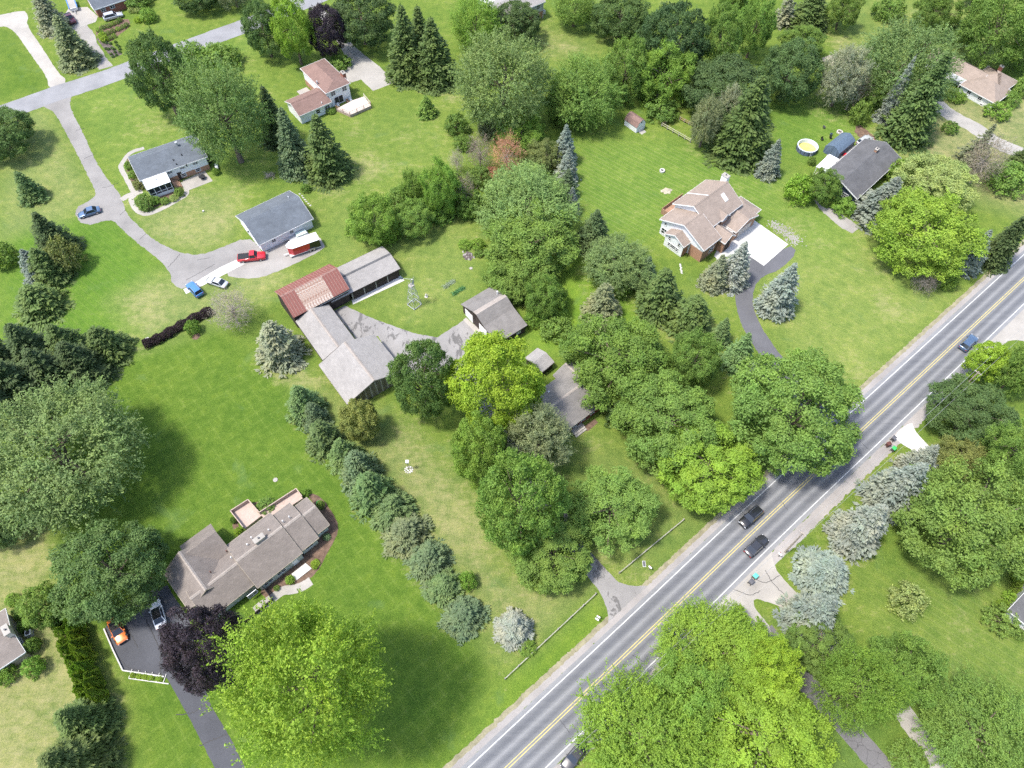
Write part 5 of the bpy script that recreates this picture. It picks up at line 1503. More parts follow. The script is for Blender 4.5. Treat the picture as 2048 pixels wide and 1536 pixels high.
for s in range(2):      # thin half-bare spruce
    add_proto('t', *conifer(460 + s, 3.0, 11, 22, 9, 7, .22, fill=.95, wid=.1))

def arborvitae(seed):
    r = np.random.default_rng(seed)
    n = 7000
    f = r.uniform(0, 1, n)
    a = r.uniform(0, 6.283, n)
    prof = np.sin(np.clip(f * 1.02 + .12, 0, 1.05) ** .8 * math.pi * .93) ** .75
    lump = 1 + .2 * np.sin(a * 4 + f * 6) + .1 * np.sin(a * 7 - f * 17)
    rad = prof * lump * r.uniform(.9, 1.0, n)
    C = np.stack([rad * np.cos(a), rad * np.sin(a), f], 1)
    out = np.stack([np.cos(a), np.sin(a), np.full(n, .25)], 1)
    D = np.array([0, 0, 1.0]) + out * .25 + r.normal(0, .25, (n, 3))
    N = out + np.array([0, 0, .7]) + r.normal(0, .35, (n, 3))
    C[:, 2] *= 4.5
    me = leaf_mesh('foliage', C, D, N, .11 * r.uniform(.7, 1.3, n), .045 * r.uniform(.7, 1.3, n), .5 + .10 * np.sin(a * 5 + f * 9) + r.normal(0, .1, n))
    co = np.empty(len(me.vertices) * 3, np.float32)
    me.vertices.foreach_get('co', co)
    co = co.reshape(-1, 3) * np.array([1, 1, 1 / 4.5], np.float32)
    me.vertices.foreach_set('co', co.ravel()); me.update()
    tm = MB().tube((0, 0, 0), (0, 0, .6), .09, .04, 7, False).mesh('stem')
    tm.materials.append(M['bark'])
    return me, tm
for s in range(3): add_proto('a', *arborvitae(500 + s))

COL = dict(dark=(.086, .142, .048), dark2=(.106, .174, .052), mid=(.150, .240, .048), mid2=(.172, .270, .056), bright=(.184, .296, .048), lime=(.214, .330, .044), yel=(.255, .370, .040),
           silver=(.180, .260, .086), silver2=(.206, .300, .092), purple=(.056, .042, .056), spruce=(.088, .128, .048), spruce2=(.120, .174, .052), blue=(.235, .278, .240), blue2=(.285, .318, .272), teal=(.146, .206, .104),
           grey=(.285, .300, .200), sage=(.206, .240, .124), olive=(.196, .230, .074), gold=(.250, .275, .076), dead=(.36, .32, .28), rust=(.42, .22, .14), pale=(.300, .370, .118), arb=(.225, .345, .050), pine=(.164, .242, .088), brown=(.10, .085, .06))
HEIGHT = {'b': .55, 'k': .6, 'd': 1.0}
cnt = {}
NAMES = {'m': 'maple_tree', 'o': 'broadleaf_tree', 's': 'leafy_tree', 'b': 'shrub', 'k': 'round_shrub', 'n': 'pine_tree', 'd': 'bare_tree', 'c': 'spruce_tree', 'u': 'blue_spruce', 'w': 'fir_tree', 't': 'thin_spruce', 'a': 'arborvitae'}
CATS = {'shrub': 'shrub', 'round_shrub': 'shrub', 'arborvitae': 'shrub'}
GROUPS = {'m': 'broadleaf trees', 'o': 'broadleaf trees', 's': 'broadleaf trees', 'b': 'garden and hedgerow shrubs', 'k': 'clipped shrubs', 'n': 'pines', 'd': 'bare and dead trees', 'c': 'spruces', 'u': 'blue spruces', 'w': 'screening row of firs', 't': 'thin spruces', 'a': 'arborvitae row'}

def plant(kind, box, colour, label, group=None, name=None, jit=.08, ce=None):
    """place a tree so that its crown fills the surveyed outline (photo box x0,y0,x1,y1)"""
    x0, y0, x1, y1 = box
    cx, cy, w, h = (x0 + x1) / 2, (y0 + y1) / 2, x1 - x0, y1 - y0
    k0 = kind[0]
    conical = k0 in 'cuwta'
    R = 3.0; Rz = 3.0; zc = 3.0
    if not conical:
        dz = HEIGHT.get(k0, 1.05)
        ce = dz if ce is None else ce
        for _ in range(6):
            X0, Y0 = G(cx, cy, zc)
            _, _, s, dip = proj(X0, Y0, zc)
            R = w / 2 / s
            q = (h / 2 / s) ** 2 - (R * math.sin(dip)) ** 2
            Rz = math.sqrt(max(q, 0)) / math.cos(dip)
            Rz = min(max(Rz, .62 * R), 1.75 * R)
            zc = ce * Rz
        sc3 = (R, R, Rz)
        loc = (X0, Y0, (ce - dz) * Rz)      # low-branched trees: crown sits down on the ground
        size = R
    else:
        bx, by = cx, y1 - h * .25
        ks = {'c': (1.9, 4.0), 'u': (1.7, 3.1), 'w': (1.4, 2.4), 't': (2.6, 4.2), 'a': (3, 6)}[k0]
        for _ in range(5):
            X0, Y0 = G(bx, by, 0)
            u0, v0, s, dip = proj(X0, Y0, 0)
            sd = math.sin(dip)
            best = None
            for kr in np.linspace(ks[0], ks[1], 8):
                for Rt in np.linspace(.15, 1.1, 39) * (w / 2 / s):
                    u1, v1, _, _ = proj(X0, Y0, Rt * kr)
                    r_ = Rt * s
                    xa, xb_ = min(-r_, u1 - u0), max(r_, u1 - u0)
                    ya, yb_ = min(-r_ * sd, v1 - v0), r_ * sd
                    e = abs((xb_ - xa) / w - 1) + abs((yb_ - ya) / h - 1)
                    if best is None or e < best[0]: best = (e, Rt, Rt * kr, (xa + xb_) / 2, (ya + yb_) / 2)
            _, R, Hh, ox, oy = best
            bx, by = cx - ox, cy - oy
        X0, Y0 = G(bx, by, 0)
        sc3 = (R, R, Hh)
        loc = (X0, Y0, 0)
        size = R
    if k0 in 'mos' and len(kind) == 1:
        if k0 == 'm': kk = 'mL' if size > 4.6 else 'mM'
        elif k0 == 'o': kk = 'oL' if size > 3.8 else 'mM'
        else: kk = 'sL' if size > 4.2 else 'sM'
    else: kk = kind
    lst = PROTO[kk]
    i = cnt.get(kk, 0)
    cnt[kk] = i + 1
    me, tm = lst[i % len(lst)]
    nm = name or NAMES[k0]
    rz = rnd.uniform(0, 6.28)
    root = empty(nm, loc, rz, label, CATS.get(nm, 'tree'), group or GROUPS[k0])
    root.scale = sc3
    c = COL[colour] if isinstance(colour, str) else colour
    val = rnd.gauss(1, jit)
    hue = (val * rnd.gauss(1, .03), val * rnd.gauss(1, .015), val * rnd.gauss(1, .03))
    o = link(bpy.data.objects.new('foliage' if k0 in 'bka' else 'crown', me), root)
    o.color = (c[0] * hue[0], c[1] * hue[1], c[2] * hue[2], 1)
    link(bpy.data.objects.new('stem' if k0 in 'bka' else 'trunk', tm), root)
    return root

T = plant
def P_at(kind, base, R, Hh, colour, label):
    """conifer surveyed by its foot, spread and height"""
    X0, Y0 = G(*base)
    i = cnt.get(kind, 0); cnt[kind] = i + 1
    me, tm = PROTO[kind][i % len(PROTO[kind])]
    root = empty(NAMES[kind], (X0, Y0, 0), rnd.uniform(0, 6.28), label, 'tree', GROUPS[kind])
    root.scale = (R, R, Hh)
    c = COL[colour]; val = rnd.gauss(1, .07)
    o = link(bpy.data.objects.new('crown', me), root)
    o.color = (c[0] * val, c[1] * val, c[2] * val, 1)
    link(bpy.data.objects.new('trunk', tm), root)
# -- top left
T('m', (258, 66, 380, 230), 'dark2', 'tall dark green maple just below the side street')
T('b', (350, 82, 412, 140), 'mid2', 'green thicket between the side street and the tall dark maple')
T('b', (398, 88, 482, 146), 'mid', 'darker bush right of the thicket below the side street')
T('s', (356, 122, 536, 335), 'silver2', 'big feathery pale green tree overhanging the sunroom ranch')
P_at('c', (160, 124), 5.4, 13, 'sage', 'grey-blue spruce between the sandy driveway and the garden bed')
P_at('c', (112, 58), 4.6, 12, 'grey', 'thin grey spruce beside the maroon car at the top left')
T('m', (-70, 213, 64, 316), 'dark2', 'dark maple cut by the left edge near the mailbox')
T('w', (30, 334, 98, 420), 'pine', 'small soft young fir on the lawn left of the parked sedan')
P_at('c', (122, 500), 4.6, 11, 'spruce', 'dark spruce just below the parked sedan bay')
P_at('c', (110, 556), 4.4, 9, 'spruce2', 'dark spruce at the lower end of the row below the sedan bay')
P_at('u', (84, 552), 3.6, 8, 'blue', 'stout blue spruce at the left beside the dark spruce')
T('b', (95, 470, 165, 560), 'olive', 'rounded dark bush against the spruce by the sedan bay')
T('b', (-25, 480, 36, 546), 'mid', 'green shrub at the left edge in a mulch ring')
P_at('w', (88, 618), 5.4, 7, 'spruce2', 'low spreading dark conifer above the big spruces')
T('b', (278, 16, 314, 48), 'bright', 'bright green bush right of the silver SUV')
T('b', (247, -12, 302, 14), 'mid', 'dark bush at the corner of the brick house')
T('m', (345, -45, 440, 18), 'dark2', 'dark maple cut by the top edge beyond the side street')
T('s', (430, -50, 500, 14), 'sage', 'grey-green tree cut by the top edge right of the dark maple')
# -- top middle
T('m', (484, 2, 570, 112), 'dark2', 'dark green maple left of the lime-green tree')
T('o', (543, -6, 628, 126), 'lime', 'lime-green tree beside the purple maple at the top')
T('m', (612, 8, 692, 114), 'purple', 'purple-leaved maple behind the white two-storey house')
T('m', (655, -25, 790, 92), 'dark', 'broad dark maple shading the concrete driveway')
T('k', (658, 110, 704, 140), 'mid2', 'leafy round shrub beside the concrete driveway')
P_at('c', (818, 150), 6.2, 19, 'spruce2', 'tallest green spruce at the top, left of its twin')
P_at('c', (846, 128), 5.2, 16, 'spruce2', 'green spruce peeping between the two tall top spruces')
P_at('c', (872, 160), 6.4, 17, 'spruce2', 'second tall green spruce right of its taller twin')
T('s', (898, -10, 1004, 100), 'bright', 'light green tree behind the twin spruces')
T('m', (980, 2, 1082, 86), 'dark', 'very dark round maple in front of the grey house')
T('s', (902, 64, 1110, 268), 'silver', 'huge feathery silver-green maple at the top middle')
T('b', (888, 226, 938, 276), 'mid', 'dark bush at the foot of the huge silver maple')
T('w', (834, 190, 876, 242), 'mid2', 'lone rounded young conifer on the lawn of the white house')
P_at('c', (558, 280), 4.3, 15, 'spruce', 'leftmost of three dark spruces below the white house')
P_at('c', (598, 338), 4.8, 17, 'teal', 'middle of three spruces below the white house, bluish')
P_at('c', (660, 348), 6.0, 16.5, 'spruce2', 'rightmost and widest of three spruces below the white house')
T('b', (601, 367, 621, 388), 'mid', 'tiny shrub below the three spruces')
T('b', (650, 214, 672, 228), 'mid2', 'low planting at the corner of the white house wing')
# -- hedgerow in the middle
T('o', (696, 384, 800, 490), 'bright', 'leftmost bright thicket of the hedgerow')
T('b', (735, 440, 802, 492), 'lime', 'low lime-green shrub at the foot of the hedgerow')
T('s', (798, 338, 852, 408), 'mid2', 'drooping small tree in the hedgerow')
T('o', (838, 316, 924, 432), 'bright', 'tall bright tree in the middle of the hedgerow')
T('o', (786, 398, 872, 476), 'mid2', 'green shrub mass in front of the hedgerow')
T('b', (856, 404, 912, 452), 'mid', 'dark shrub at the right end of the hedgerow')
T('b', (770, 372, 830, 420), 'mid', 'dark scrub filling the back of the hedgerow')
T('b', (872, 340, 930, 400), 'mid2', 'green scrub between the hedgerow and the small grey tree')
T('b', (930, 392, 985, 446), 'mid2', 'scrub joining the hedgerow to the silvery maple')
T('b', (1030, 290, 1070, 335), 'mid', 'dark scrub right of the rusty dead tree')
T('b', (690, 430, 745, 478), 'bright', 'bright low scrub at the left foot of the hedgerow')
T('d', (896, 298, 930, 346), 'dead', 'small grey leafless tree above the hedgerow', None, 'dead_tree')
T('d', (930, 268, 988, 345), (.30, .24, .21), 'pinkish-grey bare tree left of the rusty dead tree', None, 'dead_tree')
T('d', (976, 268, 1050, 352), (.46, .24, .15), 'dead rust-brown tree among the green ones', 'bare and dead trees', 'dead_tree')
T('b', (958, 334, 1004, 368), (.40, .20, .12), 'rust-brown dead scrub at the foot of the rusty tree')
T('d', (905, 345, 955, 420), (.24, .20, .17), 'tangled brown brush at the end of the hedgerow', None, 'dead_tree')
T('o', (900, 372, 966, 440), 'mid', 'green scrub at the right end of the hedgerow', ce=.7)
T('b', (930, 330, 985, 382), 'mid2', 'bright scrub below the pinkish bare tree')
T('b', (985, 330, 1050, 380), 'olive', 'olive scrub below the rusty dead tree')
T('b', (1040, 336, 1100, 372), 'bright', 'bright scrub left of the blue spruce column')
T('b', (905, 268, 950, 305), 'mid', 'dark scrub above the small grey leafless tree')
T('n', (952, 236, 1004, 276), 'sage', 'grey-green pine tuft above the pinkish bare tree')
T('o', (988, 226, 1094, 296), 'bright', 'bright tree above the blue spruce column')
T('o', (1046, 278, 1122, 345), 'olive', 'olive-green tree left of the blue spruce column')
T('u', (1098, 246, 1156, 345), 'blue', 'topmost blue spruce of the column beside the striped lawn')
T('u', (1106, 284, 1158, 388), 'blue2', 'second blue spruce of the column beside the striped lawn')
T('u', (1108, 336, 1158, 408), 'teal', 'dark teal spruce of the column beside the striped lawn')
T('u', (1120, 372, 1162, 440), 'blue', 'lowest blue spruce of the column beside the striped lawn')
T('u', (1042, 330, 1072, 360), 'blue', 'small blue spruce tip between the olive and silver trees')
T('s', (952, 336, 1162, 480), 'silver2', 'wide silvery maple in the centre belt', ce=.8)
T('o', (966, 412, 1164, 560), 'mid2', 'bushy green maple below the silvery maple', ce=.8)
T('o', (962, 496, 1104, 604), 'mid', 'dark green tree behind the saltbox garage', ce=.7)
T('o', (1046, 545, 1136, 648), 'mid', 'dark green tree right of the saltbox garage', ce=.7)
T('c', (1146, 418, 1224, 520), 'spruce', 'dark spruce at the lower edge of the striped lawn')
T('n', (1162, 470, 1304, 585), 'silver', 'pale green pine left of the two-storey house')
T('b', (1206, 540, 1262, 602), 'bright', 'bright bush in front of the pale pine')
T('u', (1262, 512, 1314, 584), 'teal', 'bluish young spruce right of the pale pine')
T('w', (1262, 538, 1366, 655), 'spruce2', 'spreading dark yew above its wider neighbour')
T('w', (1325, 592, 1428, 690), 'spruce2', 'wide dark yew by the curving asphalt driveway')
T('w', (1160, 564, 1244, 668), 'sage', 'grey-brown rounded spruce standing alone behind the farmhouse')
T('b', (1078, 630, 1146, 684), 'mid', 'low bush right of the saltbox garage')
T('b', (1046, 622, 1084, 660), 'bright', 'bright weeds at the corner of the saltbox garage')
# -- top right woods
T('s', (1086, 118, 1246, 266), 'mid2', 'bright green tree left of the gambrel shed', ce=.8)
T('o', (1090, 150, 1180, 262), 'mid', 'dark green tree between the silver maple and gambrel shed', ce=.75)
T('o', (1204, 78, 1300, 214), 'mid2', 'green tree directly behind the gambrel shed', ce=.75)
T('o', (1262, 84, 1390, 216), 'bright', 'bright domed tree right of the gambrel shed', ce=.75)
T('d', (1230, 100, 1280, 140), (.27, .22, .18), 'dead brown branches in the tree behind the gambrel shed', None, 'dead_tree')
T('s', (1104, -28, 1196, 54), 'mid2', 'green tree at the top edge right of the grey house')
T('m', (1180, -20, 1306, 78), 'dark2', 'dark tree at the top edge above the bright domed tree')
T('m', (1276, 6, 1418, 152), 'dark', 'big dark maple above the bright domed tree')
T('o', (1396, 10, 1486, 144), 'mid2', 'bright tree right of the big dark maple')
T('m', (1440, -40, 1500, 30), 'mid', 'tree behind the bright tree at the top edge')
T('o', (1474, -10, 1552, 112), 'mid2', 'green tree right of centre at the top edge')
T('m', (1362, 112, 1532, 238), 'dark', 'wide dark maple behind the big green spruce')
T('m', (1516, 80, 1644, 204), 'dark', 'round dark maple left of the sandy patch')
T('m', (1560, 60, 1650, 110), 'mid', 'green bushes behind the round dark maple')
T('t', (1530, -30, 1600, 60), 'grey', 'grey thin spruce at the top edge')
T('c', (1556, -28, 1668, 76), 'spruce2', 'green spruce at the top edge above the dark maple')
T('o', (1652, -25, 1724, 58), 'mid', 'green tree at the top edge left of the open meadow')
T('b', (1290, 196, 1360, 246), 'mid', 'tall wild growth between gambrel shed and fenced garden')
T('n', (1380, 178, 1446, 310), 'sage', 'grey-blue pine left of the big green spruce')
T('n', (1424, 162, 1482, 268), 'grey', 'pale grey pine behind the big green spruce')
T('c', (1408, 150, 1546, 345), 'spruce2', 'big green spruce with layered boughs by the fenced garden')
T('u', (1504, 272, 1560, 372), 'blue2', 'lone blue spruce behind the tan-roofed house')
T('b', (1744, -8, 1812, 46), 'mid', 'round dark bush in the top right meadow')
T('o', (1828, -20, 1918, 68), 'mid', 'green tree in the top right meadow')
T('b', (1882, 38, 1952, 94), 'dark2', 'dark bush below the meadow tree')
T('o', (1924, -30, 2075, 130), 'mid', 'large tree filling the top right corner')
T('s', (2012, 90, 2080, 140), 'bright', 'light green tree at the right edge above the hip-roofed house')
T('m', (1930, -60, 1990, 10), 'mid', 'small tree at the far top right')
T('s', (1712, 46, 1908, 215), 'silver', 'broad grey-green tree left of the hip-roofed house', ce=.9)
T('n', (1638, 92, 1738, 214), 'grey', 'grey half-bare pine beside the sandy patch')
T('d', (1680, 140, 1740, 222), (.24, .21, .17), 'bare twiggy lower trunk beside the grey pine', None, 'dead_tree')
T('o', (1706, 150, 1774, 214), 'mid2', 'green maple sapling left of the leaning blue spruce')
T('b', (1698, 198, 1740, 258), 'mid', 'shrub at the foot of the leaning blue spruce')
T('c', (1748, 98, 1906, 305), 'spruce2', 'massive dark spruce behind the leaning blue spruce')
t_ = T('c', (1724, 108, 1834, 262), 'blue2', 'slender silvery blue spruce in front of the massive dark spruce')
t_.scale = (t_.scale[0] * .5, t_.scale[1] * .5, t_.scale[2])
T('k', (1968, 204, 2020, 242), 'bright', 'round bright shrub at the corner of the hip-roofed house')
T('b', (2000, 182, 2040, 218), 'mid2', 'shrub between the hip-roofed house and the round shrub')
T('b', (2026, 152, 2075, 200), 'mid2', 'shrub at the right edge beside the hip-roofed house')
T('b', (1892, 178, 1932, 208), 'bright', 'bright weeds along the white wall of the hip-roofed house')
T('k', (1884, 242, 1918, 270), 'mid', 'small dark ball shrub beside the pale right-hand drive')
T('t', (1900, 248, 1994, 345), 'sage', 'leaning thin spruce beside the pale right-hand drive')
T('d', (1926, 268, 2014, 378), (.28, .24, .19), 'bare grey tree right of the pale-green tree', None, 'dead_tree')
T('b', (1976, 322, 2066, 396), 'mid2', 'large round bush at the right edge by the bare grey tree')
T('c', (2008, 286, 2080, 348), 'spruce2', 'dark spruce at the right edge behind the round bush')
# -- around the navy ranch
T('b', (1568, 348, 1630, 416), 'lime', 'round lime-green tree in front of the navy ranch')
T('o', (1610, 336, 1684, 408), 'mid', 'dark leafy tree against the navy gable')
T('b', (1662, 392, 1712, 434), 'bright', 'bright shrub below the navy gable window')
T('u', (1698, 352, 1800, 470), (.25, .28, .22), 'silvery spruce against the front of the navy ranch')
T('b', (1776, 316, 1828, 378), 'bright', 'bright bush at the far corner of the navy ranch')
T('m', (1786, 318, 1946, 420), 'pale', 'pale yellow-green domed tree right of the navy ranch')
T('o', (1742, 382, 1954, 546), 'lime', 'large bright green maple between the navy ranch and the road')
T('u', (1892, 452, 1984, 562), 'blue', 'greyish blue spruce beside the road right of the bright maple')
T('c', (1944, 402, 2070, 560), 'spruce', 'dark spruce at the right edge beside the road')
T('d', (1822, 536, 1880, 590), (.20, .18, .17), 'grey dead bush by the road verge', None, 'dead_bush')
T('b', (1872, 536, 1916, 586), 'bright', 'bright green bush next to the grey dead bush')
# -- left side
P_at('c', (62, 800), 6.2, 13, 'spruce', 'huge dark spruce at the left edge, lowest of the dense group')
P_at('c', (120, 772), 5.6, 12, 'spruce', 'dark spruce in the middle of the dense group at the left edge')
P_at('c', (178, 752), 5.2, 11, 'spruce', 'dark spruce at the lawn side of the dense group at the left edge')
P_at('c', (84, 724), 5.4, 12, 'spruce', 'dark spruce at the back of the dense group at the left edge')
P_at('c', (150, 712), 4.8, 10, 'spruce2', 'greener spruce at the back of the dense group, toward the hedge')
P_at('w', (222, 706), 4.6, 8, 'spruce2', 'soft green conifer at the right end of the dense group')
P_at('c', (10, 742), 5.6, 12, 'spruce', 'dark spruce cut by the left edge in the dense group')
T('c', (-70, 720, 80, 900), 'spruce', 'dark spruce cut by the left edge above the big pale tree')
T('s', (-60, 776, 286, 1040), 'silver', 'enormous feathery green tree at the left edge')
T('m', (-60, 1000, 62, 1078), 'dark2', 'dark green tree low at the left edge below the enormous tree')
T('b', (370, 638, 402, 674), 'bright', 'small young tree in front of the purple hedge')
T('d', (418, 575, 508, 665), (.30, .27, .24), 'grey leafless tree at the end of the purple hedge')
P_at('w', (566, 712), 5.0, 11, 'grey', 'pale grey-green spruce beside the linking shed')
# -- screening row
row = [((574, 766, 654, 862), 'pine'), ((604, 798, 664, 876), 'teal'), ((614, 834, 694, 932), 'pine'), ((656, 872, 730, 962), 'pine'), ((680, 904, 768, 990), 'teal'), ((702, 948, 798, 1044), 'pine'),
       ((736, 982, 838, 1070), 'pine'), ((764, 1024, 864, 1124), 'sage'), ((804, 1080, 914, 1170), 'teal'), ((846, 1140, 932, 1216), 'pine'), ((882, 1188, 974, 1284), 'teal')]
words = ['first', 'second', 'third', 'fourth', 'fifth', 'sixth', 'seventh', 'eighth', 'ninth', 'tenth', 'eleventh and lowest']
for (bx_, c_), w_ in zip(row, words):
    T('w', bx_, c_, w_ + ' conifer of the diagonal screening row, counted from the barn')
T('o', (676, 794, 760, 886), 'gold', 'olive-gold small tree between the large barn and screening row')
T('b', (916, 1142, 954, 1182), 'bright', 'bright shrub beside the tenth screening conifer')
T('u', (983, 1208, 1072, 1314), 'blue2', 'pale blue spruce standing alone by the lower rail fence')
T('b', (1034, 1276, 1074, 1314), 'bright', 'bright shrub tucked under the lone pale blue spruce')
# -- centre
T('m', (778, 660, 910, 862), (.122, .205, .054), 'dark domed maple beside the large barn')
T('m', (894, 658, 1094, 874), (.262, .375, .038), 'yellow-green domed maple in the very centre')
T('m', (900, 822, 1022, 984), 'bright', 'bright green maple below the yellow-green maple')
T('n', (1006, 806, 1146, 952), (.24, .29, .15), 'fine grey-green tree in front of the farmhouse')
T('m', (945, 896, 1134, 1110), (.178, .286, .056), 'rounded green maple left of the shaded drive')
T('m', (1014, 1020, 1190, 1184), 'mid2', 'low green maple hanging over the drive mouth')
T('o', (1130, 930, 1316, 1100), 'mid2', 'green maple with pale trunk right of the drive mouth')
T('o', (1124, 636, 1350, 812), 'mid', 'wide dark green oak behind the farmhouse', ce=.85)
T('b', (1210, 800, 1270, 862), 'dark2', 'dark shrub at the corner of the farmhouse')
T('m', (1226, 742, 1446, 944), 'mid', 'large green maple right of the farmhouse')
T('m', (1310, 852, 1518, 1010), 'lime', 'lime-green maple beside the road above the black SUV')
T('m', (1456, 694, 1730, 952), 'mid2', 'biggest green maple overhanging the road')
T('o', (1336, 656, 1446, 778), 'mid', 'green tree between the yews and the biggest roadside maple')
T('u', (1412, 634, 1460, 700), 'pine', 'small green spruce by the driveway bend')
T('u', (1436, 652, 1504, 768), 'pine', 'larger green spruce by the driveway bend')
T('u', (1482, 698, 1540, 790), 'blue', 'blue spruce mostly hidden by the biggest roadside maple')
T('u', (1395, 508, 1456, 592), 'grey', 'pale khaki spruce at the left of the asphalt driveway')
T('u', (1424, 482, 1498, 590), 'blue2', 'frosty blue spruce beside the white pad')
T('u', (1504, 524, 1592, 650), 'blue2', 'tall frosty spruce right of the asphalt driveway')
# -- right side
T('o', (1936, 678, 2014, 770), 'yel', 'bright yellow small tree overhanging the blue car')
T('s', (1994, 688, 2080, 800), 'mid2', 'green tree at the right edge behind the yellow one')
T('m', (1856, 764, 2030, 892), 'dark', 'dark blue-green maple below the yellow tree')
T('o', (1970, 798, 2090, 1010), 'mid2', 'green tree at the right edge below the dark maple')
T('n', (1866, 868, 1996, 980), 'gold', 'khaki pine behind the white drive apron')
T('u', (1782, 890, 1876, 975), 'blue2', 'uppermost frosty spruce of the roadside row')
T('u', (1714, 926, 1854, 1050), 'blue2', 'middle frosty spruce of the roadside row')
T('u', (1644, 1002, 1772, 1132), 'blue2', 'lower frosty spruce of the roadside row, by the utility pole')
T('o', (1800, 920, 2075, 1170), 'mid2', 'big green tree with grey branches at the right edge')
T('u', (1580, 1100, 1696, 1206), 'blue2', 'round frosty spruce beside the pale drive entrance')
T('u', (1546, 1196, 1674, 1292), 'blue2', 'frosty spruce beside the lower drive, partly under trees')
T('b', (1776, 1162, 1850, 1238), 'pale', 'pale yellow-green shrub alone on the right-hand lawn')
T('m', (1572, 1230, 1714, 1348), 'mid', 'dark green tree below the frosty spruces')
T('s', (1640, 1268, 1802, 1476), 'bright', 'feathery light green tree over the narrow concrete drive')
T('o', (1732, 1262, 1884, 1422), 'mid', 'green tree right of the feathery light one')
T('s', (1836, 1366, 2080, 1570), 'mid2', 'broad soft green tree in the bottom right corner')
T('b', (1776, 1482, 1856, 1552), 'mid', 'oval shrub between the two bottom right drives')
T('k', (1966, 1208, 2034, 1272), 'mid2', 'large clipped green shrub at the white house corner')
T('k', (1992, 1198, 2018, 1224), 'lime', 'lowest of three small clipped balls along the white house')
T('k', (2005, 1180, 2032, 1208), 'lime', 'middle of three small clipped balls along the white house')
T('k', (2022, 1165, 2046, 1188), 'lime', 'upper of three small clipped balls along the white house')
T('b', (2020, 1135, 2052, 1170), 'lime', 'lime shrub at the right edge above the clipped balls')
T('b', (2024, 1256, 2052, 1282), 'mid', 'low shrub under the white house gutter')
# -- bottom
T('s', (1305, 1205, 1520, 1395), (.214, .330, .046), 'tall light green tree reaching over the road edge')
T('o', (1385, 1230, 1590, 1420), (.250, .375, .044), 'yellow-tinged tree in the middle of the lower right clump')
T('s', (1146, 1350, 1425, 1590), (.222, .345, .046), 'light green tree at the bottom edge hiding a parked car')
T('o', (1410, 1375, 1665, 1580), (.245, .372, .044), 'yellow-green tree at the bottom edge over the grey roof')
T('o', (1490, 1270, 1600, 1400), 'yel', 'yellowest crown in the lower right clump, beside the frosty spruce')
T('o', (1300, 1290, 1470, 1460), 'bright', 'green tree between the road and the yellow-leaved tree')
T('m', (108, 1032, 332, 1244), 'dark2', 'big dark green maple above the black parking court')
T('m', (332, 1194, 500, 1402), 'purple', 'large purple-leaved maple beside the black driveway')
T('s', (454, 1196, 776, 1542), (.262, .385, .046), 'enormous yellow-green tree at the bottom left')
T('c', (110, 1400, 245, 1500), 'spruce2', 'dark spruce near the bottom left corner')
T('c', (80, 1470, 250, 1600), 'spruce2', 'spruce cut by the bottom edge at the left')
T('o', (40, 1165, 130, 1260), 'mid2', 'green shrubby tree at the left of the big dark maple')
# arborvitae row
k = 0
arb_words = ['topmost', 'second', 'third', 'fourth', 'fifth', 'sixth', 'seventh', 'eighth', 'ninth', 'lowest']
for rw, (ax0, ay0, ax1, ay1) in enumerate(((146, 1226, 210, 1396), (118, 1218, 182, 1398))):
    for i, wd_ in enumerate(arb_words):
        t_ = (i + .5 * rw * (i < 9)) / 9
        X0, Y0 = G(ax0 + (ax1 - ax0) * t_, ay0 + (ay1 - ay0) * t_)
        me, tm = PROTO['a'][(i + rw) % 3]
        root = empty('arborvitae', (X0 + rnd.gauss(0, .2), Y0 + rnd.gauss(0, .2), 0), rnd.uniform(0, 6.28), wd_ + ' arborvitae in the row ' + ('nearest the black parking court' if rw == 0 else 'nearest the tan house'), 'shrub', 'arborvitae row')
        root.scale = (rnd.uniform(.95, 1.2), rnd.uniform(.95, 1.2), rnd.uniform(4.2, 6.4) * (1 if rw == 0 else .75))
        o = link(bpy.data.objects.new('foliage', me), root)
        o.color = (COL['arb'][0] * rnd.uniform(.85, 1.15), COL['arb'][1] * rnd.uniform(.9, 1.1), COL['arb'][2], 1)
        link(bpy.data.objects.new('stem', tm), root)
# shrubs by the tan house
for bx_, c_, lb in (((10, 1186, 40, 1214), 'bright', 'shrub bed at the top corner of the tan house'), ((24, 1208, 56, 1240), 'mid2', 'shrub beside the tan gable, above the air conditioner'), ((36, 1238, 66, 1268), 'mid', 'dark shrub left of the air conditioner'),
                    ((52, 1268, 82, 1312), 'mid2', 'tall shrub below the air conditioner'), ((46, 1310, 90, 1358), 'bright', 'round shrub at the lower corner of the tan house'), ((-12, 1328, 32, 1372), 'bright', 'shrub at the left edge below the tan house')):
    T('b', bx_, c_, lb)
# beds of the sunroom ranch
for bx_, c_, lb in (((250, 322, 268, 344), 'mid2', 'shrub at the left end of the sunroom ranch'), ((256, 340, 276, 360), 'bright', 'second shrub at the left end of the sunroom ranch'), ((266, 356, 292, 382), 'olive', 'feathery bush left of the sunroom'),
                    ((270, 386, 310, 424), 'mid2', 'largest ornamental grass clump below the sunroom'), ((300, 392, 322, 412), 'bright', 'second grass clump below the sunroom'), ((320, 394, 340, 410), 'mid2', 'leafy clump below the sunroom windows'),
                    ((338, 388, 358, 404), 'pale', 'pale variegated clump right of the sunroom'), ((348, 374, 368, 396), 'mid2', 'green clump in the path corner'), ((424, 335, 440, 352), 'bright', 'small shrub beside the white propane tank')):
    T('b', bx_, c_, lb)
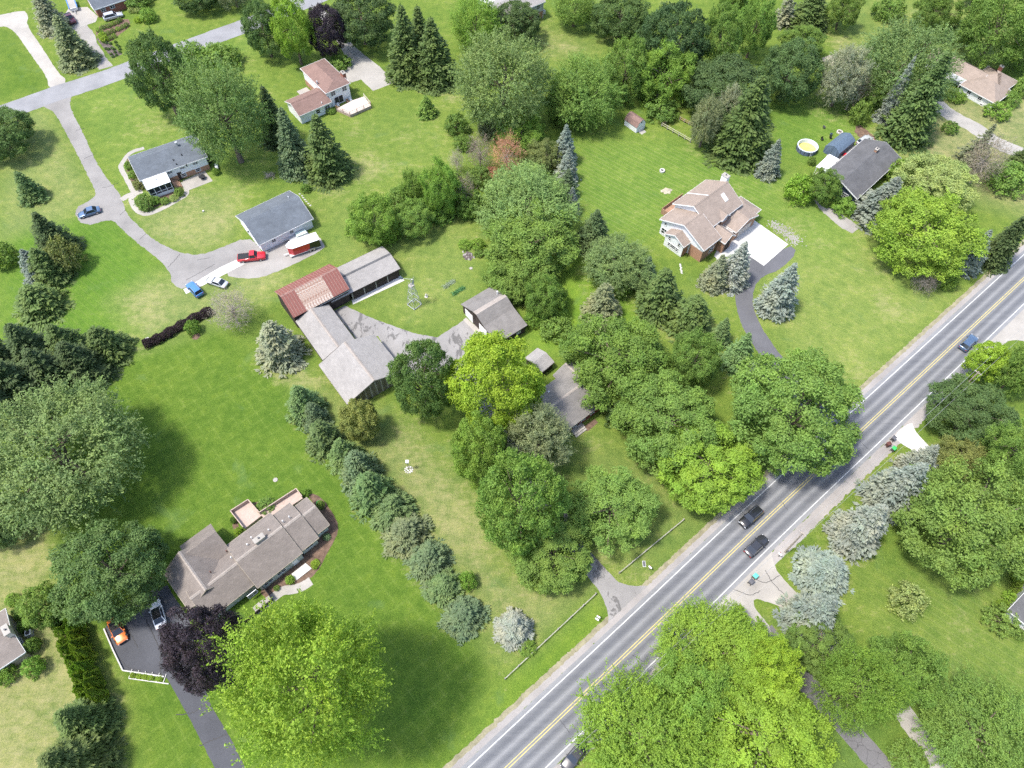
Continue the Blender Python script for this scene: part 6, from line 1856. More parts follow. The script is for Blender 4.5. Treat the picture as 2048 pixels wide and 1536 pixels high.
# garden bed at the top left: shrub row and young plants
for i, (gx_, gy_) in enumerate([(197, 60), (206, 55), (216, 52), (225, 48), (235, 44), (240, 40), (204, 66), (216, 66), (226, 62), (236, 58), (246, 54), (253, 50), (228, 72), (220, 76)]):
    T('k', (gx_ - 5.5, gy_ - 5, gx_ + 5.5, gy_ + 5), 'mid' if i % 3 else 'arb', 'small clipped shrub in the mulched bed beside the silver SUV', 'small shrubs of the mulched bed')
for gx_, gy_, c_, lb in ((204, 72, 'yel', 'left yellow flower clump in the mulched bed'), (208, 78, 'yel', 'lower yellow flower clump in the mulched bed'), (264, 20, 'pale', 'cream flowering bush at the house corner'), (276, 20, 'pale', 'second cream flowering bush by the bright green bush'), (276, 40, 'yel', 'yellow bush at the end of the mulched bed')):
    T('b', (gx_ - 9, gy_ - 7, gx_ + 9, gy_ + 7), c_, lb)
for i, (gx_, gy_) in enumerate([(208, 84), (213, 86), (221, 87), (231, 84), (212, 97), (217, 98), (224, 96), (228, 98), (234, 90), (238, 93), (240, 98), (230, 104), (240, 104), (233, 110), (222, 108), (226, 113)]):
    T('b', (gx_ - 3.4, gy_ - 3, gx_ + 3.4, gy_ + 3), 'dark2', 'young plant in the dark vegetable bed', 'young plants of the vegetable bed')
# beds of the taupe ranch
for bx_, c_, lb in (((570, 1150, 590, 1170), 'arb', 'round clipped shrub by the front walk of the taupe ranch'), ((547, 1170, 560, 1183), 'mid2', 'small plant in the front bed of the taupe ranch'), ((621, 1120, 640, 1134), 'yel', 'yellow flowers in the end bed of the taupe ranch'),
                    ((624, 1128, 636, 1140), 'yel', 'second yellow flower clump in the end bed of the taupe ranch'), ((468, 1054, 484, 1072), 'yel', 'yellow-flowered planter below the deck'), ((600, 976, 620, 996), 'bright', 'bright shrub at the far deck corner'), ((512, 1002, 552, 1022), 'mid2', 'leafy plants between the deck wings'),
                    ((460, 1032, 474, 1050), 'mid', 'shrub at the left deck wall'), ((632, 1000, 650, 1020), 'mid', 'dark shrub in the end bed of the taupe ranch'), ((645, 1068, 662, 1080), 'teal', 'hosta in the end bed below the side window')):
    T('b', bx_, c_, lb)
for i, px_ in enumerate((266.5, 278, 290, 301, 319)):
    T('b', (px_ - 7, 1350 + i * 1.7 - 6, px_ + 7, 1350 + i * 1.7 + 6), 'yel', 'yellow-green plant in the white planter frame', 'plants in the white planter frame')
# rough planting ring and misc
for bx_, c_, lb in (((915, 478, 944, 500), 'bright', 'left side of the leafy ring round the stone pile'), ((940, 476, 972, 502), 'lime', 'right side of the leafy ring round the stone pile'), ((948, 498, 968, 516), 'mid2', 'weeds at the lower right of the stone pile'),
                    ((1615, 312, 1632, 334), 'mid2', 'shrub between the pool and the white canopy')):
    T('b', bx_, c_, lb)

# purple barberry hedge
hp = [np.array(G(*p)) for p in ((290, 694), (322, 680), (356, 660), (392, 640), (426, 624))]
r = np.random.default_rng(77)
n = 9000
tt = r.uniform(0, len(hp) - 1.001, n)
ii_ = tt.astype(int); ff_ = (tt - ii_)[:, None]
A_ = np.array(hp)
ctr = A_[ii_] * (1 - ff_) + A_[ii_ + 1] * ff_
dirv = unit(A_[ii_ + 1] - A_[ii_])
nrm = np.stack([-dirv[:, 1], dirv[:, 0]], 1)
a_ = r.uniform(0, math.pi, n)
rad_ = r.uniform(.75, 1.05, n) * (1 + .12 * np.sin(tt * 9))
C_ = np.stack([ctr[:, 0] + nrm[:, 0] * np.cos(a_) * .95 * rad_, ctr[:, 1] + nrm[:, 1] * np.cos(a_) * .95 * rad_, .1 + 1.5 * np.sqrt(np.abs(np.sin(a_))) * rad_ * r.uniform(.7, 1, n)], 1)
base = C_.mean(0) * np.array([1, 1, 0])
hr = empty('hedge', tuple(base), 0, 'dark purple hedge bordering the deep green lawn', 'hedge')
o = link(bpy.data.objects.new('foliage', leaf_mesh('foliage', C_ - base, r.normal(0, 1, (n, 3)), np.array([0, 0, 1.0]) + r.normal(0, .7, (n, 3)), r.uniform(.08, .17, n), r.uniform(.05, .1, n), r.normal(.5, .2, n))), hr)
o.color = (.040, .026, .030, 1)
sb = MB()
for q in np.linspace(0, len(hp) - 1.01, 24):
    i0 = int(q); p = A_[i0] * (1 - (q - i0)) + A_[i0 + 1] * (q - i0) - base[:2]
    sb.tube((p[0], p[1], 0), (p[0] + .1, p[1], 1.2), .04, .02, 6)
sb.build('stem', M['bark'], hr)

# needle litter and thin turf under the evergreens: worn rings in the lawn
for o in list(bpy.data.objects):
    if o.parent is None and o.name.split('.')[0] in ('spruce_tree', 'blue_spruce', 'fir_tree', 'pine_tree', 'thin_spruce'):
        x_, y_, R_ = o.location.x, o.location.y, max(o.scale[0], 1.5)
        d = np.hypot(X - x_, Y - y_) / (R_ * 1.12)
        DRY = np.maximum(DRY, np.where(d < 1.15, .75 * np.clip((1.15 - d) * 4, 0, 1), 0))
gm.attributes['dry'].data.foreach_set('value', DRY.astype(np.float32).ravel())

# ---------------------------------------------------------------- vehicles
def loft(sections, k=10):
    """body skin from cross-sections (x, half width, z bottom, z top, top inset); rounded top edges"""
    mb = MB()
    rows = []
    for x, hw, zb, zt, ins in sections:
        r = min(.13, (zt - zb) * .3)
        ring = [(hw * .93, zb), (hw, zb + .12), (hw, zt - r * 1.6), (hw - ins * .35, zt - r * .5), (hw - ins - r * .7, zt), (0, zt + .02)]
        ring = ring + [(-a, z) for a, z in reversed(ring[:-1])]
        rows.append([(x, a, z) for a, z in ring])
    n = len(rows[0])
    v = [p for row in rows for p in row]
    f = []
    for i in range(len(rows) - 1):
        for j in range(n - 1):
            f.append((i * n + j, (i + 1) * n + j, (i + 1) * n + j + 1, i * n + j + 1))
        f.append((i * n + n - 1, (i + 1) * n + n - 1, (i + 1) * n, i * n))
    f.append(tuple(range(n)))
    f.append(tuple(reversed(range((len(rows) - 1) * n, len(rows) * n))))
    return mb.add(v, f)

def make_car(kind, paint, label, p_rear, p_front, z=.6, name=None, length=None, roof_m=None, group=None):
    a, b2 = np.array(G(*p_rear, z)), np.array(G(*p_front, z))
    mid = (a + b2) / 2
    rz = math.atan2(*(b2 - a)[::-1])
    spec = {'sedan': (4.75, .91, 1.42), 'suv': (4.75, .94, 1.72), 'pickup': (5.8, .98, 1.85), 'hatch': (4.4, .90, 1.5), 'sport': (4.5, .93, 1.28)}[kind]
    Ln, hw, ht = spec
    Ln = length or Ln
    root = empty(name or {'sedan': 'sedan', 'suv': 'suv', 'pickup': 'pickup_truck', 'hatch': 'hatchback', 'sport': 'sports_car'}[kind], (mid[0], mid[1], .02), rz, label, 'pickup truck' if kind == 'pickup' else 'car', group)
    h = Ln / 2
    belt = ht * .60 if kind != 'suv' else ht * .62
    hood = belt - (.10 if kind in ('sedan', 'hatch', 'sport') else .04)
    gc = .22 if kind in ('sedan', 'sport', 'hatch') else .3
    if kind == 'pickup':
        secs = [(-h, hw * .95, .5, .98, .02), (-h + .08, hw, .42, 1.05, .02), (-h * .1, hw, .32, 1.08, .03), (h * .4, hw, .3, 1.12, .05), (h * .82, hw * .97, .32, 1.08, .1), (h * .97, hw * .9, .4, .95, .12), (h, hw * .82, .48, .85, .1)]
        cab = (-h * .12, h * .44, -h * .06, h * .26)
        belt = 1.10
    else:
        rear_top = belt - (.03 if kind == 'sedan' else -.02)
        secs = [(-h, hw * .84, .42, rear_top - .16, .08), (-h + .1, hw * .93, .3, rear_top - .03, .08), (-h * .72, hw * .99, gc, rear_top, .06), (-h * .3, hw, gc, belt, .05), (h * .25, hw, gc, belt, .05), (h * .5, hw * .99, gc, hood + .03, .1), (h * .82, hw * .96, gc + .02, hood - .08, .14), (h * .96, hw * .86, .3, hood - .2, .14), (h, hw * .72, .38, hood - .3, .1)]
        cab = {'sedan': (-h * .72, h * .42, -h * .42, h * .08), 'suv': (-h * .93, h * .42, -h * .80, h * .12), 'hatch': (-h * .9, h * .45, -h * .62, h * .1), 'sport': (-h * .75, h * .42, -h * .35, h * .02)}[kind]
    body = loft(secs).build('body', paint, root, True)
    # greenhouse
    xb0, xb1, xt0, xt1 = cab
    wb, wt, zb, zt = hw * .93, hw * .74, belt - .02, ht
    V = [(xb0, -wb, zb), (xb1, -wb, zb), (xb1, wb, zb), (xb0, wb, zb), (xt0, -wt, zt), (xt1, -wt, zt), (xt1, wt, zt), (xt0, wt, zt)]
    MB().add(V, [(4, 5, 6, 7), (0, 1, 5, 4), (1, 2, 6, 5), (2, 3, 7, 6), (3, 0, 4, 7)]).build('cabin', paint, root)
    def pane(name, q, ins_u=.07, ins_v=.10):
        P = [Vector(V[i]) for i in q]
        c = sum(P, Vector()) / 4
        nn = (P[1] - P[0]).cross(P[3] - P[0]).normalized()
        if nn.dot(c - Vector((0, 0, (zb + zt) / 2))) < 0: nn = -nn
        out = []
        for i, p in enumerate(P):
            out.append(p.lerp(c, ins_u + ins_v * .4) + nn * .012)
        MB().add(out, [(0, 1, 2, 3)]).build(name, M['glass'], root)
    pane('windshield', (1, 2, 6, 5)); pane('rear_window', (3, 0, 4, 7)); pane('side_window', (0, 1, 5, 4)); pane('side_window', (2, 3, 7, 6))
    roofp = MB().prism([(-wt - .01, zt - .02), (wt + .01, zt - .02), (wt - .08, zt + .05), (0, zt + .065), (-wt + .08, zt + .05)], xt0 - .03, xt1 + .03, 'x').build('roof', roof_m or paint, root)
    for s_ in (-1, 1):
        for fx, fy in ((h * .62, 0), (-h * .62, 0)):
            wy = s_ * (hw - .09)
            ty = MB().tube((fx, wy - s_ * .1, .33), (fx, wy + s_ * .1, .33), .33, .33, 16).build('wheel', M['rubber'], root)
            MB().tube((fx, wy + s_ * .05, .33), (fx, wy + s_ * .115, .33), .21, .2, 12).build('rim', M['chrome'], ty)
        MB().box(h - .16, h - .03, s_ * hw * .62 - .16, s_ * hw * .62 + .16, hood - .36, hood - .22).build('headlight', M['lamp'], root)
        MB().box(-h - .01, -h + .1, s_ * hw * .68 - .14, s_ * hw * .68 + .14, belt - .3, belt - .14).build('tail_light', M['tail'], root)
        mx0 = xb1 - .28
        MB().box(mx0 - .08, mx0 + .08, s_ * (hw + .02) - .1, s_ * (hw + .02) + .1, belt - .02, belt + .14).build('wing_mirror', paint, root)
    MB().box(h - .06, h + .015, -hw * .6, hw * .6, .42, .58).build('grille', M['black'], root)
    if kind == 'pickup':
        MB().box(-h + .12, -h * .14, -hw * .84, hw * .84, 1.075, 1.12).build('bed_cover', M['black'], root)
    if kind == 'suv':
        for s_ in (-1, 1):
            MB().tube((xt0 + .15, s_ * (wt - .1), zt + .1), (xt1 - .2, s_ * (wt - .1), zt + .1), .022, .022, 6).build('roof_rail', M['chrome'], root)
    return root

P = {k: car_paint('paint_' + k, c, m_) for k, c, m_ in (('steel_blue', (.10, .16, .26), .4), ('blue', (.07, .20, .46), .3), ('silver', (.55, .56, .57), .4), ('red', (.50, .015, .025), .1), ('orange', (.62, .16, .03), .2), ('white', (.75, .75, .75), 0),
      ('black', (.012, .012, .014), .2), ('charcoal', (.045, .045, .05), .4), ('maroon', (.10, .018, .028), .3), ('slate', (.09, .14, .22), .4))}
make_car('sedan', P['steel_blue'], 'steel-blue sedan parked in the bay off the long driveway', (200, 417), (156, 431))
make_car('suv', P['blue'], 'bright blue hatchback-style SUV at the end of the white concrete strip', (402, 592), (377, 566), .6, length=4.5)
make_car('sedan', P['silver'], 'silver sedan parked askew beside the bright blue SUV', (452, 570), (416, 558))
make_car('pickup', P['red'], 'red pickup truck with black bed cover by the white garage', (476, 517), (531, 511))
make_car('sport', P['orange'], 'orange and white sports car half under the dark maple', (228, 1246), (241, 1275), roof_m=P['black'])
make_car('sedan', P['white'], 'white car with dark roof half under the dark maple', (322, 1250), (309, 1206), roof_m=P['black'])
make_car('suv', P['black'], 'black SUV in the near-side lane beside the lime-green maple', (1520.5, 1017), (1483, 1051), .7)
make_car('sedan', P['charcoal'], 'charcoal sedan in the far-side lane by the pale drive entrance', (1494, 1109), (1532, 1074), .6)
make_car('suv', P['slate'], 'blue-grey SUV driving up the road beside the yellow tree', (1923, 699), (1951, 671), .7)
make_car('suv', P['silver'], 'silver SUV parked below the brick house', (207, 37), (245, 27), .7, length=5.2)
make_car('pickup', P['maroon'], 'maroon pickup parked on the concrete pad at the top left', (131, 25), (149, 49), .7, length=5.2)
make_car('suv', P['silver'], 'silver SUV behind the dark-roofed ranch', (1714, 291), (1745, 271), .7)
make_car('sedan', P['charcoal'], 'dark car at the bottom edge under the light green tree', (1160, 1500), (1140, 1524), .6)
# two-tone nose of the orange car
# enclosed trailer
c2 = lambda x, y: (440 + x / 6.983, 370 + y / 6.983)
a, b2 = np.array(G(*c2(1045, 990), .4)), np.array(G(*c2(1415, 860), .4))
rz = math.atan2(*(b2 - a)[::-1])
tr = empty('enclosed_trailer', (a[0], a[1], 0), rz, 'red and black enclosed trailer with white roof by the white garage', 'trailer')
TL = float(np.hypot(*(b2 - a)))
MB().prism([(0, .55), (TL * .58, .55), (TL * .58 + .3, 2.5), (0, 2.5)], 0, 2.3, 'y').build('red_body', P['red'], tr)
MB().prism([(TL * .58 + .01, .55), (TL, .55), (TL, 2.5), (TL * .58 + .31, 2.5)], 0, 2.3, 'y').build('black_body', P['black'], tr)
MB().prism([(0, .55), (0, 2.5), (-.9, 2.5), (-.9, .55)], .75, 1.55, 'y').build('nose', P['red'], tr)
MB().add([(0, 0, .55), (-.9, .75, .55), (-.9, .75, 2.5), (0, 0, 2.5), (0, 2.3, .55), (-.9, 1.55, .55), (-.9, 1.55, 2.5), (0, 2.3, 2.5)], [(1, 0, 3, 2), (4, 5, 6, 7)]).build('nose_panel', P['red'], tr)
MB().add([(-.95, .72, 2.5), (0, -.04, 2.5), (TL + .04, -.04, 2.5), (TL + .04, 2.34, 2.5), (0, 2.34, 2.5), (-.95, 1.58, 2.5), (-.95, .72, 2.6), (0, -.04, 2.6), (TL + .04, -.04, 2.6), (TL + .04, 2.34, 2.6), (0, 2.34, 2.6), (-.95, 1.58, 2.6)],
    [(6, 7, 8, 9, 10, 11)] + [(i, (i + 1) % 6, 6 + (i + 1) % 6, 6 + i) for i in range(6)]).build('roof', M['white_roof'], tr)
MB().box(-.9, TL, -.01, 2.31, .42, .56).box(-2.0, -.85, 1.05, 1.25, .45, .55).build('chassis', M['white'], tr)
for s_ in (-.03, 2.33):
    for wx in (TL * .58, TL * .58 + .85):
        w_ = MB().tube((wx, s_ - .1, .35), (wx, s_ + .1, .35), .35, .35, 14).build('wheel', M['rubber'], tr)
        MB().tube((wx, s_ - .12, .35), (wx, s_ + .12, .35), .2, .2, 10).build('rim', M['chrome'], w_)
    MB().prism([(TL * .58 - .5, .62), (TL * .58 - .35, .85), (TL * .58 + 1.2, .85), (TL * .58 + 1.35, .62)], s_ - .14, s_ + .14, 'y').build('fender', M['chrome'], tr)
# flat utility trailer beside the garage wall
q0, q1 = G(*c2(985, 790), .5), G(*c2(1240, 690), .5)
ut = empty('flatbed_trailer', (q0[0], q0[1], 0), math.atan2(q1[1] - q0[1], q1[0] - q0[0]), 'pale flatbed trailer squeezed between the garage and enclosed trailer', 'trailer')
ul = math.hypot(q1[0] - q0[0], q1[1] - q0[1])
MB().box(0, ul, 0, 1.6, .5, .62).build('deck', M['steel'], ut)
MB().box(-1.2, 0, .72, .88, .45, .55).build('drawbar', M['steel'], ut)
MB().box(ul * .4, ul * .95, .2, 1.4, .62, .95).build('load', mat('pale_mint_sheet', (.55, .66, .60), .6, .05), ut)
for yy in (-.12, 1.72):
    MB().tube((ul * .5, yy - .09, .32), (ul * .5, yy + .09, .32), .32, .32, 14).build('wheel', M['rubber'], ut)
# covered boat trailer at the top edge
q0, q1 = G(*c1(560, 190), .6), G(*c1(470, -60), .6)
bt = empty('boat_on_trailer', (q0[0], q0[1], 0), math.atan2(q1[1] - q0[1], q1[0] - q0[0]), 'white boat with blue gunwales on a trailer at the top left edge', 'boat')
MB().prism([(-1.0, .5), (-.6, .3), (.6, .3), (1.0, .5), (1.1, 1.1), (-1.1, 1.1)], 0, 5.2, 'x').build('hull', M['white'], bt)
for s_ in (-1, 1): MB().box(0, 5.2, s_ * 1.05 - .12, s_ * 1.05 + .12, 1.0, 1.25).build('gunwale', P['blue'], bt)
MB().box(.2, 5.0, -.9, .9, 1.05, 1.15).build('deck', M['concrete_grey'], bt)
MB().box(-1.6, 0, -.08, .08, .4, .5).build('drawbar', M['steel'], bt)
for s_ in (-1, 1): MB().tube((2.2, s_ * 1.0, .3), (2.2, s_ * 1.2, .3), .3, .3, 12).build('wheel', M['rubber'], bt)

# ---------------------------------------------------------------- windmill
x, y = G(829, 609)
c10 = lambda x, y: (780 + x / 10.97, 540 + y / 10.97)
pA, pB = G(*c10(395, 775)), G(*c10(535, 880))
wm = empty('windmill', (x, y, 0), math.atan2(pB[1] - pA[1], pB[0] - pA[0]), 'galvanised farm windmill on a lattice tower in the barn yard lawn', 'windmill')
Hm, s0, s1 = 7.0, 1.05, .28
def leg(z): return s0 + (s1 - s0) * z / Hm
for sx in (-1, 1):
    for sy in (-1, 1):
        MB().tube((sx * s0, sy * s0, 0), (sx * s1, sy * s1, Hm), .045, .035, 6).build('leg', M['steel'], wm)
for z in (.12, 2.2, 4.2, 5.8):
    l_ = leg(z)
    for (xa, ya, xb2, yb2) in ((-1, -1, 1, -1), (1, -1, 1, 1), (1, 1, -1, 1), (-1, 1, -1, -1)):
        MB().tube((xa * l_, ya * l_, z), (xb2 * l_, yb2 * l_, z), .04 if z > 1 else .07, None, 6).build('girt', M['steel'], wm)
for z, z2 in ((.12, 2.2), (2.2, 4.2), (4.2, 5.8)):
    l_, m_ = leg(z), leg(z2)
    for (xa, ya, xb2, yb2) in ((-1, -1, 1, -1), (1, -1, 1, 1), (1, 1, -1, 1), (-1, 1, -1, -1)):
        MB().tube((xa * l_, ya * l_, z), (xb2 * m_, yb2 * m_, z2), .018, None, 5).tube((xb2 * l_, yb2 * l_, z), (xa * m_, ya * m_, z2), .025, None, 5).build('brace', M['steel'], wm)
MB().box(-.48, .48, -.48, .48, 6.0, 6.08).build('platform', M['concrete'], wm)
MB().tube((0, 0, 6.0), (0, 0, 7.9), .06).build('mast', M['steel'], wm)
hub = MB().tube((.15, .1, 7.75), (.45, .3, 7.75), .12).build('hub', M['steel'], wm)
ax_ = Vector((.83, .55, 0)).normalized(); pu = Vector((0, 0, 1)); ps = ax_.cross(pu)
hc = Vector((.45, .3, 7.75))
for i in range(16):
    t_ = i * 2 * math.pi / 16
    d_ = pu * math.cos(t_) + ps * math.sin(t_)
    e_ = pu * -math.sin(t_) + ps * math.cos(t_)
    MB().add([hc + d_ * .25 - e_ * .04, hc + d_ * .25 + e_ * .04 + ax_ * .03, hc + d_ * 1.0 + e_ * .14 + ax_ * .06, hc + d_ * 1.0 - e_ * .12], [(0, 1, 2, 3)]).build('blade', M['steel'], hub)
MB().tube((-.1, -.05, 7.75), (-1.7, -1.1, 7.75), .03).build('tail_boom', M['steel'], wm)
MB().add([(-1.2, -.8, 7.5), (-1.9, -1.25, 7.4), (-1.9, -1.25, 8.1), (-1.2, -.8, 8.0), (-1.22, -.77, 7.5), (-1.92, -1.22, 7.4), (-1.92, -1.22, 8.1), (-1.22, -.77, 8.0)], [(0, 1, 2, 3), (7, 6, 5, 4), (3, 2, 6, 7), (1, 5, 6, 2), (0, 3, 7, 4), (0, 4, 5, 1)]).build('tail_vane', M['tarp_blue'], wm)

# ---------------------------------------------------------------- small things
def at_px(p, z=0): x, y = G(*p, z); return (x, y, 0)
def box_thing(name, p, size, rz, mt, label, cat, extra=None):
    o = empty(name, at_px(p), rz, label, cat)
    MB().box(-size[0] / 2, size[0] / 2, -size[1] / 2, size[1] / 2, 0, size[2]).build('case', mt, o)
    return o
RZ = ROAD_RZ
# trash carts
def cart(p, rz, bodym, lidm, label, tip=False):
    o = empty('trash_cart', at_px(p), rz, label, 'trash cart', 'wheeled trash carts')
    b_ = MB().add([(-.26, -.3, .08), (.26, -.3, .08), (.26, .26, .08), (-.26, .26, .08), (-.31, -.36, 1.0), (.31, -.36, 1.0), (.31, .36, 1.0), (-.31, .36, 1.0)], [(3, 2, 1, 0), (4, 5, 6, 7), (0, 1, 5, 4), (1, 2, 6, 5), (2, 3, 7, 6), (3, 0, 4, 7)]).build('body', bodym, o)
    MB().prism([(-.4, 1.0), (.42, 1.0), (.38, 1.07), (0, 1.12), (-.36, 1.06)], -.34, .34, 'x').build('lid', lidm, o)
    for s_ in (-1, 1): MB().tube((s_ * .28 - .03, .3, .13), (s_ * .28 + .03, .3, .13), .13, .13, 10).build('wheel', M['rubber'], o)
    MB().tube((-.25, .42, .96), (.25, .42, .96), .025).build('handle', bodym, o)
cart((1508, 1155), RZ + 1.57, M['grey_plastic'], M['mint'], 'trash cart with mint-green lid on the pale drive entrance')
cart((1500, 1166), RZ + 1.57, M['grey_plastic'], M['grey_plastic'], 'charcoal trash cart below the mint-lidded one')
cart((1784, 880), RZ + 1.57, M['grey_plastic'], M['grey_plastic'], 'charcoal trash cart beside the white drive apron')
cart((1774, 892), RZ + 1.2, M['brown_plastic'], M['brown_plastic'], 'dark brown trash cart left of the white drive apron')
cart((1784, 901), RZ + 1.57, M['grey_plastic'], M['green_plastic'], 'trash cart with bright green lid behind the dark brown cart')
# mailboxes
def mailbox(p, rz, label, mt=None, dbl=False):
    o = empty('mailbox', at_px(p), rz, label, 'mailbox', 'roadside mailboxes')
    MB().box(-.06, .06, -.06, .06, 0, 1.05).build('post', M['wood'], o)
    for k_ in ((-.22, .22) if dbl else (0,)):
        MB().prism([(k_ - .12, 1.05), (k_ + .12, 1.05), (k_ + .12, 1.22), (k_ + .07, 1.3), (k_ - .07, 1.3), (k_ - .12, 1.22)], -.3, .3, 'y').build('box', mt or M['white'], o)
    MB().box(.13 + (.22 if dbl else 0), .15 + (.22 if dbl else 0), .05, .2, 1.2, 1.42).build('flag', M['tail'], o)
mailbox((1194, 1240), RZ + .3, 'pair of white mailboxes left of the patched drive mouth', None, True)
mailbox((1298, 1139), RZ + .1, 'white mailbox right of the patched drive mouth')
mailbox((36, 236), .5, 'white mailbox beside the side street at the left edge')
mailbox((1556, 1113), RZ, 'white mailbox beside the utility pole')
mailbox((1852, 834), RZ, 'white mailbox beside the dark maple across the road')
mailbox((1421, 1232), RZ, 'dark mailbox at the edge of the pale drive entrance', M['black'])
# fallen sign board on the verge
o = empty('sign_board', at_px((1288, 1128)), RZ + .9, 'small white sign board lying by the upper rail fence', 'sign')
MB().box(-.5, .5, -.25, .25, .02, .1).build('board', M['white'], o)
MB().box(-.45, .45, -.2, .2, .105, .11).build('face', M['grey_plastic'], o)
# rail fences
def fence(p0, p1, n, label, h=.75, rails=(.62,), mt=None, group='low rail fences along the road'):
    a, b2 = np.array(G(*p0)), np.array(G(*p1))
    L_ = float(np.hypot(*(b2 - a)))
    o = empty('rail_fence', (a[0], a[1], 0), math.atan2(*(b2 - a)[::-1]), label, 'fence', group)
    for i in range(n + 1):
        MB().box(i * L_ / n - .07, i * L_ / n + .07, -.09, .09, 0, h + .03 * (i % 2)).build('post', M['wood'], o)
        if i < n:
            for z in rails: MB().box(i * L_ / n + .02, (i + 1) * L_ / n - .02, -.10, .02, z - .03 + .012 * (i % 2), z + .04 + .012 * (i % 2)).build('rail', mt or M['wood'], o)
fence((1010, 1358), (1191, 1189), 7, 'low grey rail fence left of the patched drive mouth')
fence((1238, 1147), (1366, 1041), 5, 'low grey rail fence right of the patched drive mouth')
gm_ = mat('pale_wire_fence', (.38, .37, .24), .8, .1)
g1 = 'garden wire fence panels'
fence(c12(750, 345), c12(1215, 610), 5, 'front side of the fenced garden beside the pines', 1.1, (.55, 1.05), gm_, g1)
fence(c12(750, 345), c12(960, 220), 3, 'left side of the fenced garden toward the gambrel shed', 1.0, (.45, .95), M['rail_brown'], g1)
fence(c12(1045, 245), c12(1260, 355), 3, 'back side of the fenced garden under the dark maple', 1.0, (.45, .95), M['rail_brown'], g1)
# utility poles and wires
def upole(p, top, label):
    x, y = G(*p)
    Hh = 8.6
    o = empty('utility_pole', (x, y, 0), RZ, label, 'utility pole', 'utility poles')
    MB().tube((0, 0, 0), (0, 0, Hh), .16, .11, 10).build('post', M['pole'], o)
    MB().box(-.06, .06, -.7, .7, Hh - .35, Hh - .22).build('crossarm', M['pole'], o)
    for s_ in (-.55, .55): MB().tube((0, s_, Hh - .22), (0, s_, Hh - .02), .05, .03, 8).build('insulator', M['white'], o)
    return x, y, Hh - .02
p1_ = upole((1570, 1104), None, 'timber utility pole beside the frosty spruce row')
p2_ = upole((1907, 794), None, 'timber utility pole beside the dark maple across the road')
dx_, dy_ = p2_[0] - p1_[0], p2_[1] - p1_[1]
nx_, ny_ = -math.sin(RZ), math.cos(RZ)
wr = empty('power_line', (p1_[0], p1_[1], 0), 0, 'pair of overhead wires strung between the utility poles', 'wires')
for s_ in (-.55, .55):
    for k_ in (-1, 0, 1):
        pts = []
        for j in range(13):
            t_ = j / 12
            pts.append((dx_ * (k_ + t_) + nx_ * s_, dy_ * (k_ + t_) + ny_ * s_, p1_[2] - 4 * .7 * t_ * (1 - t_)))
        mb = MB()
        for q, q2 in zip(pts, pts[1:]): mb.tube(q, q2, .02, None, 5, False)
        mb.build('wire', M['wire'], wr)
# pool
x, y = G(*c6(395, 480), .6)
po = empty('above_ground_pool', (x, y, 0), .3, 'round above-ground pool with yellow murky water', 'pool')
MB().lathe([(2.55, 0), (2.55, 1.2), (2.62, 1.22), (2.62, 1.28), (2.42, 1.28), (2.42, .25), (2.40, .2)], 40).build('wall', M['pool_wall'], po)
MB().lathe([(2.41, .30), (.01, .31)], 40).build('water', M['pool_floor'], po)
for i in range(16):
    t_ = i * 6.2832 / 16
    MB().tube((2.62 * math.cos(t_), 2.62 * math.sin(t_), 0), (2.62 * math.cos(t_), 2.62 * math.sin(t_), 1.25), .06, None, 6).build('support', M['grey_plastic'], po)
MB().lathe([(2.575, .05), (2.575, 1.05)], 40, caps=False).build('liner_band', mat('dark_pool_band', (.10, .13, .20), .5, .3, 3, 6), po)
MB().box(2.6, 3.2, -.3, .3, 0, .7).build('pump', M['grey_plastic'], po)
lad = MB()
for s_ in (-.25, .25): lad.tube((s_ - .3, -2.75, 0), (s_ - .3, -2.55, 1.8), .03)
for z in (.4, .8, 1.2): lad.tube((-.55, -2.7, z), (-.05, -2.7, z), .03)
lad.build('ladder', M['white'], po)
po.scale = (.93, .93, 1)
# patio clutter behind the navy ranch
def chair_at(p, rz, mt, label, group):
    o = empty('patio_chair', at_px(p), rz, label, 'chair', group)
    MB().box(-.28, .28, -.28, .28, .38, .45).build('seat', mt, o)
    MB().box(-.28, .28, .24, .3, .45, .95).build('backrest', mt, o)
    for sx in (-.24, .24):
        for sy in (-.24, .24): MB().box(sx - .03, sx + .03, sy - .03, sy + .03, 0, .38).build('leg', mt, o)
g_ = 'patio chairs behind the navy ranch'
chair_at(c6(610, 370), .4, M['black'], 'black chair between the pool and the slate tent', g_)
chair_at(c6(735, 345), 1.6, M['black'], 'dark chair beside the slate tent end', g_)
chair_at(c6(640, 195), 2.2, M['grey_plastic'], 'grey chair alone on the lawn above the slate tent', g_)
chair_at(c6(740, 300), 2.8, M['tarp_blue'], 'blue-grey chair behind the slate tent', g_)
o = box_thing('lawn_mower', c6(945, 590), (.9, .6, .35), .8, P['red'], 'red lawn mower beside the slate tent', 'lawn mower')
MB().tube((-.45, 0, .35), (-1.1, 0, 1.0), .03).build('handle', M['black'], o)
for sx in (-.35, .35):
    for sy in (-.34, .34): MB().tube((sx, sy - .04, .12), (sx, sy + .04, .12), .12, None, 10).build('wheel', M['rubber'], o)
o = empty('fire_pit', at_px(c6(870, 255)), 0, 'round pale fire pit behind the slate tent', 'fire pit')
MB().lathe([(.75, 0), (.75, .3), (.5, .3), (.5, .1)], 18).build('ring', M['stone'], o)
MB().lathe([(.49, .12), (.01, .13)], 18).build('ash', M['soil'], o)
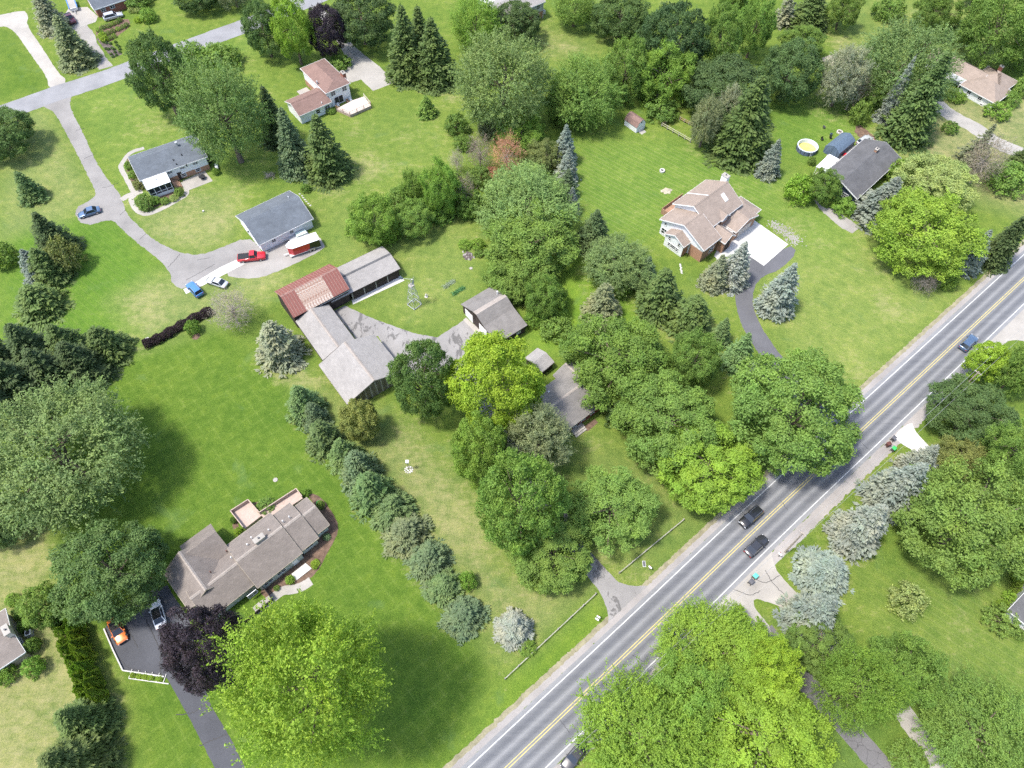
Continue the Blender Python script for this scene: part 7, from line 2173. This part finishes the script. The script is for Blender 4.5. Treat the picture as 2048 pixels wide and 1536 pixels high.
# fire ring on the striped lawn, sand mound, stone pile
o = empty('fire_ring', at_px((1324, 343)), 0, 'white round fire ring alone on the striped lawn', 'fire pit')
MB().lathe([(.62, 0), (.62, .45), (.36, .45), (.36, .15)], 20).build('ring', M['concrete_white'], o)
MB().lathe([(.35, .16), (.01, .17)], 16).build('ash', M['black'], o)
MB().box(.55, .75, -.05, .05, .3, .42).build('handle', M['black'], o)
def mound(name, p, rx, ry, h, mt, label, cat, seed, rough=.25):
    r_ = random.Random(seed)
    mb = MB()
    rings, n_ = 6, 22
    v = [(0, 0, h)]
    for i in range(1, rings + 1):
        f_ = i / rings
        for j in range(n_):
            t_ = 6.2832 * j / n_
            q = 1 + r_.uniform(-rough, rough)
            v.append((rx * f_ * math.cos(t_) * q, ry * f_ * math.sin(t_) * q, max(0.01, h * (1 - f_ ** 1.6) + r_.uniform(-.1, .1) * h * (1 - f_))))
    f = [(0, 1 + j, 1 + (j + 1) % n_) for j in range(n_)]
    for i in range(rings - 1):
        for j in range(n_):
            a_ = 1 + i * n_ + j; b_ = 1 + i * n_ + (j + 1) % n_
            f.append((a_, a_ + n_, b_ + n_, b_))
    x, y = G(*p)
    mb.add(v, f)
    o = mb.build(name, mt)
    o.location = (x, y, 0)
    return tag(o, label, cat)
mound('sand_pile', c12(830, 1390), 1.3, .9, .35, M['sand'], 'pale sand pile beside the tan-roofed house deck', 'sand pile', 1)
mound('stone_mound', (936, 512), 1.0, 1.2, .35, M['soil'], 'dark earth heap inside the leafy ring', 'earth pile', 5)
for i in range(14):
    r_ = random.Random(50 + i)
    o = mound('rock', (936 + r_.gauss(0, 6), 510 + r_.gauss(0, 4)), r_.uniform(.15, .3), r_.uniform(.15, .28), r_.uniform(.35, .55), M['stone'], 'pale rock on the earth heap inside the leafy ring', 'rock', i, .2)
    o['group'] = 'rocks on the earth heap'
# brush pile of sticks
o = empty('brush_pile', at_px((540, 352)), 0, 'grey pile of cut sticks on the lawn', 'brush pile')
r_ = random.Random(3)
for i in range(70):
    t_ = r_.uniform(0, 6.28); q = r_.uniform(0, 1.2)
    e = (q * math.cos(t_), q * math.sin(t_) * .8, r_.uniform(.05, .5))
    a2 = r_.uniform(0, 6.28); l_ = r_.uniform(.5, 1.2)
    MB().tube(e, (e[0] + l_ * math.cos(a2), e[1] + l_ * math.sin(a2), max(.05, e[2] + r_.uniform(-.2, .3))), .035, .02, 5).build('stick', M['bark_pale'], o)
# purple martin / sign post with stone ring
o = empty('lamp_post', at_px((818, 938)), 0, 'white-topped post in a ring of white stones', 'post')
MB().tube((0, 0, 0), (0, 0, 2.6), .05, .04, 8).build('post', M['black'], o)
hd = MB().box(-.22, .22, -.2, .2, 2.5, 3.0).build('lantern', M['white'], o)
MB().box(-.1, .1, -.215, -.2, 2.65, 2.85).build('opening', M['black'], hd)
MB().prism([(-.3, 3.0), (.3, 3.0), (0, 3.2)], -.28, .28, 'x').build('cap', M['white'], hd)
for i in range(22):
    r_ = random.Random(90 + i)
    t_ = i * 6.2832 / 11; q = .62 if i < 11 else r_.uniform(.15, .5)
    MB().lathe([(.13, 0), (.15, .07), (.08, .14)], 7, q * math.cos(t_) * 1.1, q * math.sin(t_) - .15).build('stone', M['concrete_white'], o)
# septic lids, well covers
for p, rr2, lb in (((551, 960), .42, 'round concrete lid in the deep green lawn'), ((942, 537), .36, 'round concrete lid beside the leafy ring'), ((433, 334), .0, '')):
    if rr2:
        o = empty('manhole_cover', at_px(p), 0, lb, 'lid')
        MB().lathe([(rr2, 0), (rr2, .1), (rr2 * .9, .13), (.01, .14)], 18).build('disc', M['concrete'], o)
        MB().tube((-.1, 0, .15), (.1, 0, .15), .02).build('handle', M['steel'], o)
# trough/well beside windmill
o = empty('hand_pump', at_px(c10(795, 590)), 0, 'small grey pump on the lawn right of the windmill', 'pump')
MB().lathe([(.35, 0), (.35, .15), (.12, .2), (.12, .75), (.18, .8), (.05, .95)], 12).build('column', M['stone'], o)
MB().tube((0, 0, .8), (.5, .1, .65), .035).build('handle', M['steel'], o)
# rows of pale stepping plants beside the saltbox garage
for (pa, pb, lb, mt_) in ((c10(1190, 385), c10(1400, 240), 'white-flowered strip bed on the barn lawn', M['concrete_white']), (c10(1380, 540), c10(1620, 390), 'green strip bed on the barn lawn', M['stone'])):
    a, b2 = np.array(G(*pa)), np.array(G(*pb))
    r_ = np.random.default_rng(9)
    n_ = 700
    t_ = r_.uniform(0, 1, n_)
    C_ = np.stack([a[0] + (b2 - a)[0] * t_ + r_.normal(0, .25, n_), a[1] + (b2 - a)[1] * t_ + r_.normal(0, .25, n_), r_.uniform(.03, .3, n_)], 1)
    bs = np.array([a[0], a[1], 0])
    o = empty('flower_row', tuple(bs), 0, lb, 'flower bed')
    f_ = link(bpy.data.objects.new('foliage', leaf_mesh('foliage', C_ - bs, r_.normal(0, 1, (n_, 3)), np.array([0, 0, 1.]) + r_.normal(0, .5, (n_, 3)), np.full(n_, .12), np.full(n_, .07), r_.normal(.5, .15, n_))), o)
    f_.color = (.30, .36, .25, 1) if 'white' in lb else (.10, .24, .09, 1)
    f_['kind'] = 'stuff'
# sunroom ranch: table, propane tank, bin
o = empty('patio_table', at_px((404, 353.5), .6), 0, 'round black table on the small concrete patio', 'table')
MB().lathe([(.72, .68), (.72, .74), (.01, .75)], 24).build('tabletop', M['black'], o)
MB().tube((0, 0, 0), (0, 0, .68), .06).build('pedestal', M['black'], o)
MB().lathe([(.3, 0), (.3, .05), (.05, .08)], 12).build('base', M['black'], o)
o = empty('propane_tank', at_px((434.7, 337)), 2.0, 'white propane tank right of the sunroom ranch', 'tank')
MB().tube((-.75, 0, .55), (.75, 0, .55), .38, .38, 16).tube((-.95, 0, .55), (-.75, 0, .55), .2, .38, 16).tube((.75, 0, .55), (.95, 0, .55), .38, .2, 16).build('shell', M['white'], o, True)
for sx in (-.5, .5): MB().box(sx - .06, sx + .06, -.25, .25, 0, .25).build('foot', M['grey_plastic'], o)
MB().tube((0, 0, .9), (0, 0, 1.05), .12, None, 10).build('dome', M['white'], o)
o = empty('planter_tub', at_px((419.5, 325)), 0, 'black round tub at the corner of the sunroom ranch', 'tub')
MB().lathe([(.42, 0), (.52, .9), (.42, .9), (.40, .7)], 18).build('tub', M['black'], o)
MB().lathe([(.39, .72), (.01, .73)], 16).build('soil', M['soil'], o)
o = box_thing('concrete_block', (637 - 230, 423), (.4, .3, .25), .4, M['concrete_white'], 'pale stone block on the dry lawn below the sunroom ranch', 'stone')
# air conditioners
def ac(p, rz, label):
    o = empty('air_conditioner', at_px(p), rz, label, 'air conditioner', 'air conditioners')
    MB().box(-.42, .42, -.42, .42, .08, .85).build('case', M['white'], o)
    MB().lathe([(.34, .855), (.34, .87), (.1, .88)], 18).build('fan_grille', M['black'], o)
    MB().box(-.5, .5, -.5, .5, 0, .08).build('pad', M['concrete_grey'], o)
ac((61, 1268), .4, 'white air conditioner beside the tan gable')
ac((1087, 27), .3, 'white air conditioner at the corner of the grey house')
# white timber edging and planter of the black parking court
w3 = M['concrete_white']
pts = [G(209, 1258), G(228, 1302), G(247, 1341.5), G(329, 1354)]
o = empty('white_edging', (pts[2][0], pts[2][1], 0), 0, 'white timber edging round the black parking court', 'edging')
for (xa, ya), (xb2, yb2) in zip(pts, pts[1:]):
    d_ = np.array([xb2 - xa, yb2 - ya]); d_ /= np.linalg.norm(d_); n_ = np.array([-d_[1], d_[0]]) * .09
    q = [(xa - pts[2][0], ya - pts[2][1]), (xb2 - pts[2][0], yb2 - pts[2][1])]
    V_ = [(q[0][0] + n_[0], q[0][1] + n_[1]), (q[1][0] + n_[0], q[1][1] + n_[1]), (q[1][0] - n_[0], q[1][1] - n_[1]), (q[0][0] - n_[0], q[0][1] - n_[1])]
    MB().add([(x, y, 0) for x, y in V_] + [(x, y, .32) for x, y in V_], [(4, 7, 6, 5), (0, 4, 5, 1), (1, 5, 6, 2), (2, 6, 7, 3), (3, 7, 4, 0)]).build('beam', w3, o)
a, b2 = np.array(G(258, 1357)), np.array(G(338, 1368))
o = empty('garden_planter', (a[0], a[1], 0), math.atan2(*(b2 - a)[::-1]), 'white planter frame with five bays below the black parking court', 'planter')
L_ = float(np.hypot(*(b2 - a)))
MB().box(0, L_, -.07, .06, 0, .2).build('rail', w3, o)
for i in range(6): MB().box(i * L_ * .86 / 5 - .045, i * L_ * .86 / 5 + .045, .07, 1.3, 0, .17).build('divider', w3, o)
# deck furniture of the white house
for p, lb in ((c7(1000, 1050), 'white chair on the pale deck by the sliding door'), (c7(1160, 985), 'brown chair on the pale deck'), (c7(1215, 960), 'white chair at the far corner of the pale deck')):
    chair_at(p, .6, M['white'] if 'white' in lb.split()[0] else M['rail_brown'], lb, 'chairs on the pale deck')
    bpy.data.objects[-1] if False else None
# beehive-like box at the hedge end, tree stump stone
o = box_thing('electrical_box', (298, 683), (.6, .5, .9), .5, M['deck_pink'], 'pinkish utility box at the end of the purple hedge', 'utility box')
MB().box(-.34, .34, -.29, .29, .9, .96).build('lid', M['concrete_white'], o)
mound('mulch_ring', (392, 673), .8, .8, .14, M['mulch'], 'mulch mound under the small young tree', 'mulch mound', 8, .1)
# stones edging the two-storey house bed and the garage
for i in range(9):
    r_ = random.Random(200 + i)
    t_ = i / 8
    p = c4(430 + 25 * t_ + r_.gauss(0, 4), 1220 + 110 * t_)
    o = mound('edging_stone', p, .22, .18, .2, M['concrete_white'], 'white edging stone below the two-storey house bay', 'stone', 300 + i, .15)
    o['group'] = 'white edging stones below the bay'
for i in range(7):
    r_ = random.Random(230 + i)
    t_ = i / 6
    o = mound('edging_stone', c2(1115 + 150 * t_ + r_.gauss(0, 6), 125 + 160 * t_), .25, .2, .18, M['concrete_white'], 'white stone in the row behind the white garage', 'stone', 330 + i, .15)
    o['group'] = 'white stones behind the garage'
# green hose reels in the mulch bed
for p, lb in (((655, 1074), 'green hose coil beside the taupe ranch side window'), ((638, 1006), 'green hose coil at the far end of the taupe ranch')):
    o = empty('hose_coil', at_px(p), 0, lb, 'hose', 'garden hose coils')
    for k_ in range(3):
        mb = MB()
        for j in range(16):
            t0, t1 = 6.2832 * j / 16, 6.2832 * (j + 1) / 16
            q = .45 - .1 * k_
            mb.tube((q * math.cos(t0), q * math.sin(t0), .05 + .05 * k_), (q * math.cos(t1), q * math.sin(t1), .05 + .05 * k_), .035, None, 6, False)
        mb.build('coil', M['green_plastic'], o)
